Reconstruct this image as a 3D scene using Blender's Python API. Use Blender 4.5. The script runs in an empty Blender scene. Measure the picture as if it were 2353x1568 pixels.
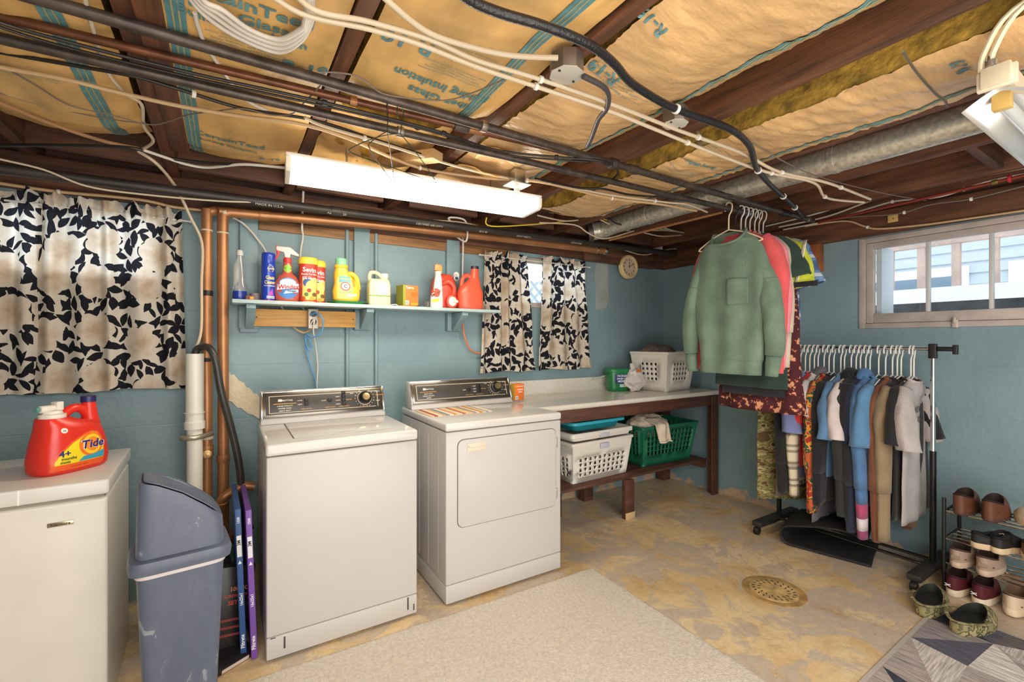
import bpy, bmesh, math, random
from mathutils import Vector, Matrix, noise
random.seed(7)
sc = bpy.context.scene
COL = sc.collection
PI = math.pi

# ------------------------------------------------------------------ camera, light, exposure
F, CX, CY, YAW, CAMZ = 1046.0, 1176.5, 784.0, math.radians(32.3), 1.35
WY, WX = 3.04, 3.72                      # back wall, right wall
cam_d = bpy.data.cameras.new('camera'); cam = bpy.data.objects.new('camera', cam_d); COL.objects.link(cam)
cam_d.sensor_width = 36.0; cam_d.lens = 36.0 * F / 2353.0; cam_d.clip_start = 0.02; cam_d.clip_end = 200
cam.location = (0, 0, CAMZ); cam.rotation_euler = (PI / 2, 0, -YAW)
sc.camera = cam
vs = sc.view_settings
vs.view_transform = 'Standard'; vs.look = 'None'; vs.exposure = 0.0; vs.gamma = 1.0; vs.use_curve_mapping = False
world = bpy.data.worlds.new('overcast_sky'); sc.world = world; world.use_nodes = True
wb = world.node_tree.nodes['Background']; wb.inputs[0].default_value = (0.86, 0.93, 1.0, 1); wb.inputs[1].default_value = 2.5

def area(name, loc, target, sx, sy, power, col):
    l = bpy.data.lights.new(name, 'AREA'); l.shape = 'RECTANGLE'; l.size = sx; l.size_y = sy; l.energy = power; l.color = col
    o = bpy.data.objects.new(name, l); COL.objects.link(o); o.location = loc
    o.rotation_euler = (Vector(target) - Vector(loc)).to_track_quat('-Z', 'Y').to_euler()
    return o
area('fill_light', (0.55, -0.85, 2.14), (0.95, 0.1, 0.4), 2.8, 1.6, 118, (1.0, 0.965, 0.92))  # added fill behind the camera under the ceiling, no fixture modelled
area('fill_light.001', (0.9, -0.5, 0.75), (1.5, 1.4, 2.2), 2.8, 1.6, 54, (1.0, 0.95, 0.89))  # added low fill aimed upward to brighten the ceiling, not a room lamp
sun_d = bpy.data.lights.new('daylight', 'SUN'); sun_d.energy = 5.0; sun_d.angle = math.radians(24); sun_d.color = (0.72, 0.84, 1.0)
sun = bpy.data.objects.new('daylight', sun_d); COL.objects.link(sun); sun.rotation_euler = Vector((-.12, -1, -.16)).to_track_quat('-Z', 'Y').to_euler()
LAMP_STRENGTH = 18.0

# ------------------------------------------------------------------ helpers
fx, fy = math.sin(YAW), math.cos(YAW)
rx, ry = fy, -fx
def ray(u, v):
    s = (u - CX) / F
    return Vector((fx + s * rx, fy + s * ry, (CY - v) / F))
def at(u, v, X=None, Y=None, Z=None):
    d = ray(u, v)
    if X is not None: k = X / d.x
    elif Y is not None: k = Y / d.y
    else: k = (Z - CAMZ) / d.z
    return Vector((0, 0, CAMZ)) + d * k

def lin(c):
    c = c / 255.0
    return c / 12.92 if c <= 0.04045 else ((c + 0.055) / 1.055) ** 2.4
def rgb(c): return (lin(c[0]), lin(c[1]), lin(c[2]), 1)

_mc = {}
def mat(c, rough=0.5, metal=0.0, var=0.0, vs=8.0, bump=0.0, bs=60.0, c2=None, stretch=None, spec=0.5, trans=0.0, alpha=1.0, coat=0.0, sheen=0.0, subs=0.0):
    key = (c, rough, metal, var, vs, bump, bs, c2, stretch, spec, trans, alpha, coat, sheen, subs)
    if key in _mc: return _mc[key]
    m = bpy.data.materials.new('mat'); m.use_nodes = True
    nt = m.node_tree; b = nt.nodes['Principled BSDF']
    b.inputs['Base Color'].default_value = rgb(c); b.inputs['Roughness'].default_value = rough; b.inputs['Metallic'].default_value = metal
    b.inputs['Specular IOR Level'].default_value = spec
    b.inputs['Transmission Weight'].default_value = trans; b.inputs['Alpha'].default_value = alpha; b.inputs['Coat Weight'].default_value = coat
    b.inputs['Sheen Weight'].default_value = sheen
    if var or bump or c2:
        tc = nt.nodes.new('ShaderNodeTexCoord'); mp = nt.nodes.new('ShaderNodeMapping')
        if stretch: mp.inputs['Scale'].default_value = stretch
        nt.links.new(tc.outputs['Object'], mp.inputs['Vector'])
    if var or c2:
        n = nt.nodes.new('ShaderNodeTexNoise'); n.inputs['Scale'].default_value = vs; n.inputs['Detail'].default_value = 6
        nt.links.new(mp.outputs[0], n.inputs['Vector'])
        r = nt.nodes.new('ShaderNodeValToRGB'); r.color_ramp.elements[0].position = 0.3; r.color_ramp.elements[1].position = 0.7
        a = c2 if c2 else tuple(max(0, x * (1 - var)) for x in c)
        h = c if c2 else tuple(min(255, x * (1 + var * .6)) for x in c)
        r.color_ramp.elements[0].color = rgb(a); r.color_ramp.elements[1].color = rgb(h)
        nt.links.new(n.outputs[0], r.inputs[0]); nt.links.new(r.outputs[0], b.inputs['Base Color'])
    if bump:
        n2 = nt.nodes.new('ShaderNodeTexNoise'); n2.inputs['Scale'].default_value = bs; n2.inputs['Detail'].default_value = 4
        nt.links.new(mp.outputs[0], n2.inputs['Vector'])
        bp = nt.nodes.new('ShaderNodeBump'); bp.inputs['Strength'].default_value = bump; bp.inputs['Distance'].default_value = 0.01
        nt.links.new(n2.outputs[0], bp.inputs['Height']); nt.links.new(bp.outputs[0], b.inputs['Normal'])
    _mc[key] = m
    return m

def superp(t, p): return math.copysign(abs(t) ** (2.0 / p), t)

class MB:
    def __init__(s): s.v = []; s.f = []; s.uv = []
    def add(s, vs, fs):
        o = len(s.v); s.v += [tuple(p) for p in vs]; s.f += [tuple(i + o for i in f) for f in fs]; return s
    def box(s, x0, x1, y0, y1, z0, z1, M=None):
        P = [Vector((x, y, z)) for z in (z0, z1) for y in (y0, y1) for x in (x0, x1)]
        if M is not None: P = [M @ p for p in P]
        return s.add(P, [(0, 2, 3, 1), (4, 5, 7, 6), (0, 1, 5, 4), (2, 6, 7, 3), (0, 4, 6, 2), (1, 3, 7, 5)])
    def quad(s, a, b, c, d): return s.add([a, b, c, d], [(0, 1, 2, 3)])
    def tube(s, pts, r, n=8, cap=True, flat=1.0):
        pts = [Vector(p) for p in pts]; m = len(pts)
        R = r if isinstance(r, (list, tuple)) else [r] * m
        t0 = (pts[1] - pts[0]).normalized()
        ref = Vector((0, 0, 1)) if abs(t0.z) < 0.9 else Vector((1, 0, 0))
        nrm = (ref - t0 * ref.dot(t0)).normalized()
        V = []
        for i in range(m):
            t = (pts[min(i + 1, m - 1)] - pts[max(i - 1, 0)])
            t = t.normalized() if t.length > 1e-9 else t0
            nrm = (nrm - t * nrm.dot(t)).normalized(); b = t.cross(nrm)
            for k in range(n):
                a = 2 * PI * k / n
                V.append(pts[i] + nrm * (math.cos(a) * R[i] * flat) + b * (math.sin(a) * R[i]))
        Fc = [(i * n + k, i * n + (k + 1) % n, (i + 1) * n + (k + 1) % n, (i + 1) * n + k) for i in range(m - 1) for k in range(n)]
        if cap: Fc += [tuple(range(n))[::-1], tuple((m - 1) * n + k for k in range(n))]
        return s.add(V, Fc)
    def loft(s, rings, cap0=True, cap1=True, closed=True):
        n = len(rings[0]); V = [p for r in rings for p in r]; Fc = []
        for i in range(len(rings) - 1):
            for k in range(n if closed else n - 1):
                Fc.append((i * n + k, i * n + (k + 1) % n, (i + 1) * n + (k + 1) % n, (i + 1) * n + k))
        if cap0: Fc.append(tuple(range(n))[::-1])
        if cap1: Fc.append(tuple((len(rings) - 1) * n + k for k in range(n)))
        return s.add(V, Fc)
    def lathe(s, prof, n=24, c=(0, 0, 0), M=None, cap=True):
        rings = []
        for r, z in prof:
            ring = [Vector((r * math.cos(2 * PI * k / n), r * math.sin(2 * PI * k / n), z)) for k in range(n)]
            if M is not None: ring = [M @ p for p in ring]
            rings.append([p + Vector(c) for p in ring])
        return s.loft(rings, cap, cap)
    def prism(s, poly, a, b, plane='xz'):
        def P(p, h):
            return {'xz': (p[0], h, p[1]), 'xy': (p[0], p[1], h), 'yz': (h, p[0], p[1])}[plane]
        n = len(poly)
        return s.add([P(p, a) for p in poly] + [P(p, b) for p in poly],
                     [tuple(range(n)), tuple(range(n, 2 * n))[::-1]] + [(k, (k + 1) % n, n + (k + 1) % n, n + k) for k in range(n)])
    def grid(s, fn, nu, nv, uvfn=None):
        V = [fn(i / nu, j / nv) for j in range(nv + 1) for i in range(nu + 1)]
        if uvfn: s.uv += [uvfn(i / nu, j / nv) for j in range(nv + 1) for i in range(nu + 1)]
        w = nu + 1
        return s.add(V, [(j * w + i, j * w + i + 1, (j + 1) * w + i + 1, (j + 1) * w + i) for j in range(nv) for i in range(nu)])
    def ell(s, c, r, nu=16, nv=10, fn=None):
        rings = []
        for j in range(1, nv):
            ph = PI * j / nv
            ring = []
            for k in range(nu):
                a = 2 * PI * k / nu
                p = Vector((c[0] + r[0] * math.sin(ph) * math.cos(a), c[1] + r[1] * math.sin(ph) * math.sin(a), c[2] + r[2] * math.cos(ph)))
                ring.append(fn(p) if fn else p)
            rings.append(ring)
        return s.loft(rings)
    def build(s, name, m, parent=None, bevel=0.0, smooth=True, seg=2, ang=35, recalc=True, solid=0.0):
        me = bpy.data.meshes.new(name); me.from_pydata(s.v, [], s.f)
        if s.uv:
            ul = me.uv_layers.new(name='UVMap')
            for lp in me.loops: ul.data[lp.index].uv = s.uv[lp.vertex_index]
        if bevel or recalc:
            bm = bmesh.new(); bm.from_mesh(me)
            if recalc: bmesh.ops.recalc_face_normals(bm, faces=bm.faces[:])
            if bevel:
                es = [e for e in bm.edges if len(e.link_faces) == 2 and e.calc_face_angle(0) > 0.5]
                bmesh.ops.bevel(bm, geom=es, offset=bevel, segments=seg, profile=0.5, affect='EDGES', clamp_overlap=True)
            bm.to_mesh(me); bm.free()
        if smooth:
            me.polygons.foreach_set('use_smooth', [True] * len(me.polygons)); me.set_sharp_from_angle(angle=math.radians(ang))
        me.materials.append(m)
        o = bpy.data.objects.new(name, me); COL.objects.link(o)
        if parent is not None: o.parent = parent
        if solid:
            sm = o.modifiers.new('thickness', 'SOLIDIFY'); sm.thickness = solid; sm.offset = 0
        return o

def tag(o, label, cat, group=None, kind=None):
    if label: o['label'] = label
    if cat: o['category'] = cat
    if group: o['group'] = group
    if kind: o['kind'] = kind
    return o
def thing(name, label, cat, loc=(0, 0, 0), rz=0.0, group=None):
    o = bpy.data.objects.new(name, None); COL.objects.link(o); o.empty_display_size = 0.05
    o.location = loc; o.rotation_euler = (0, 0, rz)
    return tag(o, label, cat, group)
def struct(o): o['kind'] = 'structure'; return o
def copy_tree(o, parent=None):
    c = o.copy(); COL.objects.link(c)
    if parent is not None: c.parent = parent
    for ch in o.children: copy_tree(ch, c)
    return c
def crom(pts, k=6, closed=False):
    pts = [Vector(p) for p in pts]; out = []; n = len(pts)
    for i in range(n if closed else n - 1):
        if closed: p0, p1, p2, p3 = pts[i - 1], pts[i], pts[(i + 1) % n], pts[(i + 2) % n]
        else: p0, p1, p2, p3 = pts[max(i - 1, 0)], pts[i], pts[i + 1], pts[min(i + 2, n - 1)]
        for j in range(k):
            t = j / k
            out.append(0.5 * ((2 * p1) + (p2 - p0) * t + (2 * p0 - 5 * p1 + 4 * p2 - p3) * t * t + (3 * p1 - p0 - 3 * p2 + p3) * t ** 3))
    if not closed: out.append(pts[-1])
    return out
def interp(rows, z):
    if z <= rows[0][0]: return rows[0][1:]
    for a, b in zip(rows, rows[1:]):
        if z <= b[0]:
            t = (z - a[0]) / max(1e-9, b[0] - a[0])
            return tuple(x + (y - x) * t for x, y in zip(a[1:], b[1:]))
    return rows[-1][1:]

_tc = {}
def textmesh(s, bold, shear=0.0):
    k = (s, bold, shear)
    if k not in _tc:
        cu = bpy.data.curves.new('t', 'FONT'); cu.body = s; cu.align_x = 'CENTER'; cu.resolution_u = 2; cu.shear = shear
        cu.offset = 0.022 if bold else 0.0
        ob = bpy.data.objects.new('t', cu); me = ob.to_mesh()
        _tc[k] = ([tuple(v.co) for v in me.vertices], [tuple(p.vertices) for p in me.polygons])
        ob.to_mesh_clear(); bpy.data.objects.remove(ob)
    return _tc[k]
def text(s, size, fn, m, parent, bold=True, aspect=1.0, sub=0.0, shear=0.0, name='lettering'):
    V, Fc = textmesh(s, bold, shear)
    me = bpy.data.meshes.new(name); V2 = [(x * size * aspect, y * size, 0) for x, y, z in V]
    me.from_pydata(V2, [], Fc)
    if sub:
        bm = bmesh.new(); bm.from_mesh(me)
        for _ in range(3):
            es = [e for e in bm.edges if e.calc_length() > sub]
            if not es: break
            bmesh.ops.subdivide_edges(bm, edges=es, cuts=1); bmesh.ops.triangulate(bm, faces=bm.faces[:])
        bm.to_mesh(me); bm.free()
    for v in me.vertices: v.co = fn(v.co.x, v.co.y)
    me.materials.append(m)
    o = bpy.data.objects.new(name, me); COL.objects.link(o); o.parent = parent
    return o
def fr(x0, y, z0): return lambda a, b: (x0 + a, y, z0 + b)          # on a face looking to -Y
def patch(name, m, parent, fn, x0, x1, z0, z1, nx=10, nz=8, shape='rect'):
    mb = MB()
    if shape == 'rect':
        mb.grid(lambda a, b: fn(x0 + (x1 - x0) * a, z0 + (z1 - z0) * b), nx, nz)
    else:                                                               # ellipse
        cx, cz, ax, az = (x0 + x1) / 2, (z0 + z1) / 2, (x1 - x0) / 2, (z1 - z0) / 2; n = 28
        V = [fn(cx, cz)]; Fc = []
        for q in (0.5, 1.0):
            V += [fn(cx + ax * q * math.cos(2 * PI * k / n), cz + az * q * math.sin(2 * PI * k / n)) for k in range(n)]
        for k in range(n):
            Fc += [(0, 1 + k, 1 + (k + 1) % n), (1 + k, 1 + n + k, 1 + n + (k + 1) % n, 1 + (k + 1) % n)]
        mb.add(V, Fc)
    return mb.build(name, m, parent, recalc=False)
class Bottle:
    """superellipse loft; rows = (z, half width, half depth, x offset)"""
    def __init__(s, rows, p=2.6, n=32, fine=0.012):
        rows = [tuple(r) + (0.0,) * (4 - len(r)) for r in rows]
        s.rows = rows; s.p = p; s.n = n
        zs = []
        for a, b in zip(rows, rows[1:]):
            k = max(1, int(abs(b[0] - a[0]) / fine)); zs += [a[0] + (b[0] - a[0]) * i / k for i in range(k)]
        s.zs = zs + [rows[-1][0]]
    def mesh(s, name, m, parent, ang=40):
        mb = MB(); rings = []
        for z in s.zs:
            w, d, xo = interp(s.rows, z)
            rings.append([Vector((xo + w * superp(math.cos(2 * PI * k / s.n), s.p), d * superp(math.sin(2 * PI * k / s.n), s.p), z)) for k in range(s.n)])
        mb.loft(rings); return mb.build(name, m, parent, ang=ang)
    def front(s, off=0.0008):
        def f(x, z):
            w, d, xo = interp(s.rows, z)
            q = min(0.999, abs((x - xo) / w)) if w > 0 else 0
            return (x, -d * (1 - q ** s.p) ** (1 / s.p) - off, z)
        return f

# common materials
WHITE = mat((218, 214, 208), 0.25, var=.02, vs=3)
ENAMEL = mat((199, 195, 191), 0.34, var=.012, vs=2)
ENAMEL_LIT = mat((212, 208, 203), 0.15, coat=.2)  # enamel copy with the overhead brightness of the machine tops in its colour
STEEL = mat((196, 196, 192), 0.28, 1.0)
CHROME = mat((225, 225, 225), 0.12, 1.0)
BLACKP = mat((24, 24, 26), 0.42)
# ------------------------------------------------------------------ setting materials
def nodes(m): return m.node_tree.nodes, m.node_tree.links
def wall_material():
    m = bpy.data.materials.new('painted_wall'); m.use_nodes = True; N, L = nodes(m); b = N['Principled BSDF']
    b.inputs['Roughness'].default_value = 0.48
    tc = N.new('ShaderNodeTexCoord'); sp = N.new('ShaderNodeSeparateXYZ'); L.new(tc.outputs['Object'], sp.inputs[0])
    n1 = N.new('ShaderNodeTexNoise'); n1.inputs['Scale'].default_value = 2.2; n1.inputs['Detail'].default_value = 5; L.new(tc.outputs['Object'], n1.inputs['Vector'])
    r1 = N.new('ShaderNodeValToRGB'); L.new(n1.outputs[0], r1.inputs[0])
    r1.color_ramp.elements[0].position = .3; r1.color_ramp.elements[0].color = rgb((122, 148, 156)); r1.color_ramp.elements[1].position = .7; r1.color_ramp.elements[1].color = rgb((138, 164, 170))
    # flaked paint near the floor: torn patches of bare plaster
    n2 = N.new('ShaderNodeTexNoise'); n2.inputs['Scale'].default_value = 9; n2.inputs['Detail'].default_value = 7; n2.inputs['Roughness'].default_value = .65; L.new(tc.outputs['Object'], n2.inputs['Vector'])
    zz = N.new('ShaderNodeMapRange'); zz.inputs[1].default_value = 0.0; zz.inputs[2].default_value = 0.26; zz.inputs[3].default_value = 0.2; zz.inputs[4].default_value = -0.16; L.new(sp.outputs[2], zz.inputs[0])
    ad = N.new('ShaderNodeMath'); ad.operation = 'ADD'; L.new(n2.outputs[0], ad.inputs[0]); L.new(zz.outputs[0], ad.inputs[1])
    r2 = N.new('ShaderNodeValToRGB'); r2.color_ramp.elements[0].position = .665; r2.color_ramp.elements[1].position = .68; L.new(ad.outputs[0], r2.inputs[0])
    mx = N.new('ShaderNodeMixRGB'); mx.inputs[2].default_value = rgb((196, 168, 138)); L.new(r2.outputs[0], mx.inputs[0]); L.new(r1.outputs[0], mx.inputs[1]); L.new(mx.outputs[0], b.inputs['Base Color'])
    # form-board joints every 0.3 m and rough plaster
    md = N.new('ShaderNodeMath'); md.operation = 'PINGPONG'; md.inputs[1].default_value = .152; 
    n4 = N.new('ShaderNodeTexNoise'); n4.inputs['Scale'].default_value = 3; L.new(tc.outputs['Object'], n4.inputs['Vector'])
    wb_ = N.new('ShaderNodeMath'); wb_.operation = 'MULTIPLY_ADD'; wb_.inputs[1].default_value = .012; L.new(n4.outputs[0], wb_.inputs[0]); L.new(sp.outputs[2], wb_.inputs[2]); L.new(wb_.outputs[0], md.inputs[0])
    jr = N.new('ShaderNodeMapRange'); jr.inputs[1].default_value = 0; jr.inputs[2].default_value = .005; jr.inputs[3].default_value = .25; jr.inputs[4].default_value = .5; L.new(md.outputs[0], jr.inputs[0])
    n3 = N.new('ShaderNodeTexNoise'); n3.inputs['Scale'].default_value = 38; n3.inputs['Detail'].default_value = 6; L.new(tc.outputs['Object'], n3.inputs['Vector'])
    a2 = N.new('ShaderNodeMath'); a2.operation = 'MULTIPLY_ADD'; a2.inputs[1].default_value = .8; L.new(n3.outputs[0], a2.inputs[0]); L.new(jr.outputs[0], a2.inputs[2])
    bp = N.new('ShaderNodeBump'); bp.inputs['Strength'].default_value = .5; bp.inputs['Distance'].default_value = .008; L.new(a2.outputs[0], bp.inputs['Height']); L.new(bp.outputs[0], b.inputs['Normal'])
    return m
def floor_material():
    m = bpy.data.materials.new('worn_concrete'); m.use_nodes = True; N, L = nodes(m); b = N['Principled BSDF']; b.inputs['Roughness'].default_value = .42
    tc = N.new('ShaderNodeTexCoord')
    def nz(s, d=8, r=.6, dist=0):
        n = N.new('ShaderNodeTexNoise'); n.inputs['Scale'].default_value = s; n.inputs['Detail'].default_value = d; n.inputs['Roughness'].default_value = r; n.inputs['Distortion'].default_value = dist
        L.new(tc.outputs['Object'], n.inputs['Vector']); return n
    def ramp(n, st):
        r = N.new('ShaderNodeValToRGB'); e = r.color_ramp.elements
        e[0].position, e[0].color = st[0][0], rgb(st[0][1]); e[1].position, e[1].color = st[-1][0], rgb(st[-1][1])
        for p, c in st[1:-1]: q = e.new(p); q.color = rgb(c)
        L.new(n.outputs[0], r.inputs[0]); return r
    base = ramp(nz(1.7, 9, .62, .8), [(.28, (188, 152, 106)), (.42, (212, 180, 130)), (.55, (226, 200, 154)), (.72, (220, 196, 158))])
    grey = ramp(nz(2.6, 9, .68, 1.5), [(.475, (0, 0, 0)), (.53, (255, 255, 255))])
    mx = N.new('ShaderNodeMixRGB'); mx.inputs[2].default_value = rgb((196, 180, 160)); L.new(grey.outputs[0], mx.inputs[0]); L.new(base.outputs[0], mx.inputs[1])
    och = ramp(nz(4.5, 8, .7, 1.0), [(.55, (0, 0, 0)), (.68, (255, 255, 255))])
    mx2 = N.new('ShaderNodeMixRGB'); mx2.inputs[2].default_value = rgb((178, 130, 74)); L.new(mx.outputs[0], mx2.inputs[1])
    mu = N.new('ShaderNodeMath'); mu.operation = 'MULTIPLY'; mu.inputs[1].default_value = .5; L.new(och.outputs[0], mu.inputs[0]); L.new(mu.outputs[0], mx2.inputs[0])
    # pale lime bloom along the stain edges
    lb = ramp(nz(2.6, 9, .68, 1.5), [(.455, (0, 0, 0)), (.467, (200, 200, 200)), (.475, (200, 200, 200)), (.487, (0, 0, 0))])
    lm = ramp(nz(1.3, 4, .5, 0), [(.48, (0, 0, 0)), (.56, (255, 255, 255))])
    lx = N.new('ShaderNodeMath'); lx.operation = 'MULTIPLY'; L.new(lb.outputs[0], lx.inputs[0]); L.new(lm.outputs[0], lx.inputs[1])
    mxl = N.new('ShaderNodeMixRGB'); mxl.inputs[2].default_value = rgb((226, 214, 196)); L.new(lx.outputs[0], mxl.inputs[0]); L.new(mx2.outputs[0], mxl.inputs[1]); mx2 = mxl
    fine = ramp(nz(28, 6, .75, .5), [(.38, (168, 150, 126)), (.55, (255, 255, 255))])
    mxf = N.new('ShaderNodeMixRGB'); mxf.blend_type = 'MULTIPLY'; mxf.inputs[0].default_value = .22; L.new(mx2.outputs[0], mxf.inputs[1]); L.new(fine.outputs[0], mxf.inputs[2]); mx2 = mxf
    sp_ = ramp(nz(60, 5, .7), [(.66, (0, 0, 0)), (.72, (255, 255, 255))])
    mx3 = N.new('ShaderNodeMixRGB'); mx3.inputs[2].default_value = rgb((110, 92, 74)); L.new(mx2.outputs[0], mx3.inputs[1]); L.new(sp_.outputs[0], mx3.inputs[0]); L.new(mx3.outputs[0], b.inputs['Base Color'])
    bp = N.new('ShaderNodeBump'); bp.inputs['Strength'].default_value = .3; bp.inputs['Distance'].default_value = .006; L.new(nz(14, 8, .7).outputs[0], bp.inputs['Height']); L.new(bp.outputs[0], b.inputs['Normal'])
    return m
def ramp_mat(stops, scale, detail=2, const=True, rough=.9, dist=0.0, stretch=(1, 1, 1)):
    m = bpy.data.materials.new('print_cloth'); m.use_nodes = True; N, L = nodes(m); b = N['Principled BSDF']; b.inputs['Roughness'].default_value = rough
    tc = N.new('ShaderNodeTexCoord'); mp = N.new('ShaderNodeMapping'); mp.inputs['Scale'].default_value = stretch; L.new(tc.outputs['Object'], mp.inputs[0])
    n = N.new('ShaderNodeTexNoise'); n.inputs['Scale'].default_value = scale; n.inputs['Detail'].default_value = detail; n.inputs['Distortion'].default_value = dist; L.new(mp.outputs[0], n.inputs['Vector'])
    r = N.new('ShaderNodeValToRGB'); e = r.color_ramp.elements; r.color_ramp.interpolation = 'CONSTANT' if const else 'LINEAR'
    e[0].position, e[0].color = stops[0][0], rgb(stops[0][1]); e[1].position, e[1].color = stops[-1][0], rgb(stops[-1][1])
    for p, c in stops[1:-1]: q = e.new(p); q.color = rgb(c)
    L.new(n.outputs[0], r.inputs[0]); L.new(r.outputs[0], b.inputs['Base Color']); return m
WALL = wall_material(); FLOOR = floor_material()
WOOD_D = mat((104, 66, 44), .62, var=.35, vs=5, bump=.35, bs=40, stretch=(6, .6, 6))
WOOD_DX = mat((98, 64, 46), .62, var=.35, vs=5, bump=.3, bs=40, stretch=(.6, 6, 6))
WOOD_P = mat((150, 108, 68), .6, var=.25, vs=5, bump=.2, bs=40, stretch=(.6, 6, 6))
WOOD_B = mat((92, 58, 46), .55, var=.22, vs=6, bump=.2, bs=50, stretch=(.5, 5, 5))
PAINT_TRIM = mat((190, 177, 170), .45, var=.08, vs=9, bump=.2, bs=50)
PINE = mat((214, 158, 82), .45, var=.12, vs=7, stretch=(.6, 6, 9))
BLUEPAINT = mat((138, 163, 169), .5, var=.06, vs=7, bump=.2, bs=40)
GLASS = bpy.data.materials.new('window_glass'); GLASS.use_nodes = True
_N, _L = nodes(GLASS); _N.remove(_N['Principled BSDF']); _t = _N.new('ShaderNodeBsdfTransparent'); _g = _N.new('ShaderNodeBsdfGlossy'); _g.inputs['Roughness'].default_value = .03; _t.inputs[0].default_value = (.93, .96, .97, 1)
_x = _N.new('ShaderNodeMixShader'); _x.inputs[0].default_value = .06; _L.new(_t.outputs[0], _x.inputs[1]); _L.new(_g.outputs[0], _x.inputs[2]); _L.new(_x.outputs[0], _N['Material Output'].inputs[0])

# ------------------------------------------------------------------ floor, walls
mb = MB(); mb.box(-2.3, WX + .3, -2.3, WY + .3, -.12, 0); struct(mb.build('floor', FLOOR, smooth=False))
def wall_holes(name, axis, a0, a1, z0, z1, c0, c1, holes, m):
    """sheet with thickness from c0 to c1, openings (a0,a1,z0,z1)"""
    A = sorted({a0, a1} | {h[0] for h in holes} | {h[1] for h in holes}); Z = sorted({z0, z1} | {h[2] for h in holes} | {h[3] for h in holes})
    inh = lambda a, z: any(h[0] < a < h[1] and h[2] < z < h[3] for h in holes)
    bm = bmesh.new(); vv = {}
    def V(a, z, c):
        k = (a, z, c)
        if k not in vv: vv[k] = bm.verts.new((a, c, z) if axis == 'x' else (c, a, z))
        return vv[k]
    solid = {(i, j): not inh((A[i] + A[i + 1]) / 2, (Z[j] + Z[j + 1]) / 2) for i in range(len(A) - 1) for j in range(len(Z) - 1)}
    for (i, j), s in solid.items():
        if not s: continue
        q = [(A[i], Z[j]), (A[i + 1], Z[j]), (A[i + 1], Z[j + 1]), (A[i], Z[j + 1])]
        bm.faces.new([V(a, z, c0) for a, z in q]); bm.faces.new([V(a, z, c1) for a, z in q][::-1])
        for (di, dj), (p, r) in {(0, -1): (0, 1), (1, 0): (1, 2), (0, 1): (2, 3), (-1, 0): (3, 0)}.items():
            if not solid.get((i + di, j + dj), False):
                bm.faces.new([V(*q[p], c0), V(*q[p], c1), V(*q[r], c1), V(*q[r], c0)])
    bmesh.ops.recalc_face_normals(bm, faces=bm.faces[:])
    me = bpy.data.meshes.new(name); bm.to_mesh(me); bm.free(); me.materials.append(m)
    o = bpy.data.objects.new(name, me); COL.objects.link(o); return struct(o)
WT = 2.06
WIN1 = (-1.34, -.25, 1.64, 2.03); WIN2 = (1.93, 2.70, 1.62, 2.03); WIN3 = (.385, 1.375, 1.435, 2.05)
wall_holes('wall_back', 'x', -2.3, WX + .25, 0, WT, WY, WY + .25, [WIN1, WIN2], WALL)
wall_holes('wall_right', 'y', -2.3, WY, 0, WT, WX, WX + .25, [WIN3], WALL)
mb = MB(); mb.box(-2.3, -2.1, -2.1, WY, 0, WT); struct(mb.build('wall_left', WALL, smooth=False))
mb = MB(); mb.box(-2.3, WX, -2.3, -2.1, 0, 2.42); struct(mb.build('wall_front', WALL, smooth=False))
# bare plaster scar on the back wall beside the washer, pale filler strip under the clock
mb = MB(); rnd = random.Random(3)
pts = [(513, 840), (519, 848), (524, 852), (531, 862), (538, 861), (548, 874), (561, 880), (566, 890), (574, 893), (584, 905), (590, 905), (601, 922), (606, 965), (594, 962), (580, 953), (570, 951), (553, 937), (546, 938), (532, 923), (524, 921), (516, 902), (519, 880), (514, 866)]
P = [at(u, v, Y=WY) for u, v in pts]; mb.prism([(p.x, p.z) for p in P], WY - .004, WY + .002)
struct(mb.build('plaster_scar', mat((214, 200, 172), .8, var=.1, bump=.6, bs=40), bpy.data.objects['wall_back']))
mb = MB(); P = [at(u, v, Y=WY) for u, v in [(1370, 600), (1397, 603), (1398, 690), (1392, 708), (1368, 712), (1369, 660), (1366, 640)]]; mb.prism([(p.x, p.z) for p in P], WY - .0015, WY + .002)
mb.build('filler_patch', mat((164, 172, 170), .7, var=.08), bpy.data.objects['wall_back'])

# sill timbers on top of the walls
mb = MB(); mb.box(-2.3, WX + .2, WY - .03, WY + .2, WT, WT + .17); struct(mb.build('trim_1', WOOD_DX, bevel=.004))
mb = MB(); mb.box(WX - .06, WX + .22, -2.3, WY - .03, WT, WT + .15); struct(mb.build('trim_2', WOOD_D, bevel=.004))
mb = MB(); mb.box(WX - .02, WX + .03, -2.3, WY, WT + .15, 2.42); struct(mb.build('trim_3', WOOD_D, bevel=.004))
mb = MB(); mb.box(2.62, 3.5, WY - .075, WY - .03, 2.045, 2.2); struct(mb.build('trim_4', WOOD_DX, bevel=.004))
mb = MB(); mb.box(-2.3, WX + .2, WY + .1, WY + .2, WT + .17, 2.44); struct(mb.build('trim_9', WOOD_DX, bevel=.003))
mb = MB(); mb.box(-2.3, -2.1, -2.3, WY, WT, 2.44); struct(mb.build('trim_10', WOOD_D, bevel=.003))
# furring boards on the back wall (painted)
for i, (x0, x1, z0) in enumerate([(.075, .165, 1.40), (.705, .805, 1.42), (1.35, 1.452, 1.42)]):
    mb = MB(); mb.box(x0, x1, WY - .032, WY, z0, WT + .02); struct(mb.build('trim_%d' % (5 + i), BLUEPAINT, bevel=.003))
# rusty brown strip of missing paint under the pipe
mb = MB(); mb.box(.17, 1.9, WY - .012, WY, 2.0, WT); struct(mb.build('trim_8', WOOD_P, bevel=.002))

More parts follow.
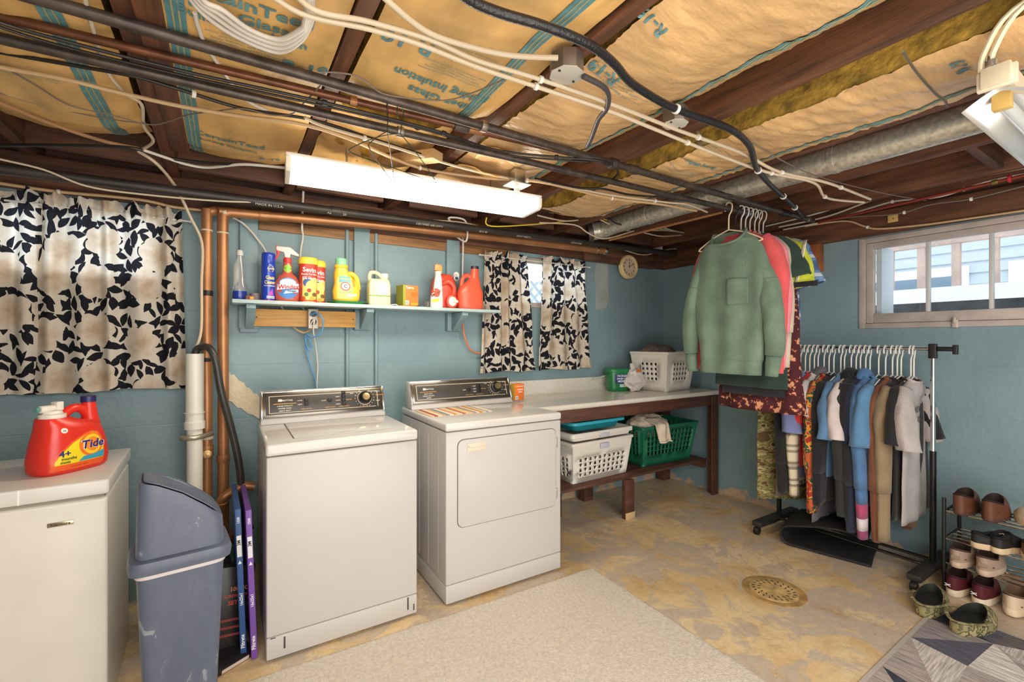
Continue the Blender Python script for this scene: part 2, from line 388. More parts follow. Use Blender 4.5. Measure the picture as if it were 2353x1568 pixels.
# ------------------------------------------------------------------ ceiling: planks and joists
JZ = 2.22; JT = 2.41
ceil = MB(); ceil.box(-2.3, WX + .25, -2.3, WY + .2, JT + .024, JT + .06); ceil = struct(ceil.build('ceiling', WOOD_DX, smooth=False))
pm = None
for i in range(38):
    y = -2.28 + i * .14
    if pm is None:
        mb = MB(); mb.box(-2.3, WX + .2, 0, .136, JT, JT + .022); o = mb.build('plank', WOOD_DX, ceil, smooth=False); pm = o
    else: o = pm.copy(); COL.objects.link(o)
    o.location = (0, y, 0)
JX = [-1.3, -.77, -.225, .315, .915, 1.635, 2.265, 2.83, 3.38]
for x in JX:
    mb = MB(); mb.box(x - .024, x + .024, -2.28, WY + .1, JZ, JT); mb.build('joist', WOOD_D, ceil, bevel=.003)
for x, y in ((-.5, 2.72), (.05, 2.74), (.6, 2.70), (1.27, 2.7), (1.95, 2.75), (2.55, 2.78), (3.1, 2.8)):   # blocking over the wall
    mb = MB(); mb.box(x - .25, x + .25, 2.86, 2.9, JZ + .01, JT); mb.build('blocking', WOOD_DX, ceil, bevel=.002)
mb = MB(); mb.box(2.86, 3.35, .62, .66, JZ + .01, JT); mb.build('blocking', WOOD_DX, ceil, bevel=.002)
mb = MB(); mb.box(-.20, -.135, -.3, 2.55, JZ - .012, JZ + .1); mb.build('nailer', WOOD_D, ceil, bevel=.003)
mb = MB(); mb.box(1.662, 1.70, -1.5, 2.5, JZ + .05, JT); mb.build('nailer', WOOD_D, ceil, bevel=.003)

# ------------------------------------------------------------------ windows
def pane_window(name, axis, a0, a1, z0, z1, c, depth, n, fw, trim):
    """casing around the opening, sash with n panes; c = inner wall plane"""
    root = bpy.data.objects.new(name, None); COL.objects.link(root); struct(root)
    def bx(nm, m, A0, A1, Z0, Z1, C0, C1, bev=.003):
        mb = MB()
        if axis == 'x': mb.box(A0, A1, C0, C1, Z0, Z1)
        else: mb.box(C0, C1, A0, A1, Z0, Z1)
        return mb.build(nm, m, root, bevel=bev)
    if trim:
        t = trim
        bx('casing', PAINT_TRIM, a0 - .004, a0 + t, z0, z1, c - .012, c + .05); bx('casing', PAINT_TRIM, a1 - t, a1 + .004, z0, z1, c - .012, c + .05)
        bx('casing', PAINT_TRIM, a0 + t, a1 - t, z1 - t, z1, c - .012, c + .05); bx('casing', PAINT_TRIM, a0 + t, a1 - t, z0, z0 + t, c - .014, c + .05)
        a0 += t; a1 -= t; z0 += t; z1 -= t
    s0, s1 = c + .008, c + .04
    if trim: s0 = c - .002; s1 = c + .04
    bx('sash_stile', PAINT_TRIM, a0 + .002, a0 + fw, z0 + .002, z1 - .002, s0, s1); bx('sash_stile', PAINT_TRIM, a1 - fw, a1 - .002, z0 + .002, z1 - .002, s0, s1)
    fb = fw * 1.55 if trim else fw
    bx('sash_rail', PAINT_TRIM, a0 + fw, a1 - fw, z0 + .002, z0 + fb, s0, s1); bx('sash_rail', PAINT_TRIM, a0 + fw, a1 - fw, z1 - fw, z1 - .002, s0, s1)
    w = (a1 - a0 - 2 * fw) / n
    for i in range(n):
        q0 = a0 + fw + i * w
        bx('pane', GLASS, q0 + .004, q0 + w - .004, z0 + fb, z1 - fw, s0 + .02, s0 + .024, 0)
        if i: bx('muntin', mat((206, 204, 200), .4), q0 - .009, q0 + .009, z0 + fb, z1 - fw, s0 + .006, s1)
    return root
pane_window('window_1', 'x', *WIN1, WY, .2, 3, .045, 0)
pane_window('window_2', 'x', *WIN2, WY, .2, 2, .045, 0)
w3 = pane_window('window_3', 'y', *WIN3, WX, .2, 3, .042, .034)
mb = MB(); p = at(2195, 742, X=WX - .012); mb.box(p.x - .016, p.x, p.y - .016, p.y + .012, p.z - .03, p.z + .02); mb.box(p.x - .03, p.x - .012, p.y - .008, p.y + .004, p.z, p.z + .034)
mb.build('latch', mat((200, 190, 180), .4, .3), w3, bevel=.003)
# outer jamb and pale outer storm frame seen through the right window
mb = MB(); mb.box(WX + .05, WX + .25, 1.27, 1.30, 1.5, 1.99); struct(mb.build('jamb', mat((225, 228, 230), .5), w3, smooth=False))

# ------------------------------------------------------------------ outdoors beyond the right window
SNOW = mat((238, 241, 246), .8, var=.03, vs=2); SIDING = mat((196, 203, 208), .6); DECK = mat((204, 176, 160), .7, var=.12, vs=5)
mb = MB(); mb.box(WX + .25, 14, -9, 9, 1.2, 1.44); mb.grid(lambda a, b: (WX + .25 + 10 * a, -9 + 18 * b, 1.45 + .04 * noise.noise(Vector((a * 12, b * 20, 0)))), 30, 40)
g = mb.build('snowy_ground', SNOW); struct(g)
h = thing('house', 'pale grey clapboard house with snowy eaves beyond the right window', 'house', (8.6, 2.4, 1.45))
mb = MB(); mb.box(0, .3, -7, 7, 0, 4.2); mb.build('wall', SIDING, h, smooth=False)
for i in range(26):
    mb = MB(); z = .05 + i * .155; mb.add([(-.03, -7, z), (-.03, 7, z), (-.004, 7, z + .155), (-.004, -7, z + .155), (0, -7, z), (0, 7, z)], [(0, 1, 2, 3), (0, 4, 5, 1)]); mb.build('siding_board', SIDING, h, smooth=False)
for y0, y1 in ((-.35, .55), (-2.2, -1.0)):
    mb = MB(); mb.box(-.07, -.02, y0 - .14, y1 + .14, .3, .93); f_ = mb.build('window_frame', mat((244, 246, 248), .5), h, bevel=.01)
    mb = MB(); mb.box(-.085, -.075, y0, y1, .42, .80); mb.build('window_pane', mat((120, 138, 152), .1), h, smooth=False)
mb = MB(); mb.box(-1.0, .4, -7.2, 7.2, 4.2, 4.4); mb.build('eave', SNOW, h, smooth=False)
dk = thing('deck_railing', 'weathered wooden deck railing with square posts beyond the right window', 'railing', (6.0, 1.6, 1.46))
mb = MB(); mb.box(-.05, .10, -3, 2.2, .0, .42); mb.build('snow_bank', SNOW, dk, smooth=False)
mb = MB(); mb.box(-.03, .06, -3, 2.2, .84, .90); mb.build('top_rail', DECK, dk, bevel=.005)
mb = MB(); mb.box(-.06, .09, -3, 2.2, .90, .97); mb.build('snow_cap', SNOW, dk, bevel=.01)
mb = MB(); mb.box(-.05, .10, .62, .82, 0, 1.5); mb.build('post', DECK, dk, bevel=.005)
for i in range(14):
    y = .32 - i * .26
    mb = MB(); mb.box(-.02, .04, y, y + .06, .4, .84); mb.build('baluster', DECK, dk, smooth=False)
mb = MB(); mb.box(WX + .45, WX + .55, -2, 3.2, 1.3, 1.62); tag(mb.build('timber_edging', mat((120, 118, 118), .8, var=.2)), 'grey weathered timber edging just outside the right window', 'timber')
# white lattice outside the small back window
mb = MB(); mb.box(-2.3, WX + .2, WY + .26, WY + 3.2, .9, 1.262); struct(mb.build('yard_ground', SNOW, smooth=False))
lt = thing('lattice', 'white diagonal garden lattice outside the small back window', 'lattice', (2.3, WY + .75, 1.3))
for i in range(16):
    for sgn in (-1, 1):
        mb = MB(); M = Matrix.Translation((-.9 + i * .12, .012 * sgn, .3)) @ Matrix.Rotation(sgn * PI / 4, 4, 'Y'); mb.box(-.015, .015, -.006, .006, -.5, .5, M); mb.build('slat', mat((240, 242, 245), .5), lt, smooth=False)
# ------------------------------------------------------------------ insulation batts
KRAFT = mat((222, 178, 110), .5, var=.17, vs=6, bump=.6, bs=22, stretch=(1, .5, 1))
KRAFT_SHEEN = mat((214, 174, 122), .32, var=.12, vs=5, bump=.5, bs=40, stretch=(.4, 1, 1))  # same kraft paper, colour paled to carry the window sheen
FIBER = mat((190, 150, 62), .95, var=.35, vs=18, bump=.8, bs=40)
PRINT = mat((92, 140, 146), .6, var=.12, vs=30)
PRINT_L = mat((168, 158, 112), .6)
def batt(label, x0, x1, y0, y1, z0, sag, el, er, seed, m, stripe=None, crumple=.008, near=0.0, wr=0.0):
    """paper-faced batt between two joists; el/er = how far the left/right edge is lifted; near = extra droop at the near end"""
    r = thing('insulation_batt', label, 'insulation', ((x0 + x1) / 2, y1, z0), 0, 'paper faced insulation between the joists')
    cx = (x0 + x1) / 2
    def zf(x, y):
        t = (x - x0) / (x1 - x0); q = (y - y0) / (y1 - y0)
        e = el * (1 - t) ** 3 + er * t ** 3
        nz = noise.noise(Vector((x * 3.1 + seed, y * 2.1, 0))) * .016 + noise.noise(Vector((x * 13 + seed, y * 7, 3))) * crumple + noise.noise(Vector((x * 38 + seed, y * 16, 3))) * crumple * .3 + (wr * noise.noise(Vector((x * 6 + seed, y * 42 + x * 11, 7))) + wr * .6 * noise.noise(Vector((x * 9 + seed, y * 80 + x * 18, 2))) if wr else 0)
        return -sag * (1 - (2 * t - 1) ** 2) * (.7 + .5 * noise.noise(Vector((seed, y * 1.4, 9)))) + e + nz - near * max(0, 1 - q * 2) ** 2 + .05 * max(0, (q - .93) / .07)
    nx = 26; ny = int((y1 - y0) / (.011 if wr else .02))
    def P(a, b):
        x = x0 + (x1 - x0) * a; y = y0 + (y1 - y0) * b
        return (x - cx, y - y1, zf(x, y))
    mb = MB(); mb.grid(P, nx, ny); mb.build('paper_facing', m, r, recalc=False, ang=180)
    mb = MB()
    ringsv = []
    for b in range(0, ny + 1, 4):
        y = y0 + (y1 - y0) * b / ny
        w = .008 * noise.noise(Vector((y * 9, seed, 1)))
        ringsv.append([Vector((x0 + .012 + w - cx, y - y1, zf(x0, y) + .006)), Vector((x0 + .25 * (x1 - x0) - cx, y - y1, zf(x0 + .25 * (x1 - x0), y) + .008)), Vector((-.0, y - y1, zf(cx, y) + .01)), Vector((x0 + .75 * (x1 - x0) - cx, y - y1, zf(x0 + .75 * (x1 - x0), y) + .008)), Vector((x1 - .012 + w - cx, y - y1, zf(x1, y) + .006)),
                       Vector((x1 - .02 - cx, y - y1, .16)), Vector((x0 + .02 - cx, y - y1, .16))])
    mb.loft(ringsv); mb.build('glass_fibre', FIBER, r, ang=60)
    if stripe is not None:
        for xs, w in stripe:
            mb = MB(); mb.grid(lambda a, b: (xs + w * a - cx, (y0 + (y1 - y0) * b) - y1, zf(xs + w * a, y0 + (y1 - y0) * b) - .003), 4, ny); mb.build('printed_stripe', PRINT, r, recalc=False, ang=180)
            for q in (.3, .62):
                mb = MB(); mb.grid(lambda a, b: (xs + w * q + .004 * a - cx, (y0 + (y1 - y0) * b) - y1, zf(xs + w * q, y0 + (y1 - y0) * b) - .004), 1, ny); mb.build('printed_line', PRINT_L, r, recalc=False)
    def put(s, size, X, Y, flip=False, asp=1.0, bold=True):
        if X > 5: p_ = at(X, Y, Z=z0 - .03); X, Y = p_.x, p_.y
        k = -1 if flip else 1
        def fn(a, b):
            x = X + k * a; y = Y - k * b
            return (x - cx, y - y1, zf(x, y) - .0045)
        text(s, size, fn, PRINT, r, bold, asp, sub=.018)
    def small(X, Y, n, w, flip=False):
        if X > 5: p_ = at(X, Y, Z=z0 - .03); X, Y = p_.x, p_.y
        rr = random.Random(seed + n)
        for i in range(n):
            y = Y + i * .014
            put(' '.join('ilmnoaeu'[rr.randrange(8)] * 1 + 'nemoritas'[:rr.randrange(2, 8)] for _ in range(5)), .012, X, y, flip, 1.3, False)
    r_put = put; return r, put, small
G, put, small = batt('leftmost brown insulation batt with blue stripe near its right edge', -.755, -.275, -.6, 2.64, JZ + .0, .045, .0, .03, 1, KRAFT, [(-.405, .045)], .007)
put('R-19', .055, -.62, 1.95); small(-.55, 2.0, 4, .2)
G, put, small = batt('brown insulation batt printed with large blue lettering above the washer', -.178, .285, -.6, 2.66, JZ + .005, .03, .0, .0, 2, KRAFT, [(-.13, .045)], .006)
p = at(580, 12, Z=2.2); put('CertainTeed', .062, 560, 28, asp=1.05); put('Fiber Glass', .055, 540, 52, asp=1.05); put('Building Insulation', .05, 565, 82, asp=.85); small(575, 105, 5, .2)
put('R-19', .07, 700, 178); put('CertainTeed', .05, 530, 328); put('Building Insulation', .03, 525, 338); small(525, 348, 3, .2); put('R-19', .045, 620, 372)
G, put, small = batt('brown insulation batt with upside down lettering beside the octagonal box', .352, .882, -.6, 1.74, JZ + .0, .03, .0, .02, 3, KRAFT, [(.745, .045)], .006)
put('R-19', .08, 945, 105, True); put('Building Insulation', .055, 1025, 205, True, .85); put('Fiber Glass', .055, 1020, 228, True); small(1075, 132, 5, .2, True); small(1050, 172, 4, .2, True)
G, put, small = batt('crumpled piece of brown insulation paper above the lit lamp', .36, .88, 1.82, 2.62, JZ + .05, .05, .0, .04, 14, KRAFT, None, .03)
small(.6, 2.0, 4, .2)
G, put, small = batt('wide sagging insulation batt with wrinkled kraft paper at upper centre right', .965, 1.60, -.7, 2.45, JZ + .01, .055, .0, .11, 5, KRAFT_SHEEN, [(1.40, .05)], .008, .03, .0065)
put('R-19', .06, 1398, 165, True); small(1440, 190, 5, .2, True); put('R-19', .05, 1510, 62, True)
G, put, small = batt('wrinkled kraft insulation batt hanging beside the round metal duct', 1.79, 2.235, -.5, 2.55, JZ - .012, .02, .0, .015, 6, KRAFT_SHEEN, [(2.15, .03)], .008, 0, .007)
put('R-19', .05, 2225, 160, True); small(1640, 345, 4, .2, True); put('Building Insulation', .035, 1610, 385, True); small(1580, 400, 4, .2, True)
# loose kraft sheets, boards poking out above the lamp
for i, (u, v, w, l, rz, tl, lab) in enumerate([(940, 370, .07, .34, .5, .1, 'pale split board end poking out of the joists above the lamp'), (1085, 395, .26, .12, -.3, .18, 'torn flap of brown paper hanging from the joists above the lamp'), (1150, 360, .22, .10, -.4, .1, 'small curled flap of brown paper beside the torn flap')]):
    p = at(u, v, Z=2.19); mb = MB(); M = Matrix.Rotation(rz, 4, 'Z') @ Matrix.Rotation(tl, 4, 'X')
    if i == 0: mb.box(-w / 2, w / 2, -l / 2, l / 2, -.012, .03, M); o = mb.build('board_end', mat((196, 160, 112), .6, var=.15, bump=.2), bevel=.003); c = 'board'
    else:
        mb.grid(lambda a, b: M @ Vector(((a - .5) * w, (b - .5) * l, .02 * math.sin(a * 5) + .02 * noise.noise(Vector((a * 4, b * 4, i))))), 14, 8); o = mb.build('paper_flap', KRAFT, ang=180, solid=.002); c = 'paper'
    o.location = p; tag(o, lab, c)

# ------------------------------------------------------------------ pipes and ducts
STEEL_D = mat((84, 74, 68), .42, .55, var=.25, vs=25)
STEEL_B = mat((120, 128, 140), .32, .8, var=.15, vs=30)
COPPER = mat((190, 136, 92), .4, .5, vs=5, c2=(158, 108, 70))
COPPER_D = mat((112, 70, 48), .4, .5, var=.25, vs=12)
PVC = mat((232, 228, 216), .35)
ABS = mat((52, 46, 42), .45, var=.2)
def run(name, label, cat, pts, r, m, n=10, k=6, sm=True, extras=(), group=None, flat=1.0):
    """a pipe or cable; extras = (index along path 0..1, radius, half length, name, material) collars"""
    pts = [Vector(p) for p in pts]; path = crom(pts, k) if sm and len(pts) > 2 else pts
    base = path[0].copy(); root = thing(name, label, cat, base, 0, group) if extras else None
    mb = MB(); mb.tube([p - base for p in path], r, n, flat=flat); o = mb.build({'pipe': 'pipe', 'cable': 'sheath'}.get(cat, 'line') if root else name, m, root, ang=60)
    if not root: o.location = base; return tag(o, label, cat, group)
    L = [0]
    for a, b in zip(path, path[1:]): L.append(L[-1] + (b - a).length)
    for t, rr, hl, nm, mm in extras:
        s = t * L[-1]; i = max(j for j in range(len(L)) if L[j] <= s + 1e-9); i = min(i, len(path) - 2)
        p = path[i] + (path[i + 1] - path[i]) * ((s - L[i]) / max(1e-9, L[i + 1] - L[i])); d = (path[i + 1] - path[i]).normalized()
        mb = MB(); mb.tube([p - base - d * hl, p - base + d * hl], rr, 12); mb.build(nm, mm, root, bevel=.001)
    return root
Zp = 2.165
def zz(*L, Z=Zp): return [at(u, v, Z=Z) for u, v in L]
STRAP = mat((150, 140, 128), .35, .8); WHITEP = mat((232, 226, 214), .4)
a, b = at(100, 0, Z=2.185), at(1868, 508, Z=2.165)
a2 = a + (a - b) * .35
run('steel_pipe', 'thick dark steel pipe crossing the ceiling, ending above the window corner', 'pipe', [a2, b], .0165, STEEL_D, 12, extras=[(.5, .022, .012, 'pipe_strap', STRAP), (.635, .025, .022, 'coupling', STEEL_D), (.66, .021, .03, 'coupling', STEEL_D), (.93, .022, .05, 'tape_wrap', mat((28, 26, 26), .3)), (.985, .02, .006, 'end_cap', STEEL)])
a, b = at(0, 88, Z=2.16), at(1665, 478, Z=2.15); b = b + (b - a) * .09; a2 = a + (a - b) * .25
CLOTHES_A, CLOTHES_B = at(0, 88, Z=2.16), at(1665, 478, Z=2.15)
run('steel_pipe', 'long steel pipe below the ceiling carrying the hanging clothes', 'pipe', [a2, b], .0155, STEEL_D, 12, extras=[(.46, .02, .012, 'pipe_strap', STRAP), (.99, .019, .008, 'end_cap', STEEL)])
a, b = at(0, 38, Z=2.185), at(1395, 372, Z=2.185); a2 = a + (a - b) * .3
run('copper_pipe', 'dull brown copper pipe between the two long steel pipes', 'pipe', [a2, b], .013, COPPER_D, 12, extras=[(.565, .017, .012, 'pipe_strap', COPPER), (.72, .02, .03, 'tee_fitting', STEEL_D), (.735, .016, .05, 'solder_joint', COPPER)])
# black plastic drain with white printing along the back wall
a, b = at(0, 388, Y=2.74), at(1600, 590, Y=2.86); a2 = a + (a - b) * .2
pr = run('plastic_pipe', 'black plastic pipe with white printing along the top of the back wall', 'pipe', [a2, b], .024, ABS, 14, extras=[(.40, .028, .03, 'coupling', ABS)])
dv = (b - a2).normalized(); up = Vector((0, -.72, -.69)); up = (up - dv * up.dot(dv)).normalized(); tn = dv.cross(up)
for t, s in ((.34, 'MADE IN U.S.A.'), (.40, 'ASTM A 120'), (.50, 'CERTIFIED ABS-DWV'), (.57, 'SCH 40'), (.63, 'GOVT WEST 2'), (.72, 'ASTM D 2661')):
    p = a2 + (b - a2) * t - a2 + up * .0248
    def fn(x, y, p=p):
        return p + dv * x + (tn * -1) * (y - .008)
    text(s, .02, fn, mat((200, 196, 186), .6), pr, False)
# copper drain, horizontal and risers
e = [at(1390, 577, Y=2.87), at(960, 527, Y=2.9), at(545, 490, Y=2.91)]
c1 = Vector((-.008, 2.91, e[2].z - .008))
run('copper_pipe', 'large copper drain running under the ceiling and down beside the washer', 'pipe', [e[0], e[1], e[2], Vector((.035, 2.91, e[2].z)), Vector((.008, 2.91, e[2].z - .012)), Vector((-.006, 2.91, e[2].z - .05)), Vector((-.006, 2.91, 1.6)), Vector((-.004, 2.91, .9)), Vector((-.004, 2.91, .25))], .0265, COPPER, 18, 5,
    extras=[(.0, .031, .012, 'clamp', CHROME), (.55, .0295, .025, 'coupling', COPPER), (.615, .0285, .008, 'solder_ring', mat((216, 200, 176), .5)), (.64, .029, .004, 'solder_ring', mat((216, 200, 176), .5)), (.02, .031, .005, 'clamp', CHROME), (.9, .031, .02, 'coupling', COPPER)])
run('copper_pipe', 'left copper riser with taped cable beside the white plastic standpipe', 'pipe', [(-.078, 2.91, .12), (-.078, 2.91, .7), (-.078, 2.91, 1.4), (-.078, 2.91, e[2].z - .06), (-.074, 2.915, e[2].z - .02), (-.05, 2.925, e[2].z), (-.02, 2.95, e[2].z + .01)], .025, COPPER, 18, 5,
    extras=[(.735, .028, .014, 'tape', BLACKP), (.90, .0275, .004, 'solder_ring', mat((216, 200, 176), .5)), (.56, .028, .01, 'tape', BLACKP), (.32, .031, .03, 'coupling', COPPER), (.355, .03, .008, 'solder_ring', mat((216, 200, 176), .5))])
p = at(476, 1044, Y=2.88); mb = MB(); mb.lathe([(.0, -.02), (.022, -.02), (.022, .012), (.016, .014), (.016, .024), (0, .026)], 16, M=Matrix.Rotation(PI / 2, 4, 'X')); o = mb.build('cleanout_plug', mat((196, 160, 110), .35, .6)); o.location = p; tag(o, 'round brass cleanout plug on the left copper riser', 'plug')
q = [at(510, 1150, Y=2.8), at(525, 1135, Y=2.8), at(560, 1118, Y=2.8), at(585, 1118, Y=2.8)]
run('copper_pipe', 'short copper elbow branching behind the air filters', 'pipe', [q[0] + Vector((0, .06, -.1)), q[0], q[1], q[2], q[3]], .024, COPPER, 14, 5, extras=[(.35, .029, .012, 'coupling', COPPER)])
q = [at(520, 1250, Y=2.76), at(545, 1225, Y=2.76), at(580, 1205, Y=2.76)]
run('copper_pipe', 'lower copper stub low behind the trash can', 'pipe', q, .024, COPPER_D, 14, 5, extras=[(.4, .029, .012, 'coupling', COPPER_D)])
# PVC standpipe and washer hose
sp_ = thing('standpipe', 'white plastic standpipe with black hose hooked into its top', 'pipe', (-.128, 2.85, 0))
mb = MB(); mb.lathe([(.035, 0), (.035, .9), (.0395, .9), (.0395, 1.285), (.033, 1.285), (.033, .95)], 24, cap=False); mb.build('pipe', PVC, sp_)
mb = MB(); mb.lathe([(.041, .90), (.046, .90), (.046, .935), (.041, .94), (.041, .98), (.046, .98), (.046, .985), (.041, .985)], 24, cap=False); mb.build('coupling', PVC, sp_)
mb = MB(); mb.tube([(-.06, -.02, .86), (-.04, -.035, .86), (0, -.042, .858), (.045, -.02, .862), (.08, 0.0, .868)], .007, 8, flat=1.8); mb.build('clamp', mat((180, 170, 150), .35, .8), sp_)
hose = mat((58, 55, 52), .35, var=.15)
run('drain_hose', 'thick black drain hose arching from the standpipe down behind the washer', 'hose', [at(447, 850, Y=2.85), at(448, 815, Y=2.85), at(458, 800, Y=2.84), at(480, 800, Y=2.80), at(495, 830, Y=2.78), at(508, 900, Y=2.78), at(530, 980, Y=2.8), at(548, 1060, Y=2.8), at(556, 1140, Y=2.8), at(560, 1250, Y=2.82)], .018, hose, 12, 6)
# painted conduits
for i, (x, lab) in enumerate([(.665, 'thin painted conduit left of the middle wall batten'), (.85, 'thin painted conduit right of the middle wall batten')]):
    run('conduit', lab, 'conduit', [(x, WY - .014, .95), (x, WY - .014, WT + .04)], .012, BLUEPAINT, 10, extras=[(.4, .016, .006, 'clip', BLUEPAINT)])
# round sheet metal duct
GALV = mat((206, 200, 184), .34, .6, var=.16, vs=45, bump=.1)
dl = 2.63
dr = thing('duct', 'round galvanized metal duct running along the ceiling toward the corner', 'duct', (dl, -1.22, 2.278))
mb = MB(); mb.tube([(0, 0, 0), (0, 3.85, 0)], .07, 24); mb.build('duct_pipe', GALV, dr, ang=60)
for y in (2.3, 3.0, 3.5, 1.6):
    mb = MB(); mb.tube([(0, y - .012, 0), (0, y + .012, 0)], .0735, 24); mb.build('seam', GALV, dr)
mb = MB(); mb.tube(crom([(0, 3.85, 0), (0, 3.91, -.005), (-.03, 3.98, -.02), (-.09, 4.02, -.035)], 4), .072, 20); mb.build('elbow', GALV, dr, ang=30)
mb = MB(); mb.tube([(-.09, 4.02, -.035), (-.12, 4.04, -.04)], .085, 20); mb.build('collar', STEEL_D, dr, ang=30)
mb = MB(); mb.tube([(.07, .0, -.03), (.07, 3.7, -.03)], .006, 6); mb.build('edge_strip', STEEL, dr)
# black pipe along the right sill plus red pipe
run('copper_pipe', 'thin red brown pipe along the timber above the right window', 'pipe', [at(1880, 512, X=3.5), at(2353, 408, X=3.45) + Vector((0, -.6, .03))], .009, mat((150, 62, 48), .35, .4), 8, extras=[(.55, .013, .012, 'fitting', mat((150, 130, 70), .3, .7)), (.585, .02, .006, 'valve_wheel', mat((196, 40, 60), .5))])

# ------------------------------------------------------------------ cables
BEIGE = mat((208, 192, 166), .5); TAN = mat((206, 172, 130), .5); WCAB = mat((212, 206, 196), .42); BCAB = mat((34, 30, 28), .4); GREYC = mat((120, 108, 98), .45); YELC = mat((222, 196, 60), .45)
CL = mat((236, 230, 220), .4)
def stap(*ts, r=.011): return [(t, r, .006, 'cable_clip', CL) for t in ts]
run('cable', 'upper white cable of the pair sweeping from top centre to the right beam', 'cable', zz((640, -60), (720, 22), (848, 50), (985, 90), (1100, 140), (1240, 182), (1420, 245), (1560, 300), (1700, 350), (1790, 395), (1900, 420), (2000, 458), Z=2.145), .0068, BEIGE, extras=stap(.25, .5, .72, .88))
run('cable', 'lower white cable of the pair sweeping from top centre to the right beam', 'cable', zz((560, -60), (690, 30), (846, 66), (960, 100), (1100, 155), (1236, 200), (1400, 255), (1500, 295), (1640, 352), (1760, 395), (1870, 420), (1900, 455), (1985, 465), Z=2.14), .0068, BEIGE, extras=stap(.26, .5, .7, .9))
run('cable', 'white cable looping down from the top into the octagonal junction box', 'cable', zz((850, -40), (900, 10), (985, 75), (1090, 110), (1180, 128), (1282, 133), Z=2.15), .0075, BEIGE)
run('cable', 'fat black cable snaking from the top to the pipe ends at right', 'cable', zz((1000, -60), (1080, 0), (1150, 30), (1250, 60), (1350, 100), (1410, 145), (1450, 190), (1530, 240), (1600, 268), (1680, 298), (1722, 335), (1738, 385), (1770, 425), (1818, 468), (1845, 500), Z=2.135), .0125, mat((30, 30, 34), .25, bump=.3, bs=120), extras=stap(.33, .62, .8, .9, r=.016))
run('cable', 'black cable crossing the ceiling between the long pipes', 'cable', zz((-60, 20), (0, 52), (150, 95), (440, 168), (730, 232), (1000, 300), (1140, 345), (1290, 362), (1390, 372), (1420, 395), (1405, 415), Z=2.16), .005, BCAB, extras=[(.36, .009, .008, 'zip_tie', BLACKP), (.55, .009, .008, 'zip_tie', BLACKP), (.78, .009, .008, 'zip_tie', BLACKP)])
run('cable', 'second thin black cable strapped beside the one between the long pipes', 'cable', zz((-60, 38), (0, 62), (150, 108), (440, 178), (730, 240), (1000, 305), (1140, 352), (1290, 368), (1350, 372), Z=2.158), .004, BCAB)
run('cable', 'black cable with one white clip crossing the upper left insulation', 'cable', zz((-60, 105), (0, 120), (180, 152), (310, 176), (420, 208), (560, 250), (720, 276), (860, 320), (1000, 365), Z=2.19), .006, BCAB, extras=stap(.36, r=.013))
run('cable', 'tan cable crossing the left insulation batts toward the lamp', 'cable', zz((-60, 135), (0, 154), (150, 182), (280, 214), (420, 245), (560, 268), (690, 285), (800, 318), (960, 385), (1120, 410), (1240, 418), (1400, 455), (1520, 470), (1600, 485), Z=2.17), .0072, TAN, extras=stap(.45, .62, .8))
run('cable', 'pale cable running just below the tan one toward the clothes pipe', 'cable', zz((700, 270), (745, 290), (880, 330), (1040, 380), (1160, 408), (1260, 420), (1400, 448), (1530, 465), (1580, 470), (1625, 488), Z=2.175), .006, BEIGE, extras=stap(.1, .5, .8))
run('wire', 'thin grey wire swagging across the second insulation batt', 'wire', zz((-60, 120), (0, 150), (80, 195), (160, 242), (260, 265), (350, 287), (430, 265), (500, 255), (560, 250), (620, 264), (670, 262), (700, 235), (742, 190), Z=2.18), .0024, GREYC)
run('wire', 'thin dark wire crossing the leftmost insulation batt', 'wire', zz((-60, 195), (0, 215), (110, 245), (240, 272), (340, 285), Z=2.19), .0022, GREYC)
run('cable', 'brown cable sloping down the leftmost insulation batt', 'cable', zz((-60, 210), (0, 236), (120, 285), (230, 322), (320, 342), Z=2.18), .0075, mat((170, 128, 90), .5))
run('cable', 'black double cable entering from the left edge toward the lamp', 'cable', zz((-80, 332), (0, 334), (150, 334), (300, 340), (380, 362), (470, 374), (560, 378), (650, 384), Z=2.13), .007, BCAB)
run('cable', 'white cable drooping along the black one into the lamp end', 'cable', zz((330, 345), (380, 362), (430, 378), (480, 385), (560, 378), (655, 386), Z=2.125), .0062, WCAB)
run('cable', 'tan cable stapled under the left timber joist', 'cable', zz((190, -20), (240, 150), (285, 212), (325, 240), (330, 290), (352, 325), (318, 348), Z=2.2), .0062, BEIGE)
run('cable', 'tan cable dropping from the left joist down the copper riser', 'cable', [at(318, 348, Z=2.19), at(362, 378, Z=2.15), at(405, 432, Y=2.8), at(438, 500, Y=2.86), at(464, 560, Y=2.88), at(463, 650, Y=2.88), at(462, 760, Y=2.88), at(447, 805, Y=2.88)], .0072, BEIGE)
run('cable', 'thin yellowish cable hanging along the black printed pipe', 'cable', [at(-40, 355, Y=2.7), at(0, 366, Y=2.7), at(100, 390, Y=2.7), at(200, 428, Y=2.71), at(320, 446, Y=2.72), at(500, 462, Y=2.74), at(680, 470, Y=2.76), at(860, 500, Y=2.79), at(1050, 510, Y=2.82), at(1150, 532, Y=2.84), at(1330, 560, Y=2.86), at(1400, 565, Y=2.86), at(1470, 585, Y=2.87), at(1505, 582, Y=2.87), at(1550, 572, Y=2.87), at(1610, 582, Y=2.88)], .0045, BEIGE)
run('cable', 'tan cable stapled to the timber above the large curtain', 'cable', [at(-40, 412, Y=2.96), at(0, 421, Y=2.96), at(130, 440, Y=2.96), at(260, 452, Y=2.96), at(340, 462, Y=2.96), at(400, 476, Y=2.96), at(470, 484, Y=2.96)], .0075, TAN, extras=stap(.3))
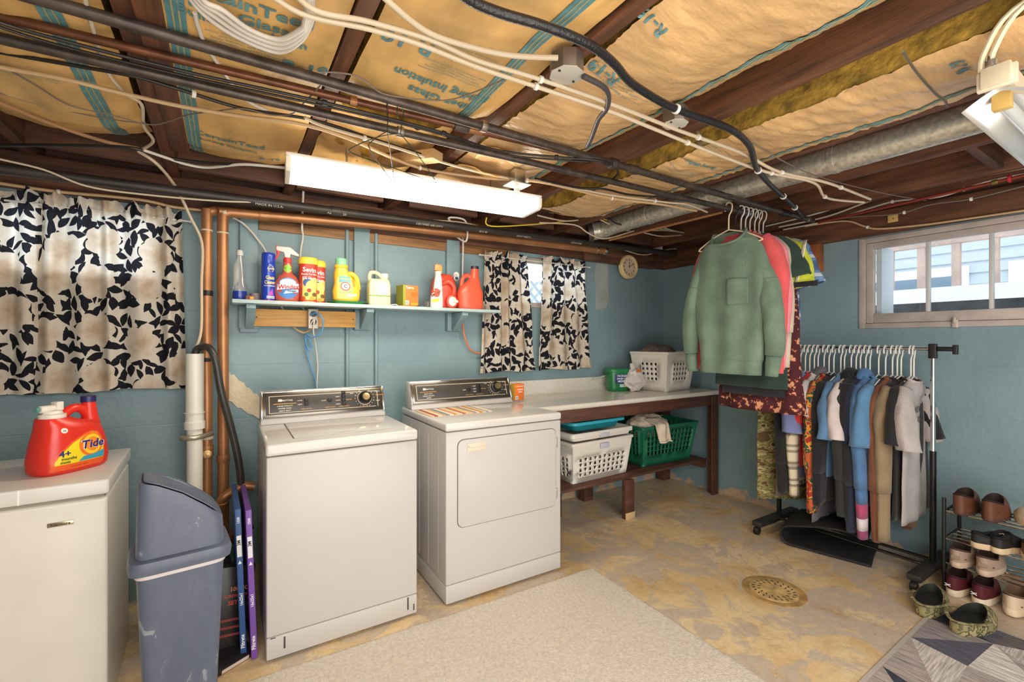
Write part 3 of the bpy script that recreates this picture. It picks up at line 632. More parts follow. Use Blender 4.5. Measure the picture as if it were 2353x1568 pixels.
run('cable', 'white cable dropping behind the blue spray can to the outlet', 'cable', [at(535, 500, Y=2.98), at(560, 515, Y=2.985), at(590, 548, Y=2.99), at(615, 590, Y=2.995), at(640, 690, Y=3.0), at(652, 712, Y=3.01)], .0062, WCAB)
run('cable', 'white cable hanging behind the red trigger bottle', 'cable', [at(697, 440, Y=2.95), at(694, 520, Y=2.96), at(696, 545, Y=2.985), at(690, 590, Y=3.0), at(690, 690, Y=3.015), at(706, 720, Y=2.99)], .0065, WCAB)
run('cable', 'white cable hooked over the copper drain behind the red jug', 'cable', [at(1050, 545, Y=2.93), at(1070, 555, Y=2.86), at(1074, 530, Y=2.85), at(1066, 505, Y=2.85), at(1030, 502, Y=2.85), at(1060, 530, Y=2.9), at(1064, 560, Y=2.97), at(1063, 620, Y=3.0), at(1062, 690, Y=3.0)], .0065, WCAB)
run('cord', 'orange extension cord drooping below the shelf to the small curtain', 'cord', [at(1063, 718, Y=2.97), at(1064, 748, Y=2.97), at(1068, 775, Y=2.97), at(1080, 803, Y=2.98), at(1098, 812, Y=3.0), at(1120, 808, Y=3.02)], .006, mat((226, 128, 90), .45), extras=[(.12, .0105, .016, 'plug', BLACKP), (.0, .0105, .012, 'socket', mat((190, 180, 170), .4))])
# right side bundle
for i, (L_, lab, mm, r) in enumerate([
    ([(1760, 520), (1880, 490), (1990, 452), (2100, 425), (2230, 402), (2353, 378), (2420, 366)], 'top white cable of the bundle on the right timber', WCAB, .006),
    ([(1790, 522), (1900, 498), (2010, 458), (2110, 432), (2240, 408), (2353, 386), (2420, 374)], 'second white cable of the bundle on the right timber', BEIGE, .006),
    ([(1800, 528), (1900, 508), (2000, 478), (2060, 462), (2160, 452), (2260, 420), (2353, 400), (2420, 390)], 'third pale cable of the bundle passing under the red valve', WCAB, .005),
    ([(1840, 520), (1950, 500), (2060, 492), (2140, 470), (2230, 458), (2353, 428), (2420, 415)], 'thin white cable sagging beneath the red brown pipe', GREYC, .004)]):
    run('cable', lab, 'cable', [at(u, v, X=3.53) for u, v in L_], r, mm, 8, 5, extras=stap(.5, .75))
run('cable', 'beige cable stapled along the timber just above the right window', 'cable', [at(u, v, X=3.645) for u, v in [(1850, 520), (1940, 508), (1985, 520), (2020, 526), (2120, 517), (2230, 502), (2353, 484), (2430, 474)]], .0065, TAN, 8, 5, extras=stap(.33))
run('wire', 'thin dark wire slanting from the black cable to the right timber', 'wire', [at(1700, 310, Z=2.19), at(1850, 395, Z=2.19), at(2010, 440, Z=2.19), at(2130, 462, X=3.6)], .0025, GREYC)
run('cable', 'yellow cable looping above the copper drain', 'cable', [at(1118, 500, Y=2.7), at(1130, 520, Y=2.7), at(1250, 514, Y=2.68), at(1360, 502, Y=2.66), at(1400, 508, Y=2.66), at(1440, 530, Y=2.68)], .0045, YELC)
for i, (L_, lab, mm) in enumerate([
    ([(1235, 495), (1300, 508), (1365, 502), (1400, 515), (1440, 530), (1530, 530), (1600, 540)], 'pale cable weaving behind the duct elbow', BEIGE),
    ([(1240, 512), (1320, 517), (1350, 535), (1380, 548), (1410, 545), (1460, 530), (1500, 525), (1560, 532)], 'cable dipping in a low loop under the duct elbow', BEIGE),
    ([(1480, 535), (1520, 543), (1570, 540), (1640, 535), (1700, 520), (1760, 515)], 'cable tangle strand beside the green sweater hanger', BEIGE),
    ([(1430, 520), (1500, 518), (1560, 533), (1620, 538), (1690, 530), (1780, 520)], 'upper cable tangle strand beside the green sweater hanger', WCAB),
    ([(1230, 480), (1300, 492), (1390, 500), (1420, 515), (1470, 520)], 'black cable weaving behind the duct elbow', BCAB)]):
    run('cable', lab, 'cable', [at(u, v, Y=2.62 - .03 * i) for u, v in L_], .0055, mm, 8, 5)
run('cable', 'black cable hanging against the corner wall behind the sweater', 'cable', [at(1545, 608, Y=3.0), at(1550, 625, Y=3.01), at(1560, 638, Y=3.02), at(1575, 640, Y=3.02)], .005, BCAB)
run('copper_pipe', 'thin copper pipe slanting behind the duct to the clothes pipe', 'pipe', [at(1400, 552, Y=2.6), at(1660, 488, Z=2.17)], .009, COPPER, 8)
run('conduit', 'bent grey conduit dropping from the octagonal box to the pipes', 'conduit', zz((1340, 175), (1392, 205), (1396, 245), (1375, 275), (1360, 315), (1350, 335), Z=2.14), .009, mat((92, 88, 92), .4, .5), 8)
run('cable', 'dark cable crossing low behind the lamp end', 'cable', [at(u, v, Z=2.17) for u, v in [(1230, 410), (1330, 432), (1390, 435), (1450, 448), (1550, 455)]], .006, BCAB)
run('wire', 'thin dark wire drooping across the upside down lettering', 'wire', zz((740, 165), (800, 170), (840, 185), (880, 215), (960, 228), (1030, 230), (1090, 212), (1160, 182), Z=2.16), .0024, GREYC)
run('spring_rod', 'thin bent metal rod bracing the wrinkled batt near the duct', 'rod', zz((2075, 118), (2080, 128), (2110, 170), (2150, 215), (2172, 232), (2176, 245), Z=2.16), .004, STEEL, 6)
# coil of white cable hanging at the top
coil = thing('cable_coil', 'coil of white cable hanging from the joists at the top left', 'cable', at(620, 40, Z=2.18))
for i in range(4):
    o_ = i * 9
    pts = [at(u, v, Z=2.185 - .006 * i) for u, v in [(425 + o_, -60), (440 + o_, 0), (490 + o_ * .8, 50 - o_), (560 + o_ * .5, 92 - o_ * .9), (640, 120 - o_ * 1.1), (690, 95 - o_), (716 - o_ * .6, 50), (718 - o_ * .5, 0), (710 - o_, -60), (600, -120)]]
    mb = MB(); mb.tube([p - coil.location for p in crom(pts, 5, True)], .0065, 8); mb.build('strand', WCAB, coil, ang=70)
mb = MB(); mb.tube([p - coil.location for p in crom([at(u, v, Z=2.2) for u, v in [(448, 30), (455, 60), (480, 115), (560, 225), (640, 265)]], 5)], .006, 8); mb.build('tail', WCAB, coil, ang=70)

# ------------------------------------------------------------------ boxes on the ceiling, lamps
def jbox(label, u, v, z, r, rz=0.2):
    p = at(u, v, Z=z); b = thing('junction_box', label, 'junction box', p, rz)
    mb = MB(); mb.lathe([(r, 0), (r, .055)], 8, M=Matrix.Rotation(PI / 8, 4, 'Z')); mb.build('box', mat((120, 110, 100), .4, .6, var=.2), b, bevel=.002)
    mb = MB(); mb.lathe([(r * 1.02, -.003), (r * 1.02, 0)], 8, M=Matrix.Rotation(PI / 8, 4, 'Z')); mb.build('cover', mat((206, 202, 192), .35, .3, var=.06), b, bevel=.001)
    for s in (-1, 1):
        mb = MB(); mb.lathe([(.004, -.006), (.004, -.003)], 8, (s * r * .72, 0, 0)); mb.build('screw', STEEL_D, b)
jbox('large octagonal junction box with pale cover at top centre', 1302, 172, 2.15, .052, .3)
jbox('smaller octagonal junction box under the joist beside the black cable', 1552, 285, 2.15, .045, .2)
def emis(c, s):
    m = bpy.data.materials.new('lamp_lens'); m.use_nodes = True; b = m.node_tree.nodes['Principled BSDF']
    b.inputs['Base Color'].default_value = rgb(c); b.inputs['Emission Color'].default_value = rgb(c); b.inputs['Emission Strength'].default_value = s; b.inputs['Roughness'].default_value = .4; return m
lf = at(655, 407, Z=2.05); rf = at(1222, 492, Z=2.05); ang = math.atan2(rf.y - lf.y, rf.x - lf.x); LL = (rf - lf).length
lp = thing('ceiling_lamp', 'lit white fluorescent wraparound lamp hanging under the joists', 'lamp', lf, ang)
W2 = .108
mb = MB(); prof = [(-W2, .055), (-W2 * .96, .012), (-W2 * .8, 0), (W2 * .8, 0), (W2 * .96, .012), (W2, .055)]
mb.prism([(p, q) for p, q in prof], .02, LL - .02, 'yz'); mb.build('lens', emis((255, 246, 228), LAMP_STRENGTH), lp, smooth=False)
for x in (.0, LL - .02):
    mb = MB(); mb.prism([(p * 1.03, q * 1.05 - .002) for p, q in prof], x, x + .02, 'yz'); mb.build('end_cap', mat((240, 232, 214), .35), lp, bevel=.003)
mb = MB(); mb.box(0, LL, -W2, W2, .0575, .072); mb.build('housing', mat((236, 230, 216), .4), lp, bevel=.004)
for x in (.25, LL - .25):
    mb = MB(); mb.tube([(x, 0, .072), (x, 0, .17)], .004, 6); mb.build('hanger_wire', STEEL, lp)
# unlit shop light at the upper right
sl = thing('shop_light', 'unlit metal shop light with bare tube at the upper right', 'lamp', (1.83, .35, 2.06))
mb = MB(); mb.box(-.03, 1.25, -.03, .03, .0, .055); mb.build('channel', mat((222, 208, 180), .4, .1), sl, bevel=.003)
mb = MB(); mb.grid(lambda a, b: (1.2 * a, .075 * (2 * b - 1), .0 - .04 * abs(2 * b - 1) ** 1.3), 2, 12); mb.build('reflector', mat((214, 214, 210), .3, .5), sl, ang=60, solid=.002)
mb = MB(); mb.tube([(.06, 0, -.028), (1.15, 0, -.028)], .017, 16); mb.build('tube', mat((236, 236, 232), .12, .35), sl, ang=60)
mb = MB(); mb.box(.03, .06, -.02, .02, -.05, .0); mb.build('socket', mat((206, 170, 96), .4), sl, bevel=.003)
mb = MB(); mb.box(-.018, .0, -.04, .04, -.004, .05); mb.build('end_plate', mat((226, 214, 190), .4), sl, bevel=.003)
for k in range(2):
    mb = MB(); mb.tube(crom([(-.02, .01 + .02 * k, .05), (-.03, .0 + .02 * k, .1), (-.06, -.06 + .02 * k, .17), (-.05, -.2, .22)], 5), .007, 8); mb.build('lead', mat((230, 214, 180), .4), sl)
mb = MB(); mb.lathe([(.016, .055), (.016, .07), (.011, .07), (.011, .085)], 12, (-.02, .01, 0)); mb.build('connector', STEEL, sl)
# keyless bulb socket behind the lamp
p = at(1188, 425, Z=2.13); bs_ = thing('lamp_holder', 'small metal bulb holder with tiny bulb behind the lit lamp', 'lamp', p)
mb = MB(); mb.box(-.03, .03, -.03, .03, .0, .07); mb.build('box', STEEL, bs_, bevel=.003)
mb = MB(); mb.box(-.055, .055, -.045, .045, -.004, .0); mb.build('plate', mat((214, 208, 196), .3, .5), bs_, bevel=.001)
mb = MB(); mb.ell((0, 0, -.025), (.016, .016, .02)); mb.build('bulb', mat((240, 238, 230), .08, trans=.3), bs_)
# bent wire hanger hung over the pipe before the lamp
def wire_hanger(label, u, v, rz, col, z=2.15):
    p = at(u, v, Z=z); h = thing('wire_hanger', label, 'hanger', p, rz)
    mb = MB(); mb.tube(crom([(-.012, 0, -.03), (-.018, 0, .0), (0, 0, .018), (.016, 0, 0), (.008, 0, -.04), (0, 0, -.08)], 5), .0016, 6); mb.build('hook', mat(col, .35, .7), h)
    mb = MB(); mb.tube(crom([(0, 0, -.08), (-.10, 0, -.13), (-.2, .02, -.2), (-.19, .03, -.215), (0, .02, -.2), (.19, 0, -.19), (.2, 0, -.175), (.1, 0, -.12), (0, 0, -.08)], 5), .0016, 6); mb.build('frame', mat(col, .35, .7), h)
wire_hanger('bent dark wire hanger dangling in front of the lit lamp', 890, 250, 1.15, (70, 60, 54))
wire_hanger('green coated wire hanger behind the dark wire one', 920, 255, .55, (60, 90, 66), 2.16)
# ------------------------------------------------------------------ curtains
def curtain_material():
    m = bpy.data.materials.new('floral_cloth'); m.use_nodes = True; N, L = nodes(m); N.remove(N['Principled BSDF']); out = N['Material Output']
    uv = N.new('ShaderNodeUVMap'); uv.uv_map = 'UVMap'
    def math_(op, a, b=None, c=None):
        n = N.new('ShaderNodeMath'); n.operation = op
        for i, x in enumerate((a, b, c)):
            if x is None: continue
            if isinstance(x, (int, float)): n.inputs[i].default_value = x
            else: L.new(x, n.inputs[i])
        return n.outputs[0]
    wn = N.new('ShaderNodeTexNoise'); wn.inputs['Scale'].default_value = 9; L.new(uv.outputs[0], wn.inputs['Vector'])
    def cell(scale, off, rnd):
        mp = N.new('ShaderNodeMapping'); mp.inputs['Location'].default_value = off; L.new(uv.outputs[0], mp.inputs['Vector'])
        v = N.new('ShaderNodeTexVoronoi'); v.voronoi_dimensions = '2D'; v.inputs['Scale'].default_value = scale; v.inputs['Randomness'].default_value = rnd; L.new(mp.outputs[0], v.inputs['Vector'])
        sb = N.new('ShaderNodeVectorMath'); sb.operation = 'SUBTRACT'; L.new(mp.outputs[0], sb.inputs[0]); L.new(v.outputs['Position'], sb.inputs[1])
        return sb.outputs[0], v.outputs['Color']
    def leaf(scale, off, l, w):
        loc, col = cell(scale, off, .75)
        sc_ = N.new('ShaderNodeSeparateColor'); L.new(col, sc_.inputs[0])
        rt = N.new('ShaderNodeVectorRotate'); rt.rotation_type = 'Z_AXIS'; L.new(loc, rt.inputs['Vector']); L.new(math_('MULTIPLY', sc_.outputs[0], 6.283), rt.inputs['Angle'])
        s = N.new('ShaderNodeSeparateXYZ'); L.new(rt.outputs[0], s.inputs[0])
        wv = math_('MULTIPLY_ADD', sc_.outputs[1], w * .8, w * .6)
        yb = math_('SUBTRACT', s.outputs[1], math_('MULTIPLY', math_('POWER', s.outputs[0], 2), 5.0))
        a = math_('DIVIDE', math_('ABSOLUTE', yb), wv)
        b = math_('POWER', math_('DIVIDE', math_('ABSOLUTE', s.outputs[0]), l), 1.7)
        t = math_('ADD', math_('ADD', a, b), math_('MULTIPLY_ADD', wn.outputs[0], .5, -.25))
        return math_('LESS_THAN', t, 1.0)
    # flowers
    loc, col = cell(4.3, (.05, .02, 0), .55)
    s = N.new('ShaderNodeSeparateXYZ'); L.new(loc, s.inputs[0]); scx = N.new('ShaderNodeSeparateColor'); L.new(col, scx.inputs[0])
    an = math_('ARCTAN2', s.outputs[1], s.outputs[0]); ln = N.new('ShaderNodeVectorMath'); ln.operation = 'LENGTH'; L.new(loc, ln.inputs[0])
    pet = math_('ABSOLUTE', math_('SINE', math_('MULTIPLY_ADD', an, 3.0, math_('MULTIPLY', scx.outputs[0], 6.0))))
    R = math_('ADD', math_('MULTIPLY_ADD', pet, .016, .074), math_('MULTIPLY_ADD', wn.outputs[0], .05, -.025))
    flower = math_('LESS_THAN', ln.outputs['Value'], R)
    rel = math_('DIVIDE', ln.outputs['Value'], R)
    n2 = N.new('ShaderNodeTexNoise'); n2.inputs['Scale'].default_value = 22; n2.inputs['Detail'].default_value = 2; L.new(uv.outputs[0], n2.inputs['Vector'])
    fm = math_('ADD', math_('MULTIPLY', rel, .55), math_('MULTIPLY', n2.outputs[0], .75))
    fr_ = N.new('ShaderNodeValToRGB'); L.new(fm, fr_.inputs[0]); e = fr_.color_ramp.elements
    e[0].position, e[0].color = .42, rgb((208, 182, 154)); e[1].position, e[1].color = .85, rgb((238, 224, 206)); q = e.new(.62); q.color = rgb((224, 204, 180))
    lv = math_('MAXIMUM', leaf(15.0, (0, 0, 0), .040, .017), leaf(15.0, (.37, .21, 0), .038, .016))
    lv = math_('MULTIPLY', lv, math_('SUBTRACT', 1.0, flower))
    m1 = N.new('ShaderNodeMixRGB'); m1.inputs[1].default_value = rgb((242, 232, 217)); L.new(flower, m1.inputs[0]); L.new(fr_.outputs[0], m1.inputs[2])
    m2 = N.new('ShaderNodeMixRGB'); m2.inputs[2].default_value = rgb((46, 46, 52)); L.new(lv, m2.inputs[0]); L.new(m1.outputs[0], m2.inputs[1])
    d = N.new('ShaderNodeBsdfDiffuse'); t = N.new('ShaderNodeBsdfTranslucent'); mx = N.new('ShaderNodeMixShader'); mx.inputs[0].default_value = .4
    L.new(m2.outputs[0], d.inputs[0]); L.new(m2.outputs[0], t.inputs[0]); L.new(d.outputs[0], mx.inputs[1]); L.new(t.outputs[0], mx.inputs[2]); L.new(mx.outputs[0], out.inputs[0])
    return m
CLOTH = curtain_material()
def curtain(label, xt0, xt1, xb0, xb1, zt, zb, y, folds, amp, seed, uo):
    r = thing('curtain', label, 'curtain', ((xb0 + xb1) / 2, y, zb), 0, 'floral curtain panels')
    cx = (xb0 + xb1) / 2; H = zt - zb
    def P(a, b, lo, hi):
        z = lo + (hi - lo) * b; q = (z - zb) / H
        x0 = xb0 + (xt0 - xb0) * q ** .8; x1 = xb1 + (xt1 - xb1) * q ** .8
        w = noise.noise(Vector((a * 4 + seed, 0, 5)))
        am = amp * (.7 + .45 * q)
        yy = am * math.sin(2 * PI * folds * a + w * 2.5 + seed + .7 * (1 - q) * math.sin(a * 6 + seed)) + .012 * noise.noise(Vector((a * 7 + seed, q * 3, 0)))
        g = max(0, (z - (zt - .075)) / .075)
        pin = max(0, 1 - abs(z - (zt - .05)) / .035)
        yy = yy * (1 - .55 * pin) + .017 * math.sin(2 * PI * folds * 2.6 * a + seed * 3) * max(g, pin)
        dz = (.03 * noise.noise(Vector((a * 16 + seed, 4, 2))) if q > .97 else 0) + (.006 * math.sin(a * 9 + seed) if q < .02 else 0)
        return (x0 + (x1 - x0) * a - cx, yy, z - zb + dz)
    def U(lo, hi): return lambda a, b: (uo[0] + a * (xb1 - xb0) * 1.25, uo[1] + lo + (hi - lo) * b)
    mb = MB(); mb.grid(lambda a, b: P(a, b, zb, zt - .05), 120, 40, U(zb, zt - .05)); mb.build('cloth_panel', CLOTH, r, recalc=False, ang=180)
    mb = MB(); mb.grid(lambda a, b: P(a, b, zt - .05, zt), 120, 6, U(zt - .05, zt)); mb.build('gathered_heading', CLOTH, r, recalc=False, ang=180)
    mb = MB(); mb.grid(lambda a, b: tuple(Vector(P(a, b, zb - .0, zb + .022)) + Vector((0, -.002, 0))), 120, 1, U(zb, zb + .022)); mb.build('hem', CLOTH, r, recalc=False, ang=180)
    return r
curtain('left panel of the large floral curtain, at the picture edge', -1.40, -.70, -1.44, -.705, 2.045, 1.10, 2.985, 6, .027, 1.0, (0, 0))
curtain('right panel of the large floral curtain, beside the copper risers', -.735, -.19, -.755, -.165, 2.04, 1.105, 2.965, 5, .025, 2.3, (1.1, .3))
curtain('left panel of the small floral curtain, at the shelf end', 1.635, 2.02, 1.60, 2.105, 2.025, 1.115, 2.985, 4, .024, 4.1, (3.0, .1))
curtain('right panel of the small floral curtain, next to the clock', 2.16, 2.63, 2.135, 2.70, 2.035, 1.115, 2.985, 4, .022, 5.7, (4.3, .6))
for x0, x1, lab in ((-1.5, -.15, 'thin curtain rod holding the large floral curtain'), (1.6, 2.68, 'thin curtain rod holding the small floral curtain')):
    run('curtain_rod', lab, 'curtain rod', [(x0, 2.98, 1.99), (x1, 2.98, 1.99)], .005, WHITE, 8, extras=[(.0, .008, .006, 'finial', WHITE), (1.0, .008, .006, 'finial', WHITE)])

# ------------------------------------------------------------------ washer and dryer
GREYPANEL = mat((74, 70, 66), .38, .3, var=.06); GOLD = mat((214, 160, 92), .4, .2); PANELW = mat((226, 220, 208), .4); CREAMLINE = mat((226, 208, 178), .4)
def console(r, w, y0, z0, hgt, depth, knob_x, switches, sub):
    """slanted control console standing on the rear of the top"""
    sl = .045
    prof = [(y0, z0), (y0 + .012, z0 + .03), (y0 + .012 + sl, z0 + hgt), (y0 + depth, z0 + hgt), (y0 + depth, z0)]
    mb = MB(); mb.prism(prof, .006, w - .006, 'yz'); mb.build('console', ENAMEL, r, bevel=.004)
    ex = Vector((1, 0, 0)); a = Vector((0, y0 + .012, z0 + .032)); b = Vector((0, y0 + .012 + sl, z0 + hgt - .004)); ez = (b - a).normalized(); hh = (b - a).length; en = ez.cross(ex).normalized()
    if en.y > 0: en = -en
    def S(x, z, off=0.0): return a + ex * x + ez * z + en * off
    M = Matrix(((ex.x, -en.x, ez.x, a.x), (ex.y, -en.y, ez.y, a.y), (ex.z, -en.z, ez.z, a.z), (0, 0, 0, 1)))
    mb = MB(); mb.box(.012, w - .012, -.008, .001, .0, hh, M); mb.build('panel_surround', mat((120, 112, 102), .22, .85), r, bevel=.003)
    mb = MB(); mb.box(.03, w - .03, -.0105, -.007, .014, hh - .014, M); cpn = mb.build('control_panel', GREYPANEL, r, bevel=.001)
    for x in (.008, w - .016):
        mb = MB(); mb.box(x, x + .008, -.012, .004, -.004, hh + .002, M); mb.build('end_trim', CHROME, r, bevel=.002)
    mb = MB(); mb.box(.012, w - .012, -.010, .0, hh - .004, hh + .004, M); mb.build('top_trim', CHROME, r, bevel=.002)
    for (x0, x1, q0, q1) in ((.045, w - .045, hh - .026, hh - .023), (.045, w - .06, .021, .024), (.045, .048, .021, hh - .023), (w - .048, w - .045, .021, hh - .023)):
        mb = MB(); mb.box(x0, x1, -.0112, -.010, q0, q1, M); mb.build('pinstripe', CREAMLINE, cpn, smooth=False)
    def tx(s, size, x, z, m=PANELW, asp=1.0): text(s, size, lambda p, q: S(x + p, z + q, .0115), m, cpn, True, asp)
    mb = MB(); mb.box(.088, .106, -.0115, -.010, hh * .60, hh * .60 + .013, M); mb.build('badge', PANELW, cpn, smooth=False)
    tx('MAYTAG', .013, .132, hh * .60 + .001)
    mb = MB(); mb.box(.066, .175, -.0115, -.010, hh * .50, hh * .50 + .0035, M); mb.build('pinstripe', GOLD, cpn, smooth=False)
    for i, s in enumerate(sub): tx(s, .0095, .12, hh * .40 - i * .013)
    for sx, col in switches:
        for z in col:
            mb = MB(); mb.box(sx - .010, sx + .010, -.019, -.01, z - .009, z + .009, M); mb.build('switch', BLACKP, cpn, bevel=.003)
            tx('normal' if int(z * 1000) % 2 else 'regular', .0085, sx - .032, z - .003, PANELW)
        tx('FABRIC SWITCH', .0075, sx, .032, GOLD)
    c = S(knob_x, hh * .54)
    Rk = Matrix(((ex.x, ez.x, en.x, c.x), (ex.y, ez.y, en.y, c.y), (ex.z, ez.z, en.z, c.z), (0, 0, 0, 1)))
    mb = MB(); mb.lathe([(.041, .0105), (.041, .013), (.038, .013)], 32, M=Rk); mb.build('dial_ring', mat((206, 198, 184), .3, .6), cpn)
    mb = MB(); mb.lathe([(.037, .011), (.036, .03), (.028, .036), (.026, .050), (.023, .053)], 32, M=Rk); k = mb.build('knob', BLACKP, cpn)
    mb = MB(); mb.lathe([(.021, .0525), (.020, .056), (.006, .0545)], 24, M=Rk); mb.build('knob_cap', mat((206, 184, 140), .25, .9), cpn)
    for i in range(18):
        an = i * 2 * PI / 18; px, pz = knob_x + math.cos(an) * .053, hh * .54 + math.sin(an) * .049
        if .02 < pz < hh - .02: tx('%d' % (i % 9 + 2), .009, px, pz - .003)
    for x, z, s in ((knob_x - .09, hh * .5, 'REGULAR'), (knob_x + .085, hh * .62, 'PERM PRESS'), (knob_x, .028, 'DELICATE')): tx(s, .008, x, z, GOLD)
    for x, z, s in ((knob_x + .075, hh * .78, 'OFF SPIN'), (knob_x + .075, hh * .38, 'WASH'), (knob_x - .07, hh * .75, 'SOAK')): tx(s, .0075, x, z)
def cabinet_box(r, w, d, h, top=.045):
    mb = MB(); mb.box(0, w, 0, d, .012, .105); mb.build('kick_panel', ENAMEL, r, bevel=.006)
    mb = MB(); mb.box(0, w, .0, d, .107, h - top - .004); mb.build('cabinet', ENAMEL, r, bevel=.006, seg=3)
    mb = MB(); mb.box(-.003, w + .003, -.006, d, h - top, h); mb.build('top', ENAMEL_LIT, r, bevel=.012, seg=4)
    for x in (.05, w - .05):
        for y in (.06, d - .06):
            mb = MB(); mb.lathe([(.02, 0), (.02, .01), (.01, .013)], 12, (x, y, 0)); mb.build('foot', BLACKP, r)
wa = thing('washing_machine', 'white top loading washing machine beside the air filters', 'washing machine', (.148, 2.15, 0), -.008)
WH = .915
cabinet_box(wa, .655, .68, WH, .05)
mb = MB(); mb.box(.115, .56, .085, .50, WH + .0005, WH + .003); mb.build('lid', ENAMEL_LIT, wa, bevel=.0015)
mb = MB(); mb.box(.112, .115, .083, .50, WH, WH + .0035); mb.build('lid_gap', mat((120, 112, 104), .6), wa, smooth=False)
mb = MB(); mb.prism([(.33 + .06 * math.cos(t * PI / 12), .088 + .022 * math.sin(t * PI / 12)) for t in range(13)], WH + .003, WH + .0045, 'xy'); mb.build('finger_pull', mat((206, 200, 190), .3), wa)
console(wa, .655, .515, WH, .165, .13, .535, [(.225, (.062, .083)), (.345, (.075,)), (.42, (.05, .071, .092, .113))], ['LARGE CAPACITY', 'POWER WASH', 'HEAVY DUTY'])
for x, z, w_, h_ in ((.065, .045, .007, .05), (.605, .04, .007, .06), (.635, .03, .006, .03), (.015, .1, .02, .003)):
    mb = MB(); mb.box(x, x + w_, -.0012, .001, z, z + h_); mb.build('scuff', mat((70, 64, 60), .7), wa, bevel=.0003)
dr_ = thing('dryer', 'white clothes dryer with striped mat on its top', 'dryer', (.948, 2.125, 0), -.012)
DH = .93
cabinet_box(dr_, .73, .70, DH, .042)
# door
def rrect(x0, x1, z0, z1, r, n=5):
    P_ = []
    for cx_, cz_, a0 in ((x1 - r, z1 - r, 0), (x0 + r, z1 - r, PI / 2), (x0 + r, z0 + r, PI), (x1 - r, z0 + r, 1.5 * PI)):
        P_ += [(cx_ + r * math.cos(a0 + PI / 2 * i / n), cz_ + r * math.sin(a0 + PI / 2 * i / n)) for i in range(n + 1)]
    return P_
mb = MB(); mb.prism(rrect(.062, .693, .385, .842, .035), -.002, .001); mb.build('door_gap', mat((96, 88, 80), .7), dr_, smooth=False)
mb = MB(); mb.prism(rrect(.065, .690, .388, .839, .033), -.006, .001); dd = mb.build('door', ENAMEL, dr_, bevel=.002)
mb = MB(); mb.box(.115, .225, -.011, -.005, .775, .815); h_ = mb.build('handle', mat((226, 212, 190), .35), dd, bevel=.002)
mb = MB(); mb.box(.12, .22, -.022, -.010, .796, .81); mb.build('handle_grip', mat((224, 208, 184), .35), dd, bevel=.004)
for z in (.46, .755):
    mb = MB(); mb.box(.688, .702, -.008, .001, z - .03, z + .03); mb.build('hinge', mat((190, 182, 172), .35, .4), dd, bevel=.002)
console(dr_, .73, .53, DH, .165, .12, .60, [(.40, (.07,)), (.475, (.056, .074, .092))], ['HEAVY DUTY', 'LARGE CAPACITY', 'DRYER'])
for k in range(4):
    mb = MB(); mb.box(-.0015, .001, .10 + k * .14, .104 + k * .14, .13, .85); mb.build('side_rib', ENAMEL, dr_, smooth=False)
# striped mat on the dryer
mt = thing('striped_mat', 'small mat with orange, blue and cream stripes lying on the dryer', 'mat', (.965, 2.36, DH), 0.0)
cols = [(222, 196, 160), (176, 84, 62), (236, 220, 186), (206, 178, 128), (130, 140, 168), (240, 226, 196), (204, 120, 62), (232, 190, 150), (224, 214, 178), (190, 96, 70), (238, 200, 160), (222, 206, 160), (212, 170, 110), (130, 140, 172), (240, 226, 190), (206, 140, 60), (234, 190, 110), (220, 212, 196), (150, 156, 180), (238, 222, 188)]
x = 0
rr = random.Random(5)
for i, c in enumerate(cols):
    w_ = .011 + .015 * rr.random(); mb = MB(); mb.box(x, x + w_, .0, .26, .0, .004); o = mb.build('stripe', mat(c, .9, bump=.3, bs=200), mt, smooth=False); x += w_
# orange baking soda box on the dryer
def carton(label, w, d, h, loc, rz, c, cs, words, wc=(255, 255, 255)):
    r = thing('carton', label, 'box', loc, rz)
    mb = MB(); mb.box(0, w, 0, d, 0, h); mb.build('box', mat(c, .45, var=.05), r, bevel=.001)
    mb = MB(); mb.box(-.0006, .0, .001, d - .001, .001, h - .001); mb.build('side_panel', mat(cs, .45), r, smooth=False)
    for s, size, x, z in words: text(s, size, fr(x, -.0008, z), mat(wc, .5), r)
    mb = MB(); mb.box(w * .05, w * .38, -.0006, 0, h * .05, h * .26); mb.build('barcode', mat((236, 232, 230), .5), r, smooth=False)
    for i in range(6): mb = MB(); mb.box(w * (.09 + .045 * i), w * (.105 + .045 * i), -.001, -.0005, h * .08, h * .22); mb.build('bar', mat((60, 50, 60), .5), r, smooth=False)
    return r
p = at(1183, 921, Z=DH); carton('small orange baking soda carton on the rear corner of the dryer', .085, .05, .115, (p.x, p.y, DH), .12, (242, 128, 50), (224, 178, 70), [('ARM & HAMMER', .009, .045, .095), ('BAKING', .014, .05, .07), ('SODA', .014, .05, .053)])

# ------------------------------------------------------------------ countertop and bench
LAM = mat((224, 218, 206), .16, var=.04, vs=60, coat=.2)
ct = thing('countertop', 'pale laminate countertop with backsplash along the back wall', 'countertop', (2.7, 2.73, .894))
def slab(mb, x0, x1):
    prof = [(WY - 2.73 - .002, -.018), (-.30, -.018), (-.31, -.012), (-.312, .0), (-.312, .012), (-.306, .019), (-.296, .02), (.26, .02), (.272, .024), (.278, .034), (.28, .13), (.284, .138), (WY - 2.73 - .002, .138)]
    mb.prism(prof, x0, x1, 'yz'); return mb
slab(MB(), 1.70 - 2.7, 3.70 - 2.7).build('laminate_top', LAM, ct, ang=50)
bn = thing('workbench', 'dark brown wooden bench frame with lower shelf under the countertop', 'bench', (2.7, 2.73, 0))
def bb(nm, x0, x1, y0, y1, z0, z1, m=WOOD_B, par=None): mb = MB(); mb.box(x0 - 2.7, x1 - 2.7, y0 - 2.73, y1 - 2.73, z0, z1); return mb.build(nm, m, par or bn, bevel=.003)
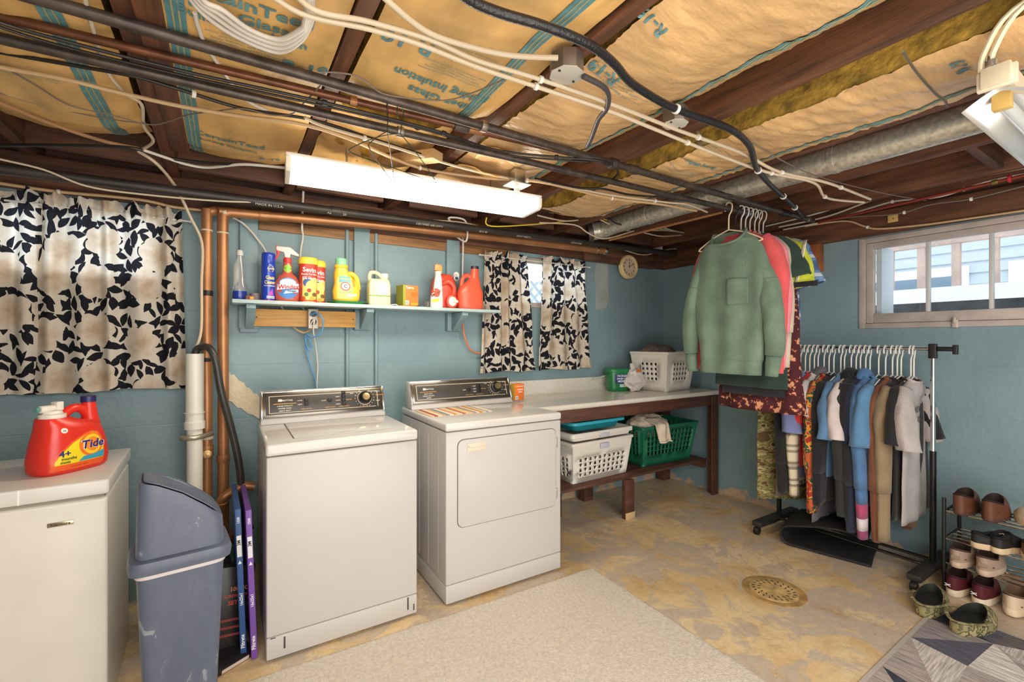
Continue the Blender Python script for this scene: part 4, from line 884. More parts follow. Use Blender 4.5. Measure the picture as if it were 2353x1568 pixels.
bb('apron', 1.72, 3.69, 2.44, 2.478, .785, .875); bb('apron', 1.72, 3.69, 2.98, 3.02, .785, .875); bb('side_rail', 3.655, 3.69, 2.48, 2.98, .785, .875)
bb('leg', 3.60, 3.69, 2.425, 2.438, .0, .875); bb('leg', 3.645, 3.69, 2.44, 2.50, .0, .783); bb('leg', 3.58, 3.68, 2.93, 3.02, 0, .783)
bb('shelf', 1.75, 3.60, 2.47, 2.97, .295, .313); bb('shelf_rail', 3.604, 3.64, 2.51, 2.92, .22, .292)
bb('leg', 2.555, 2.65, 2.44, 2.478, .0, .293); bb('leg', 2.55, 2.65, 2.90, 2.98, .0, .293); bb('leg', 2.1, 2.19, 2.75, 2.8, 0, .293); bb('leg', 1.78, 1.87, 2.47, 2.51, .0, .293)
bb('worn_foot', 2.553, 2.652, 2.436, 2.439, .0, .05, mat((206, 176, 130), .7))

# ------------------------------------------------------------------ freezer
fz = thing('chest_freezer', 'white chest freezer at the left edge with a red jug on its lid', 'freezer', (-1.50, 2.10, 0), .03)
FW = 1.15; FH = .862
mb = MB(); mb.box(0, FW, .0, .55, .0, FH - .065); mb.build('body', mat((222, 216, 206), .3, var=.02), fz, bevel=.012, seg=4)
mb = MB(); mb.box(.01, FW - .01, .012, .545, FH - .065, FH - .052); mb.build('gasket', mat((150, 140, 128), .6), fz, smooth=False)
mb = MB(); mb.box(-.006, FW + .006, -.012, .56, FH - .052, FH); mb.build('lid', WHITE, fz, bevel=.008, seg=3)
p = at(134, 1211, Y=2.10); mb = MB(); mb.box(p.x + 1.5 - .033, p.x + 1.5 + .033, -.005, .001, p.z - .007, p.z + .007); o = mb.build('badge', mat((190, 176, 150), .25, .8), fz, bevel=.001)
text('Kenmore', .013, fr(p.x + 1.5, -.0056, p.z - .004), mat((70, 60, 50), .4), fz)
mb = MB(); mb.box(FW - .22, FW - .216, -.0135, -.011, FH - .05, FH - .0); mb.build('lid_scratch', mat((245, 243, 238), .4), fz, smooth=False)

# ------------------------------------------------------------------ big red detergent jug
RED = mat((226, 52, 36), .28, var=.04, spec=.5)
p = at(150, 1082, Z=FH); tj = thing('detergent_jug', 'large red detergent jug with white tap standing on the freezer lid', 'jug', (p.x + .005, p.y + .02, FH), math.radians(47)); tj.scale = (.88, .88, .88)
rows = [(0, .118, .07), (.012, .13, .082), (.05, .134, .086), (.10, .128, .083), (.15, .118, .078), (.185, .106, .072, -.004), (.205, .09, .064, -.02), (.222, .058, .055, -.05), (.232, .048, .048, -.058)]
B = Bottle(rows, 3.0, 40); B.mesh('body', RED, tj)
mb = MB(); mb.tube(crom([(-.045, 0, .205), (-.02, 0, .24), (.02, 0, .262), (.055, 0, .25), (.078, 0, .215), (.09, 0, .17)], 6), [.018] * 6 + [.019] * 25, 14); mb.build('handle', RED, tj)
mb = MB(); mb.tube([(.088, 0, .16), (.083, 0, .22), (.078, 0, .285)], [.038, .029, .024], 18); mb.build('spout', RED, tj)
mb = MB(); mb.lathe([(.027, .0), (.027, .026), (.02, .028)], 22, (.0775, 0, .282)); mb.build('cap', mat((44, 36, 92), .4), tj)
mb = MB(); mb.lathe([(.044, .0), (.044, .016), (.034, .018), (.03, .03)], 26, (-.06, 0, .232)); mb.build('tap_collar', WHITEP, tj)
mb = MB(); mb.tube([(-.035, 0, .272), (-.105, 0, .272)], .015, 14); mb.box(-.055, -.03, -.018, .018, .262, .298); mb.build('tap', WHITEP, tj, bevel=.002)
mb = MB(); mb.lathe([(.010, 0), (.010, .012)], 14, M=Matrix.Translation((-.107, 0, .272)) @ Matrix.Rotation(-PI / 2, 4, 'Y')); mb.build('tap_button', mat((90, 150, 140), .4), tj)
_fr = B.front
B.front = lambda off=.0008: (lambda x, z: _fr(off)(x - .024, z))
f = B.front(.0008); f2 = B.front(.0014); f3 = B.front(.002); f4 = B.front(.0027)
def lab_poly(pts, m, fn, nm, sub=.02):
    me = bpy.data.meshes.new(nm); bm = bmesh.new(); vs_ = [bm.verts.new((x, z, 0)) for x, z in pts]; bm.faces.new(vs_); bmesh.ops.triangulate(bm, faces=bm.faces[:])
    for _ in range(4):
        es = [e for e in bm.edges if e.calc_length() > sub]
        if not es: break
        bmesh.ops.subdivide_edges(bm, edges=es, cuts=1); bmesh.ops.triangulate(bm, faces=bm.faces[:])
    for v in bm.verts: v.co = fn(v.co.x, v.co.y)
    bm.to_mesh(me); bm.free(); me.materials.append(m); return me
def label_poly(pts, m, fn, nm, par):
    o = bpy.data.objects.new(nm, lab_poly(pts, m, fn, nm)); COL.objects.link(o); o.parent = par; return o
arc = [(-.088, .018), (.1, .018), (.108, .03), (.11, .09), (.10, .135), (.085, .158), (.06, .166), (.03, .158), (-.02, .132), (-.06, .095), (-.085, .055)]
label_poly(arc, mat((238, 96, 40), .35), f, 'label_edge', tj)
label_poly([(-.078, .042), (.102, .042), (.105, .09), (.096, .13), (.08, .152), (.06, .159), (.03, .151), (-.015, .126), (-.053, .092), (-.075, .058)], mat((240, 214, 40), .35), f2, 'label', tj)
patch('logo_disc', mat((240, 120, 40), .35), tj, f3, .005, .103, .058, .157, shape='ell')
patch('logo_ring', mat((250, 204, 50), .35), tj, f4, .018, .094, .066, .150, shape='ell')
patch('logo_core', mat((242, 140, 40), .35), tj, B.front(.0032), .030, .084, .078, .138, shape='ell')
text('Tide', .052, lambda a, b: B.front(.0045)(.056 + a, .092 + b), mat((250, 250, 250), .4), tj, True, 1.08, .015, .18)
text('Tide', .048, lambda a, b: B.front(.0055)(.056 + a, .094 + b), mat((44, 40, 120), .4), tj, True, 1.08, .015, .18)
text('4+', .036, lambda a, b: f4(-.045 + a, .074 + b), mat((40, 40, 110), .4), tj, True, 1, .015)
text('months', .017, lambda a, b: f4(-.032 + a, .060 + b), mat((60, 70, 40), .4), tj, True, 1, .015); text('mois', .017, lambda a, b: f4(-.045 + a, .046 + b), mat((60, 70, 40), .4), tj, True, 1, .015)
label_poly([(.0, .045), (.104, .045), (.106, .075), (.06, .064), (.02, .062)], mat((60, 160, 190), .35), f4, 'label_band', tj)
text('154 FL OZ / 4.55 L', .009, lambda a, b: f3(.005 + a, .026 + b), mat((150, 40, 30), .4), tj, False, 1, .015)
patch('seal', WHITEP, tj, f, -.05, -.028, .17, .192, shape='ell'); text('he', .009, lambda a, b: f3(-.039 + a, .178 + b), mat((60, 60, 130), .4), tj)

# ------------------------------------------------------------------ swing lid trash can
CAN = ramp_mat([(0, (80, 88, 106)), (.5, (88, 96, 114)), (.645, (92, 100, 117)), (.69, (140, 144, 152)), (1, (150, 154, 160))], 16, 8, False, .42, 1.2, (1, 1, .55))
tc_ = thing('trash_can', 'tall slate blue swing lid trash can in front of the freezer', 'trash can', (-.128, 1.97, 0), .10); tc_.scale = (.82, .86, 1)
rows = [(0, .115, .085), (.02, .12, .09), (.58, .148, .115), (.60, .15, .117)]
Bottle(rows, 7, 48, .06).mesh('bin', CAN, tc_)
rows = [(.592, .15, .117), (.60, .172, .138), (.625, .176, .142), (.64, .17, .136), (.645, .155, .12)]
Bottle(rows, 7, 48, .01).mesh('rim', CAN, tc_)
rows = [(.582, .153, .12), (.592, .158, .124), (.6, .156, .122)]
Bottle(rows, 7, 48, .01).mesh('liner_bag', mat((208, 200, 198), .35), tc_)
# hood: tall at the left, sloping to the right
mb = MB(); rings = []
n = 48
for q in (0, .25, .5, .75, .93, 1.0):
    ring = []
    for k in range(n):
        an = 2 * PI * k / n; sx, sy = superp(math.cos(an), 7), superp(math.sin(an), 7)
        sh = 1 - .04 * q - (.03 if q == 1.0 else 0)
        x_ = sx * .15 * sh; y_ = sy * .116 * sh
        top = .745 + .155 * (.5 - sx / 2) ** .9 if True else 0
        top = .735 + .155 * (1 - ((sx + 1) / 2) ** 1.6)
        ring.append(Vector((x_, y_, .64 + (top - .64) * q)))
    rings.append(ring)
mb.loft(rings); mb.build('hood', CAN, tc_, ang=50)
mb = MB(); fl = []
for o_, zz_ in ((0, .003), (0, .006), (.012, .007), (.02, .004)):
    ring = []
    for k in range(n):
        an = 2 * PI * k / n; sx, sy = superp(math.cos(an), 8), superp(math.sin(an), 8)
        x_ = sx * (.125 - o_); y_ = sy * (.098 - o_); q = (x_ / .142 + 1) / 2
        ring.append(Vector((x_, y_, .735 + .155 * (1 - max(0, q) ** 1.6) + zz_)))
    fl.append(ring)
mb.loft(fl); mb.build('swing_flap', mat((96, 106, 126), .35, var=.06), tc_, ang=40)
for i in range(0):
    rr = random.Random(i); x_ = -.06 + .17 * rr.random(); z_ = .66 + .07 * rr.random(); w_ = .004 + .012 * rr.random()
    mb = MB(); mb.box(x_, x_ + w_, -.1185, -.113, z_, z_ + .0016 + .002 * rr.random()); mb.build('scuff', mat((176, 176, 178), .6), tc_, smooth=False)

# ------------------------------------------------------------------ air filters, screwdriver box
def filt(label, x, y, c, rz, tilt):
    r = thing('air_filter', label, 'air filter', (x, y, 0.01), rz); r.rotation_euler = (0, tilt, rz)
    mb = MB(); mb.box(-.011, .011, 0, .40, 0, .632); mb.build('frame', mat(c, .5), r, bevel=.001)
    mb = MB(); mb.box(-.0085, .0085, -.0006, 0, .43, .52); mb.build('label', mat((226, 226, 228), .5), r, smooth=False)
    def side(z0): return lambda a, b: (b * 1.0 - .004, -.0012, z0 + a) if False else (-(b) + .005, -.0012, z0 + a)
    def up(z0): return lambda a, b: (.005 - b, -.0014, z0 + a)
    text('Filtrete', .020, up(.07), mat((232, 232, 236), .5), r); text('16x25x1', .016, up(.25), mat((232, 232, 236), .5), r); text('3M', .018, up(.49), mat((20, 20, 20), .5), r, True)
    text('1500', .014, up(.585), mat((232, 232, 236), .5), r)
    mb = MB(); mb.add([(-.007, -.001, .40), (.007, -.001, .40), (0, -.001, .415)], [(0, 1, 2)]); mb.build('arrow', mat((232, 232, 236), .5), r)
    return r
filt('blue edged furnace air filter leaning left of the washer', .070, 2.235, (44, 82, 136), .02, -.035)
filt('purple edged furnace air filter touching the washer side', .108, 2.20, (116, 74, 160), .02, -.035)
bx_ = thing('tool_box', 'black screwdriver set carton leaning between trash can and air filters', 'box', (-.0, 2.28, .03), .25); bx_.rotation_euler = (-.12, .16, .15)
mb = MB(); mb.box(-.10, .075, 0, .07, 0, .34); mb.build('carton', mat((24, 22, 24), .35), bx_, bevel=.002)
text('100 PC.', .024, fr(.025, -.001, .24), mat((220, 120, 90), .5), bx_); text('SCREWDRIVER', .0165, fr(.022, -.001, .215), mat((200, 60, 40), .5), bx_); text('SET', .024, fr(.005, -.001, .185), mat((200, 60, 40), .5), bx_)
for i in range(3): mb = MB(); mb.box(-.06, .05, -.001, 0, .12 - i * .03, .13 - i * .03); mb.build('print_line', mat((120, 30, 30), .5), bx_, smooth=False)
b2 = thing('flat_carton', 'flattened dark carton lying under the screwdriver carton', 'box', (-.02, 2.24, .015), .5); b2.rotation_euler = (.25, 0, .5)
mb = MB(); mb.box(-.10, .12, -.06, .09, 0, .025); mb.build('carton', mat((30, 28, 28), .4), b2, bevel=.002); mb = MB(); mb.box(-.02, .09, -.061, -.06, .004, .02); mb.build('print_line', mat((214, 196, 190), .5), b2, smooth=False)
b3 = thing('small_carton', 'small red and black box behind the trash can by the copper pipe', 'box', (-.09, 2.5, .36), .3)
mb = MB(); mb.box(-.04, .06, 0, .06, 0, .09); mb.build('carton', mat((40, 34, 36), .4), b3, bevel=.002); mb = MB(); mb.box(-.036, .02, -.001, 0, .05, .08); mb.build('label', mat((190, 40, 46), .4), b3, smooth=False)
b4 = thing('storage_crate', 'dark crate stacked low behind the trash can', 'crate', (-.10, 2.48, 0), .1)
mb = MB(); mb.box(-.12, .12, -.02, .22, 0, .358); mb.build('crate_body', mat((36, 32, 32), .6), b4, bevel=.01)
mb = MB(); mb.box(-.125, .125, -.026, .226, .325, .345); mb.build('crate_rim', mat((48, 42, 40), .6), b4, bevel=.004)
# ------------------------------------------------------------------ shelf, outlet board, clock
SZ = 1.572
sh = thing('wall_shelf', 'long pale blue painted wooden shelf on the back wall', 'shelf', (.85, 2.92, SZ))
mb = MB(); mb.box(.035 - .85, 1.672 - .85, -.118, .12, -.02, 0); mb.build('shelf_board', mat((186, 206, 206), .4, var=.05), sh, bevel=.002)
for x in (.12, .755, 1.40):
    mb = MB(); mb.prism([(-.10, -.022), (.08, -.022), (.08, -.14), (.055, -.15), (.03, -.13), (-.10, -.045)], x - .02 - .85, x + .025 - .85, 'yz'); mb.build('bracket', BLUEPAINT, sh, bevel=.002)
    mb = MB(); mb.box(x - .05 - .85, x + .05 - .85, .075, .086, -.15, -.022); mb.build('cleat', BLUEPAINT, sh, bevel=.002)
ob = thing('outlet_board', 'varnished pine board with a double outlet under the shelf', 'outlet', (.42, 2.95, 1.435))
mb = MB(); mb.box(-.28, .28, 0, .022, 0, .098); mb.build('board', PINE, ob, bevel=.002)
mb = MB(); mb.box(-.002, .054, -.045, 0, -.012, .105); mb.build('outlet_box', mat((176, 166, 154), .4, .5), ob, bevel=.003)
for z in (.028, .075):
    mb = MB(); mb.lathe([(.018, 0), (.018, .003)], 16, M=Matrix.Translation((.026, -.045, z)) @ Matrix.Rotation(PI / 2, 4, 'X')); mb.build('receptacle', mat((40, 36, 34), .4), ob)
for x in (-.265, .265):
    mb = MB(); mb.lathe([(.005, 0), (.005, .002)], 10, M=Matrix.Translation((x, 0, .05)) @ Matrix.Rotation(PI / 2, 4, 'X')); mb.build('screw', STEEL_D, ob)
cp = lambda u, v, Y=2.93: at(u, v, Y=Y)
run('power_cord', 'blue power cord looped below the outlet behind the washer', 'cord', [cp(712, 724, 2.895), cp(728, 720, 2.87), cp(742, 735, 2.87), cp(738, 765, 2.89), cp(718, 775, 2.92), cp(704, 768, 2.95), cp(702, 785, 2.97), cp(710, 805, 2.98), cp(716, 795, 2.98), cp(706, 775, 2.985), cp(703, 800, 2.99), cp(712, 835, 3.0), cp(724, 872, 3.0), cp(728, 900, 3.0)], .0045, mat((96, 156, 204), .4))
run('power_cord', 'white power cord dropping from the outlet behind the washer', 'cord', [cp(714, 745, 2.9), cp(722, 735, 2.88), cp(720, 760, 2.9), cp(726, 800, 2.97), cp(730, 840, 3.0), cp(729, 870, 3.0), cp(728, 895, 3.0)], .0045, WCAB)
run('cable', 'tan cable looping under the pine outlet board', 'cable', [cp(672, 748, 2.99), cp(682, 758, 2.98), cp(700, 765, 2.97), cp(714, 756, 2.95), cp(716, 748, 2.93)], .005, TAN)
ck = thing('wall_clock', 'round cream wall clock high on the back wall', 'clock', at(1437, 615, Y=WY - .035) + Vector((0, -.04, 0)))
RX = Matrix.Rotation(PI / 2, 4, 'X')
mb = MB(); mb.lathe([(.102, -.03), (.11, -.02), (.112, .0), (.106, .016), (.095, .022), (.086, .018), (.084, .008)], 40, M=RX, cap=False); mb.build('rim', mat((232, 208, 150), .35), ck)
mb = MB(); mb.lathe([(.09, -.03), (.09, .006)], 36, M=RX); mb.build('face', mat((226, 200, 172), .5), ck)
for i in range(1, 13):
    an = PI / 2 - i * PI / 6; text(str(i), .028, fr(math.cos(an) * .066, -.0075, math.sin(an) * .066 - .010), mat((40, 30, 30), .5), ck)
for an, l_, w_, nm in ((PI / 2 - .03, .045, .005, 'hour_hand'), (PI / 2 - 1.08, .065, .004, 'minute_hand')):
    mb = MB(); M = Matrix.Rotation(-an, 4, 'Y'); mb.box(-.01, l_, -.010, -.0085, -w_ / 2, w_ / 2, M); mb.build(nm, BLACKP, ck, smooth=False)

# ------------------------------------------------------------------ things on the shelf
def sx(u, Y=2.9): return at(u, 690, Y=Y).x
# clear bottle with blue liquid
r = thing('spray_bottle', 'clear plastic bottle half full of blue liquid at the shelf end', 'bottle', (sx(551), 2.9, SZ))
CLEARP = mat((220, 222, 222), .08, trans=.75, spec=.4)
Bottle([(0, .030, .026), (.01, .034, .03), (.07, .031, .028), (.12, .024, .022), (.19, .018, .018), (.245, .014, .014)], 2.2, 24).mesh('bottle', CLEARP, r)
Bottle([(.001, .0312, .0272), (.01, .0346, .0306), (.05, .0326, .0292)], 2.2, 24).mesh('liquid', mat((34, 58, 150), .15), r)
mb = MB(); mb.lathe([(.017, .245), (.017, .268), (.012, .275)], 14); mb.build('cap', mat((214, 212, 206), .4), r)
mb = MB(); mb.add([(-.03, -.02, .08), (-.005, -.024, .08), (-.008, -.02, .23), (-.028, -.014, .19)], [(0, 1, 2, 3)]); mb.build('loose_film', mat((222, 218, 212), .2, alpha=.4), r, solid=.0006)
r = thing('tape_roll', 'small roll of grey tape behind the blue spray can', 'tape', (sx(589), 2.94, SZ)); mb = MB(); mb.lathe([(.03, 0), (.03, .045), (.018, .045), (.018, 0)], 20, cap=False); mb.build('roll', mat((158, 140, 142), .5), r); mb = MB(); mb.lathe([(.0182, .0), (.0182, .046), (.0165, .046), (.0165, 0)], 20, cap=False); mb.build('core', mat((170, 130, 90), .7), r)
r = thing('matchbox', 'tiny orange and black box beside the blue liquid bottle', 'box', (sx(572), 2.845, SZ), .2); mb = MB(); mb.box(-.02, .02, -.012, .012, 0, .022); mb.build('sleeve', mat((120, 60, 34), .5), r, bevel=.001); mb = MB(); mb.box(.0, .018, -.0126, -.012, .004, .018); mb.build('label', mat((240, 160, 50), .5), r, smooth=False)
# blue aerosol
r = thing('aerosol_can', 'tall blue glass cleaner spray can on the shelf', 'spray can', (sx(616), 2.875, SZ))
B = Bottle([(0, .034, .034), (.004, .0355, .0355), (.205, .0355, .0355), (.208, .034, .034), (.21, .0345, .0345), (.262, .0345, .0345), (.268, .03, .03)], 2.0, 28); B.mesh('can', mat((34, 66, 178), .25, coat=.3), r)
f = B.front(.0006); hexp = [(.010 + .018 * math.cos(i * PI / 3), .178 + .018 * math.sin(i * PI / 3)) for i in range(6)]
label_poly(hexp, mat((250, 220, 90), .4), f, 'hex_badge', r); hexp = [(.010 + .015 * math.cos(i * PI / 3), .178 + .015 * math.sin(i * PI / 3)) for i in range(6)]; label_poly(hexp, mat((40, 60, 160), .4), B.front(.0012), 'hex_core', r)
text('NAPA', .011, lambda a, b: B.front(.002)(.010 + a, .174 + b), mat((250, 236, 180), .4), r, True, 1, .006)
text('Glass', .027, lambda a, b: B.front(.001)(.006 + a, .120 + b), mat((250, 226, 110), .4), r, True, .75, .006); text('Cleaner', .027, lambda a, b: B.front(.001)(.005 + a, .094 + b), mat((250, 226, 110), .4), r, True, .62, .006)
text('WITH AMMONIA', .009, lambda a, b: B.front(.001)(.004 + a, .08 + b), mat((240, 240, 240), .4), r, True, .8, .006)
label_poly([(-.006, .03), (.022, .03), (.018, .07)], mat((190, 80, 190), .4), f, 'flash', r)
for z in (.014, .022): patch('print_line', mat((236, 236, 240), .5), r, f, -.012, .028, z, z + .005, 8, 1)
mb = MB(); mb.lathe([(.0362, 0), (.0362, .006)], 28); mb.build('base_ring', mat((200, 60, 70), .3, .4), r)
# trigger bottle
r = thing('trigger_bottle', 'red trigger spray bottle with round blue and white label', 'bottle', (sx(659), 2.865, SZ), -.05); r.scale = (1.14,) * 3
B = Bottle([(0, .050, .028), (.012, .056, .033), (.05, .060, .035), (.095, .056, .033), (.125, .042, .027), (.14, .024, .021), (.165, .021, .019), (.19, .019, .018), (.20, .015, .015)], 2.3, 32)
B.mesh('bottle', mat((216, 104, 84), .15, trans=.25), r)
mb = MB(); mb.lathe([(.0185, .196), (.0185, .216), (.014, .219)], 18); mb.build('collar', mat((222, 60, 52), .4), r)
mb = MB(); mb.prism([(-.05, .272), (.012, .272), (.052, .238), (.05, .228), (.012, .238), (.012, .219), (-.012, .219), (-.016, .244), (-.05, .252)], -.011, .011); mb.build('trigger_head', mat((240, 214, 206), .35), r, bevel=.003)
mb = MB(); mb.prism([(-.052, .275), (-.038, .275), (-.034, .25), (-.036, .232), (-.052, .205), (-.058, .208), (-.046, .235), (-.05, .25)], -.008, .008); mb.build('trigger', mat((206, 44, 60), .4), r, bevel=.002)
f = B.front(.0007); patch('label', mat((60, 130, 200), .4), r, f, -.050, .050, .014, .118, shape='ell'); patch('label_burst', mat((214, 232, 244), .4), r, B.front(.0014), -.036, .036, .07, .112, shape='ell')
label_poly([(-.048, .055), (.050, .068), (.049, .090), (-.044, .082)], mat((236, 240, 246), .4), B.front(.002), 'label_band', r)
text('Windex', .030, lambda a, b: B.front(.003)(.002 + a, .062 + b + .06 * a), mat((216, 50, 40), .4), r, True, .95, .008, .1)
label_poly([(-.02, .036), (.046, .048), (.046, .062), (-.01, .052)], mat((196, 226, 240), .4), B.front(.002), 'label_band', r); text('Vinegar', .014, lambda a, b: B.front(.003)(.018 + a, .048 + b + .08 * a), mat((40, 60, 90), .4), r, True, 1, .008)
patch('neck_label', mat((150, 206, 70), .4), r, B.front(.0009), -.019, .019, .145, .182, shape='ell')
# two yellow lidded canisters
def canister(label, u, Y):
    r = thing('canister', label, 'canister', (sx(u, Y), Y, SZ)); r.scale = (1.14,) * 3; B = Bottle([(0, .038, .03), (.006, .040, .032), (.19, .043, .034)], 2.6, 28); B.mesh('can', mat((206, 66, 44), .35), r)
    Bottle([(.19, .0455, .037), (.194, .047, .038), (.212, .046, .037), (.222, .042, .033), (.225, .038, .03)], 2.4, 28, .005).mesh('lid', mat((246, 212, 70), .4), r)
    patch('label_yellow', mat((240, 206, 110), .4), r, B.front(.0008), -.03, .039, .0, .12, 10, 6); patch('label_red', mat((200, 60, 40), .4), r, B.front(.0009), -.039, .042, .118, .188, 10, 4)
    patch('label_blue', mat((60, 90, 150), .4), r, B.front(.0014), -.028, .012, .075, .118, shape='ell'); patch('label_bug', mat((246, 214, 120), .4), r, B.front(.002), -.016, .036, .05, .108, shape='ell')
    text('Sevin', .032, lambda a, b: B.front(.0018)(.002 + a, .150 + b - .06 * a), mat((250, 246, 240), .4), r, True, .95, .008); text('Ready-To-Use', .012, lambda a, b: B.front(.0018)(.0 + a, .135 + b), mat((240, 240, 246), .4), r, True, 1, .008)
    text('5% Dust', .018, lambda a, b: B.front(.0026)(.0 + a, .114 + b), mat((250, 246, 246), .4), r, True, 1, .008)
    for i in range(5): patch('leaf_print', mat([(200, 90, 40), (90, 120, 60), (180, 60, 40), (230, 170, 60), (120, 90, 50)][i], .5), r, B.front(.0015 + .0003 * i), -.034 + i * .012, -.016 + i * .013, .008 + (i % 3) * .02, .028 + (i % 3) * .02, shape='ell')
canister('red insect dust canister with yellow lid, nearer one', 708, 2.845)
canister('red insect dust canister with yellow lid, tucked behind its twin', 727, 2.925)
# yellow detergent on a green tray
r = thing('tray', 'shallow green plastic tray under the yellow detergent bottle', 'tray', (sx(800, 2.88), 2.885, SZ)); mb = MB(); Bq = Bottle([(0, .085, .06), (.012, .092, .066)], 3, 32); Bq.mesh('tray_base', mat((50, 170, 76), .35), r); Bottle([(.012, .115, .075), (.016, .116, .076)], 3, 32).mesh('tray_rim', mat((70, 150, 90), .25, trans=.3), r)
r = thing('detergent_bottle', 'yellow laundry detergent bottle with pale green cap on the green tray', 'bottle', (sx(796, 2.88), 2.885, SZ + .017))
B = Bottle([(0, .065, .036), (.01, .076, .043), (.06, .080, .046), (.11, .070, .042), (.145, .054, .036, -.018), (.17, .044, .034, -.028), (.195, .036, .033, -.030), (.20, .034, .032, -.030), (.205, .040, .036, -.030), (.218, .040, .036, -.030), (.22, .03, .03, -.030)], 2.5, 36); YEL = mat((246, 204, 70), .28)
B.mesh('bottle', YEL, r)
mb = MB(); mb.tube(crom([(.0, 0, .165), (.03, 0, .172), (.058, 0, .150), (.068, 0, .115), (.070, 0, .075)], 6), .0155, 14); mb.build('handle', YEL, r)
mb = MB(); mb.tube(crom([(.03, -.028, .07), (.036, -.036, .10), (.03, -.034, .13)], 5), .008, 8); mb.build('handle_shade', mat((206, 160, 50), .5), r)  # darker yellow bead standing in for shade in the handle hollow
mb = MB(); mb.lathe([(.033, .22), (.033, .255), (.031, .259)], 24, (-.030, 0, 0)); mb.build('cap', mat((150, 218, 168), .4), r)
f = B.front(.0007); patch('label', mat((240, 220, 130), .4), r, f, -.060, .030, .015, .14, 12, 8); patch('label_blue', mat((110, 180, 190), .4), r, B.front(.0012), -.048, .015, .112, .150, 8, 4)
text('25% MORE', .012, lambda a, b: B.front(.002)(-.016 + a, .13 + b), mat((236, 226, 80), .4), r, True, 1, .008)
patch('logo_ring', mat((216, 90, 80), .4), r, B.front(.0016), -.042, .015, .062, .116, shape='ell'); patch('logo_core', mat((240, 236, 226), .4), r, B.front(.0022), -.036, .009, .068, .110, shape='ell'); text('C', .03, lambda a, b: B.front(.003)(-.013 + a, .080 + b), mat((90, 70, 70), .4), r, True, 1, .008)
text('CLEAN BURST', .011, lambda a, b: B.front(.002)(-.012 + a, .050 + b + .1 * a), mat((90, 180, 180), .4), r, True, 1, .008); label_poly([(-.01, .026), (.052, .032), (.054, .046), (-.006, .040)], mat((240, 240, 236), .4), B.front(.0016), 'label_band', r)
# ivory jug
r = thing('plastic_jug', 'ivory plastic jug with pink sticker and white cap on the shelf', 'jug', (sx(871, 2.86), 2.87, SZ)); r.scale = (1.13,) * 3
B = Bottle([(0, .056, .034), (.006, .060, .038), (.115, .060, .038), (.135, .056, .034), (.145, .05, .03)], 6, 36); IV = mat((236, 224, 182), .35); B.mesh('jug_body', IV, r)
mb = MB(); mb.tube(crom([(-.048, 0, .135), (-.050, 0, .165), (-.040, 0, .182), (-.012, 0, .182), (.012, 0, .166), (.026, 0, .145)], 5), .0105, 12); mb.build('handle', IV, r)
mb = MB(); mb.tube([(.032, 0, .14), (.034, 0, .16)], .019, 16); mb.build('neck', IV, r); mb = MB(); mb.lathe([(.020, .158), (.020, .178), (.018, .18)], 20, (.034, 0, 0)); mb.build('cap', mat((244, 240, 228), .4), r)
patch('sticker', mat((244, 190, 206), .5), r, B.front(.001), -.022, .044, .058, .118, 8, 2); patch('stripe', mat((120, 180, 60), .4), r, B.front(.0012), -.059, .059, .05, .055, 24, 1)
# bait carton
r = carton('orange and green carton lying on the shelf beside the ivory jug', .115, .085, .135, (sx(925, 2.86), 2.85, SZ + .006), .22, (240, 140, 70), (150, 150, 60), [('Terro', .024, .05, .112)]); 
mb = MB(); mb.box(.0, .016, -.0012, .0, .0, .135); mb.build('edge_panel', mat((170, 180, 60), .5), r, smooth=False)
for c, z0, z1 in (((240, 120, 50), .05, .07), ((250, 180, 60), .004, .018)): mb = MB(); mb.box(.058, .112, -.001, .0, z0 * 1.3, z1 * 1.3); mb.build('print_block', mat(c, .5), r, smooth=False)
r = thing('cardboard_sheet', 'squashed brown cardboard under the orange carton', 'box', (sx(935, 2.84), 2.86, SZ), -.2); mb = MB(); mb.box(-.05, .04, -.03, .03, 0, .0055); mb.build('flap', mat((170, 110, 50), .6), r, bevel=.001); mb = MB(); mb.box(-.045, .02, -.031, -.0302, .001, .0045); mb.build('edge', mat((210, 150, 60), .6), r, smooth=False)
r = thing('metal_disc', 'small dark grey disc lying on the shelf', 'disc', (sx(968, 2.84), 2.84, SZ)); mb = MB(); mb.lathe([(.028, 0), (.028, .008), (.026, .009)], 24); mb.build('lid', mat((84, 88, 96), .4), r); mb = MB(); mb.lathe([(.022, .009), (.022, .0105)], 24); mb.build('lid_top', mat((96, 100, 108), .4), r)
r = thing('clip', 'bent white plastic clip lying by the ivory jug', 'clip', (sx(905, 2.83), 2.825, SZ + .003)); mb = MB(); mb.tube(crom([(-.03, 0, 0), (-.01, 0, .004), (.01, -.005, .006), (.02, 0, .0)], 4), .003, 6); mb.build('clip_arm', WHITEP, r); mb = MB(); mb.tube([(.015, 0, .002), (.03, .012, .002)], .0026, 6); mb.build('clip_tip', WHITEP, r)
r = thing('clear_cup', 'small clear glass cup behind the grey disc', 'cup', (sx(985, 2.92), 2.93, SZ)); mb = MB(); mb.lathe([(.026, 0), (.03, .045), (.028, .045), (.024, .004)], 20, cap=False); mb.build('cup', mat((224, 224, 220), .05, trans=.85), r); mb = MB(); mb.lathe([(.0255, .0), (.0255, .003)], 20); mb.build('cup_base', mat((214, 214, 210), .1, trans=.6), r)
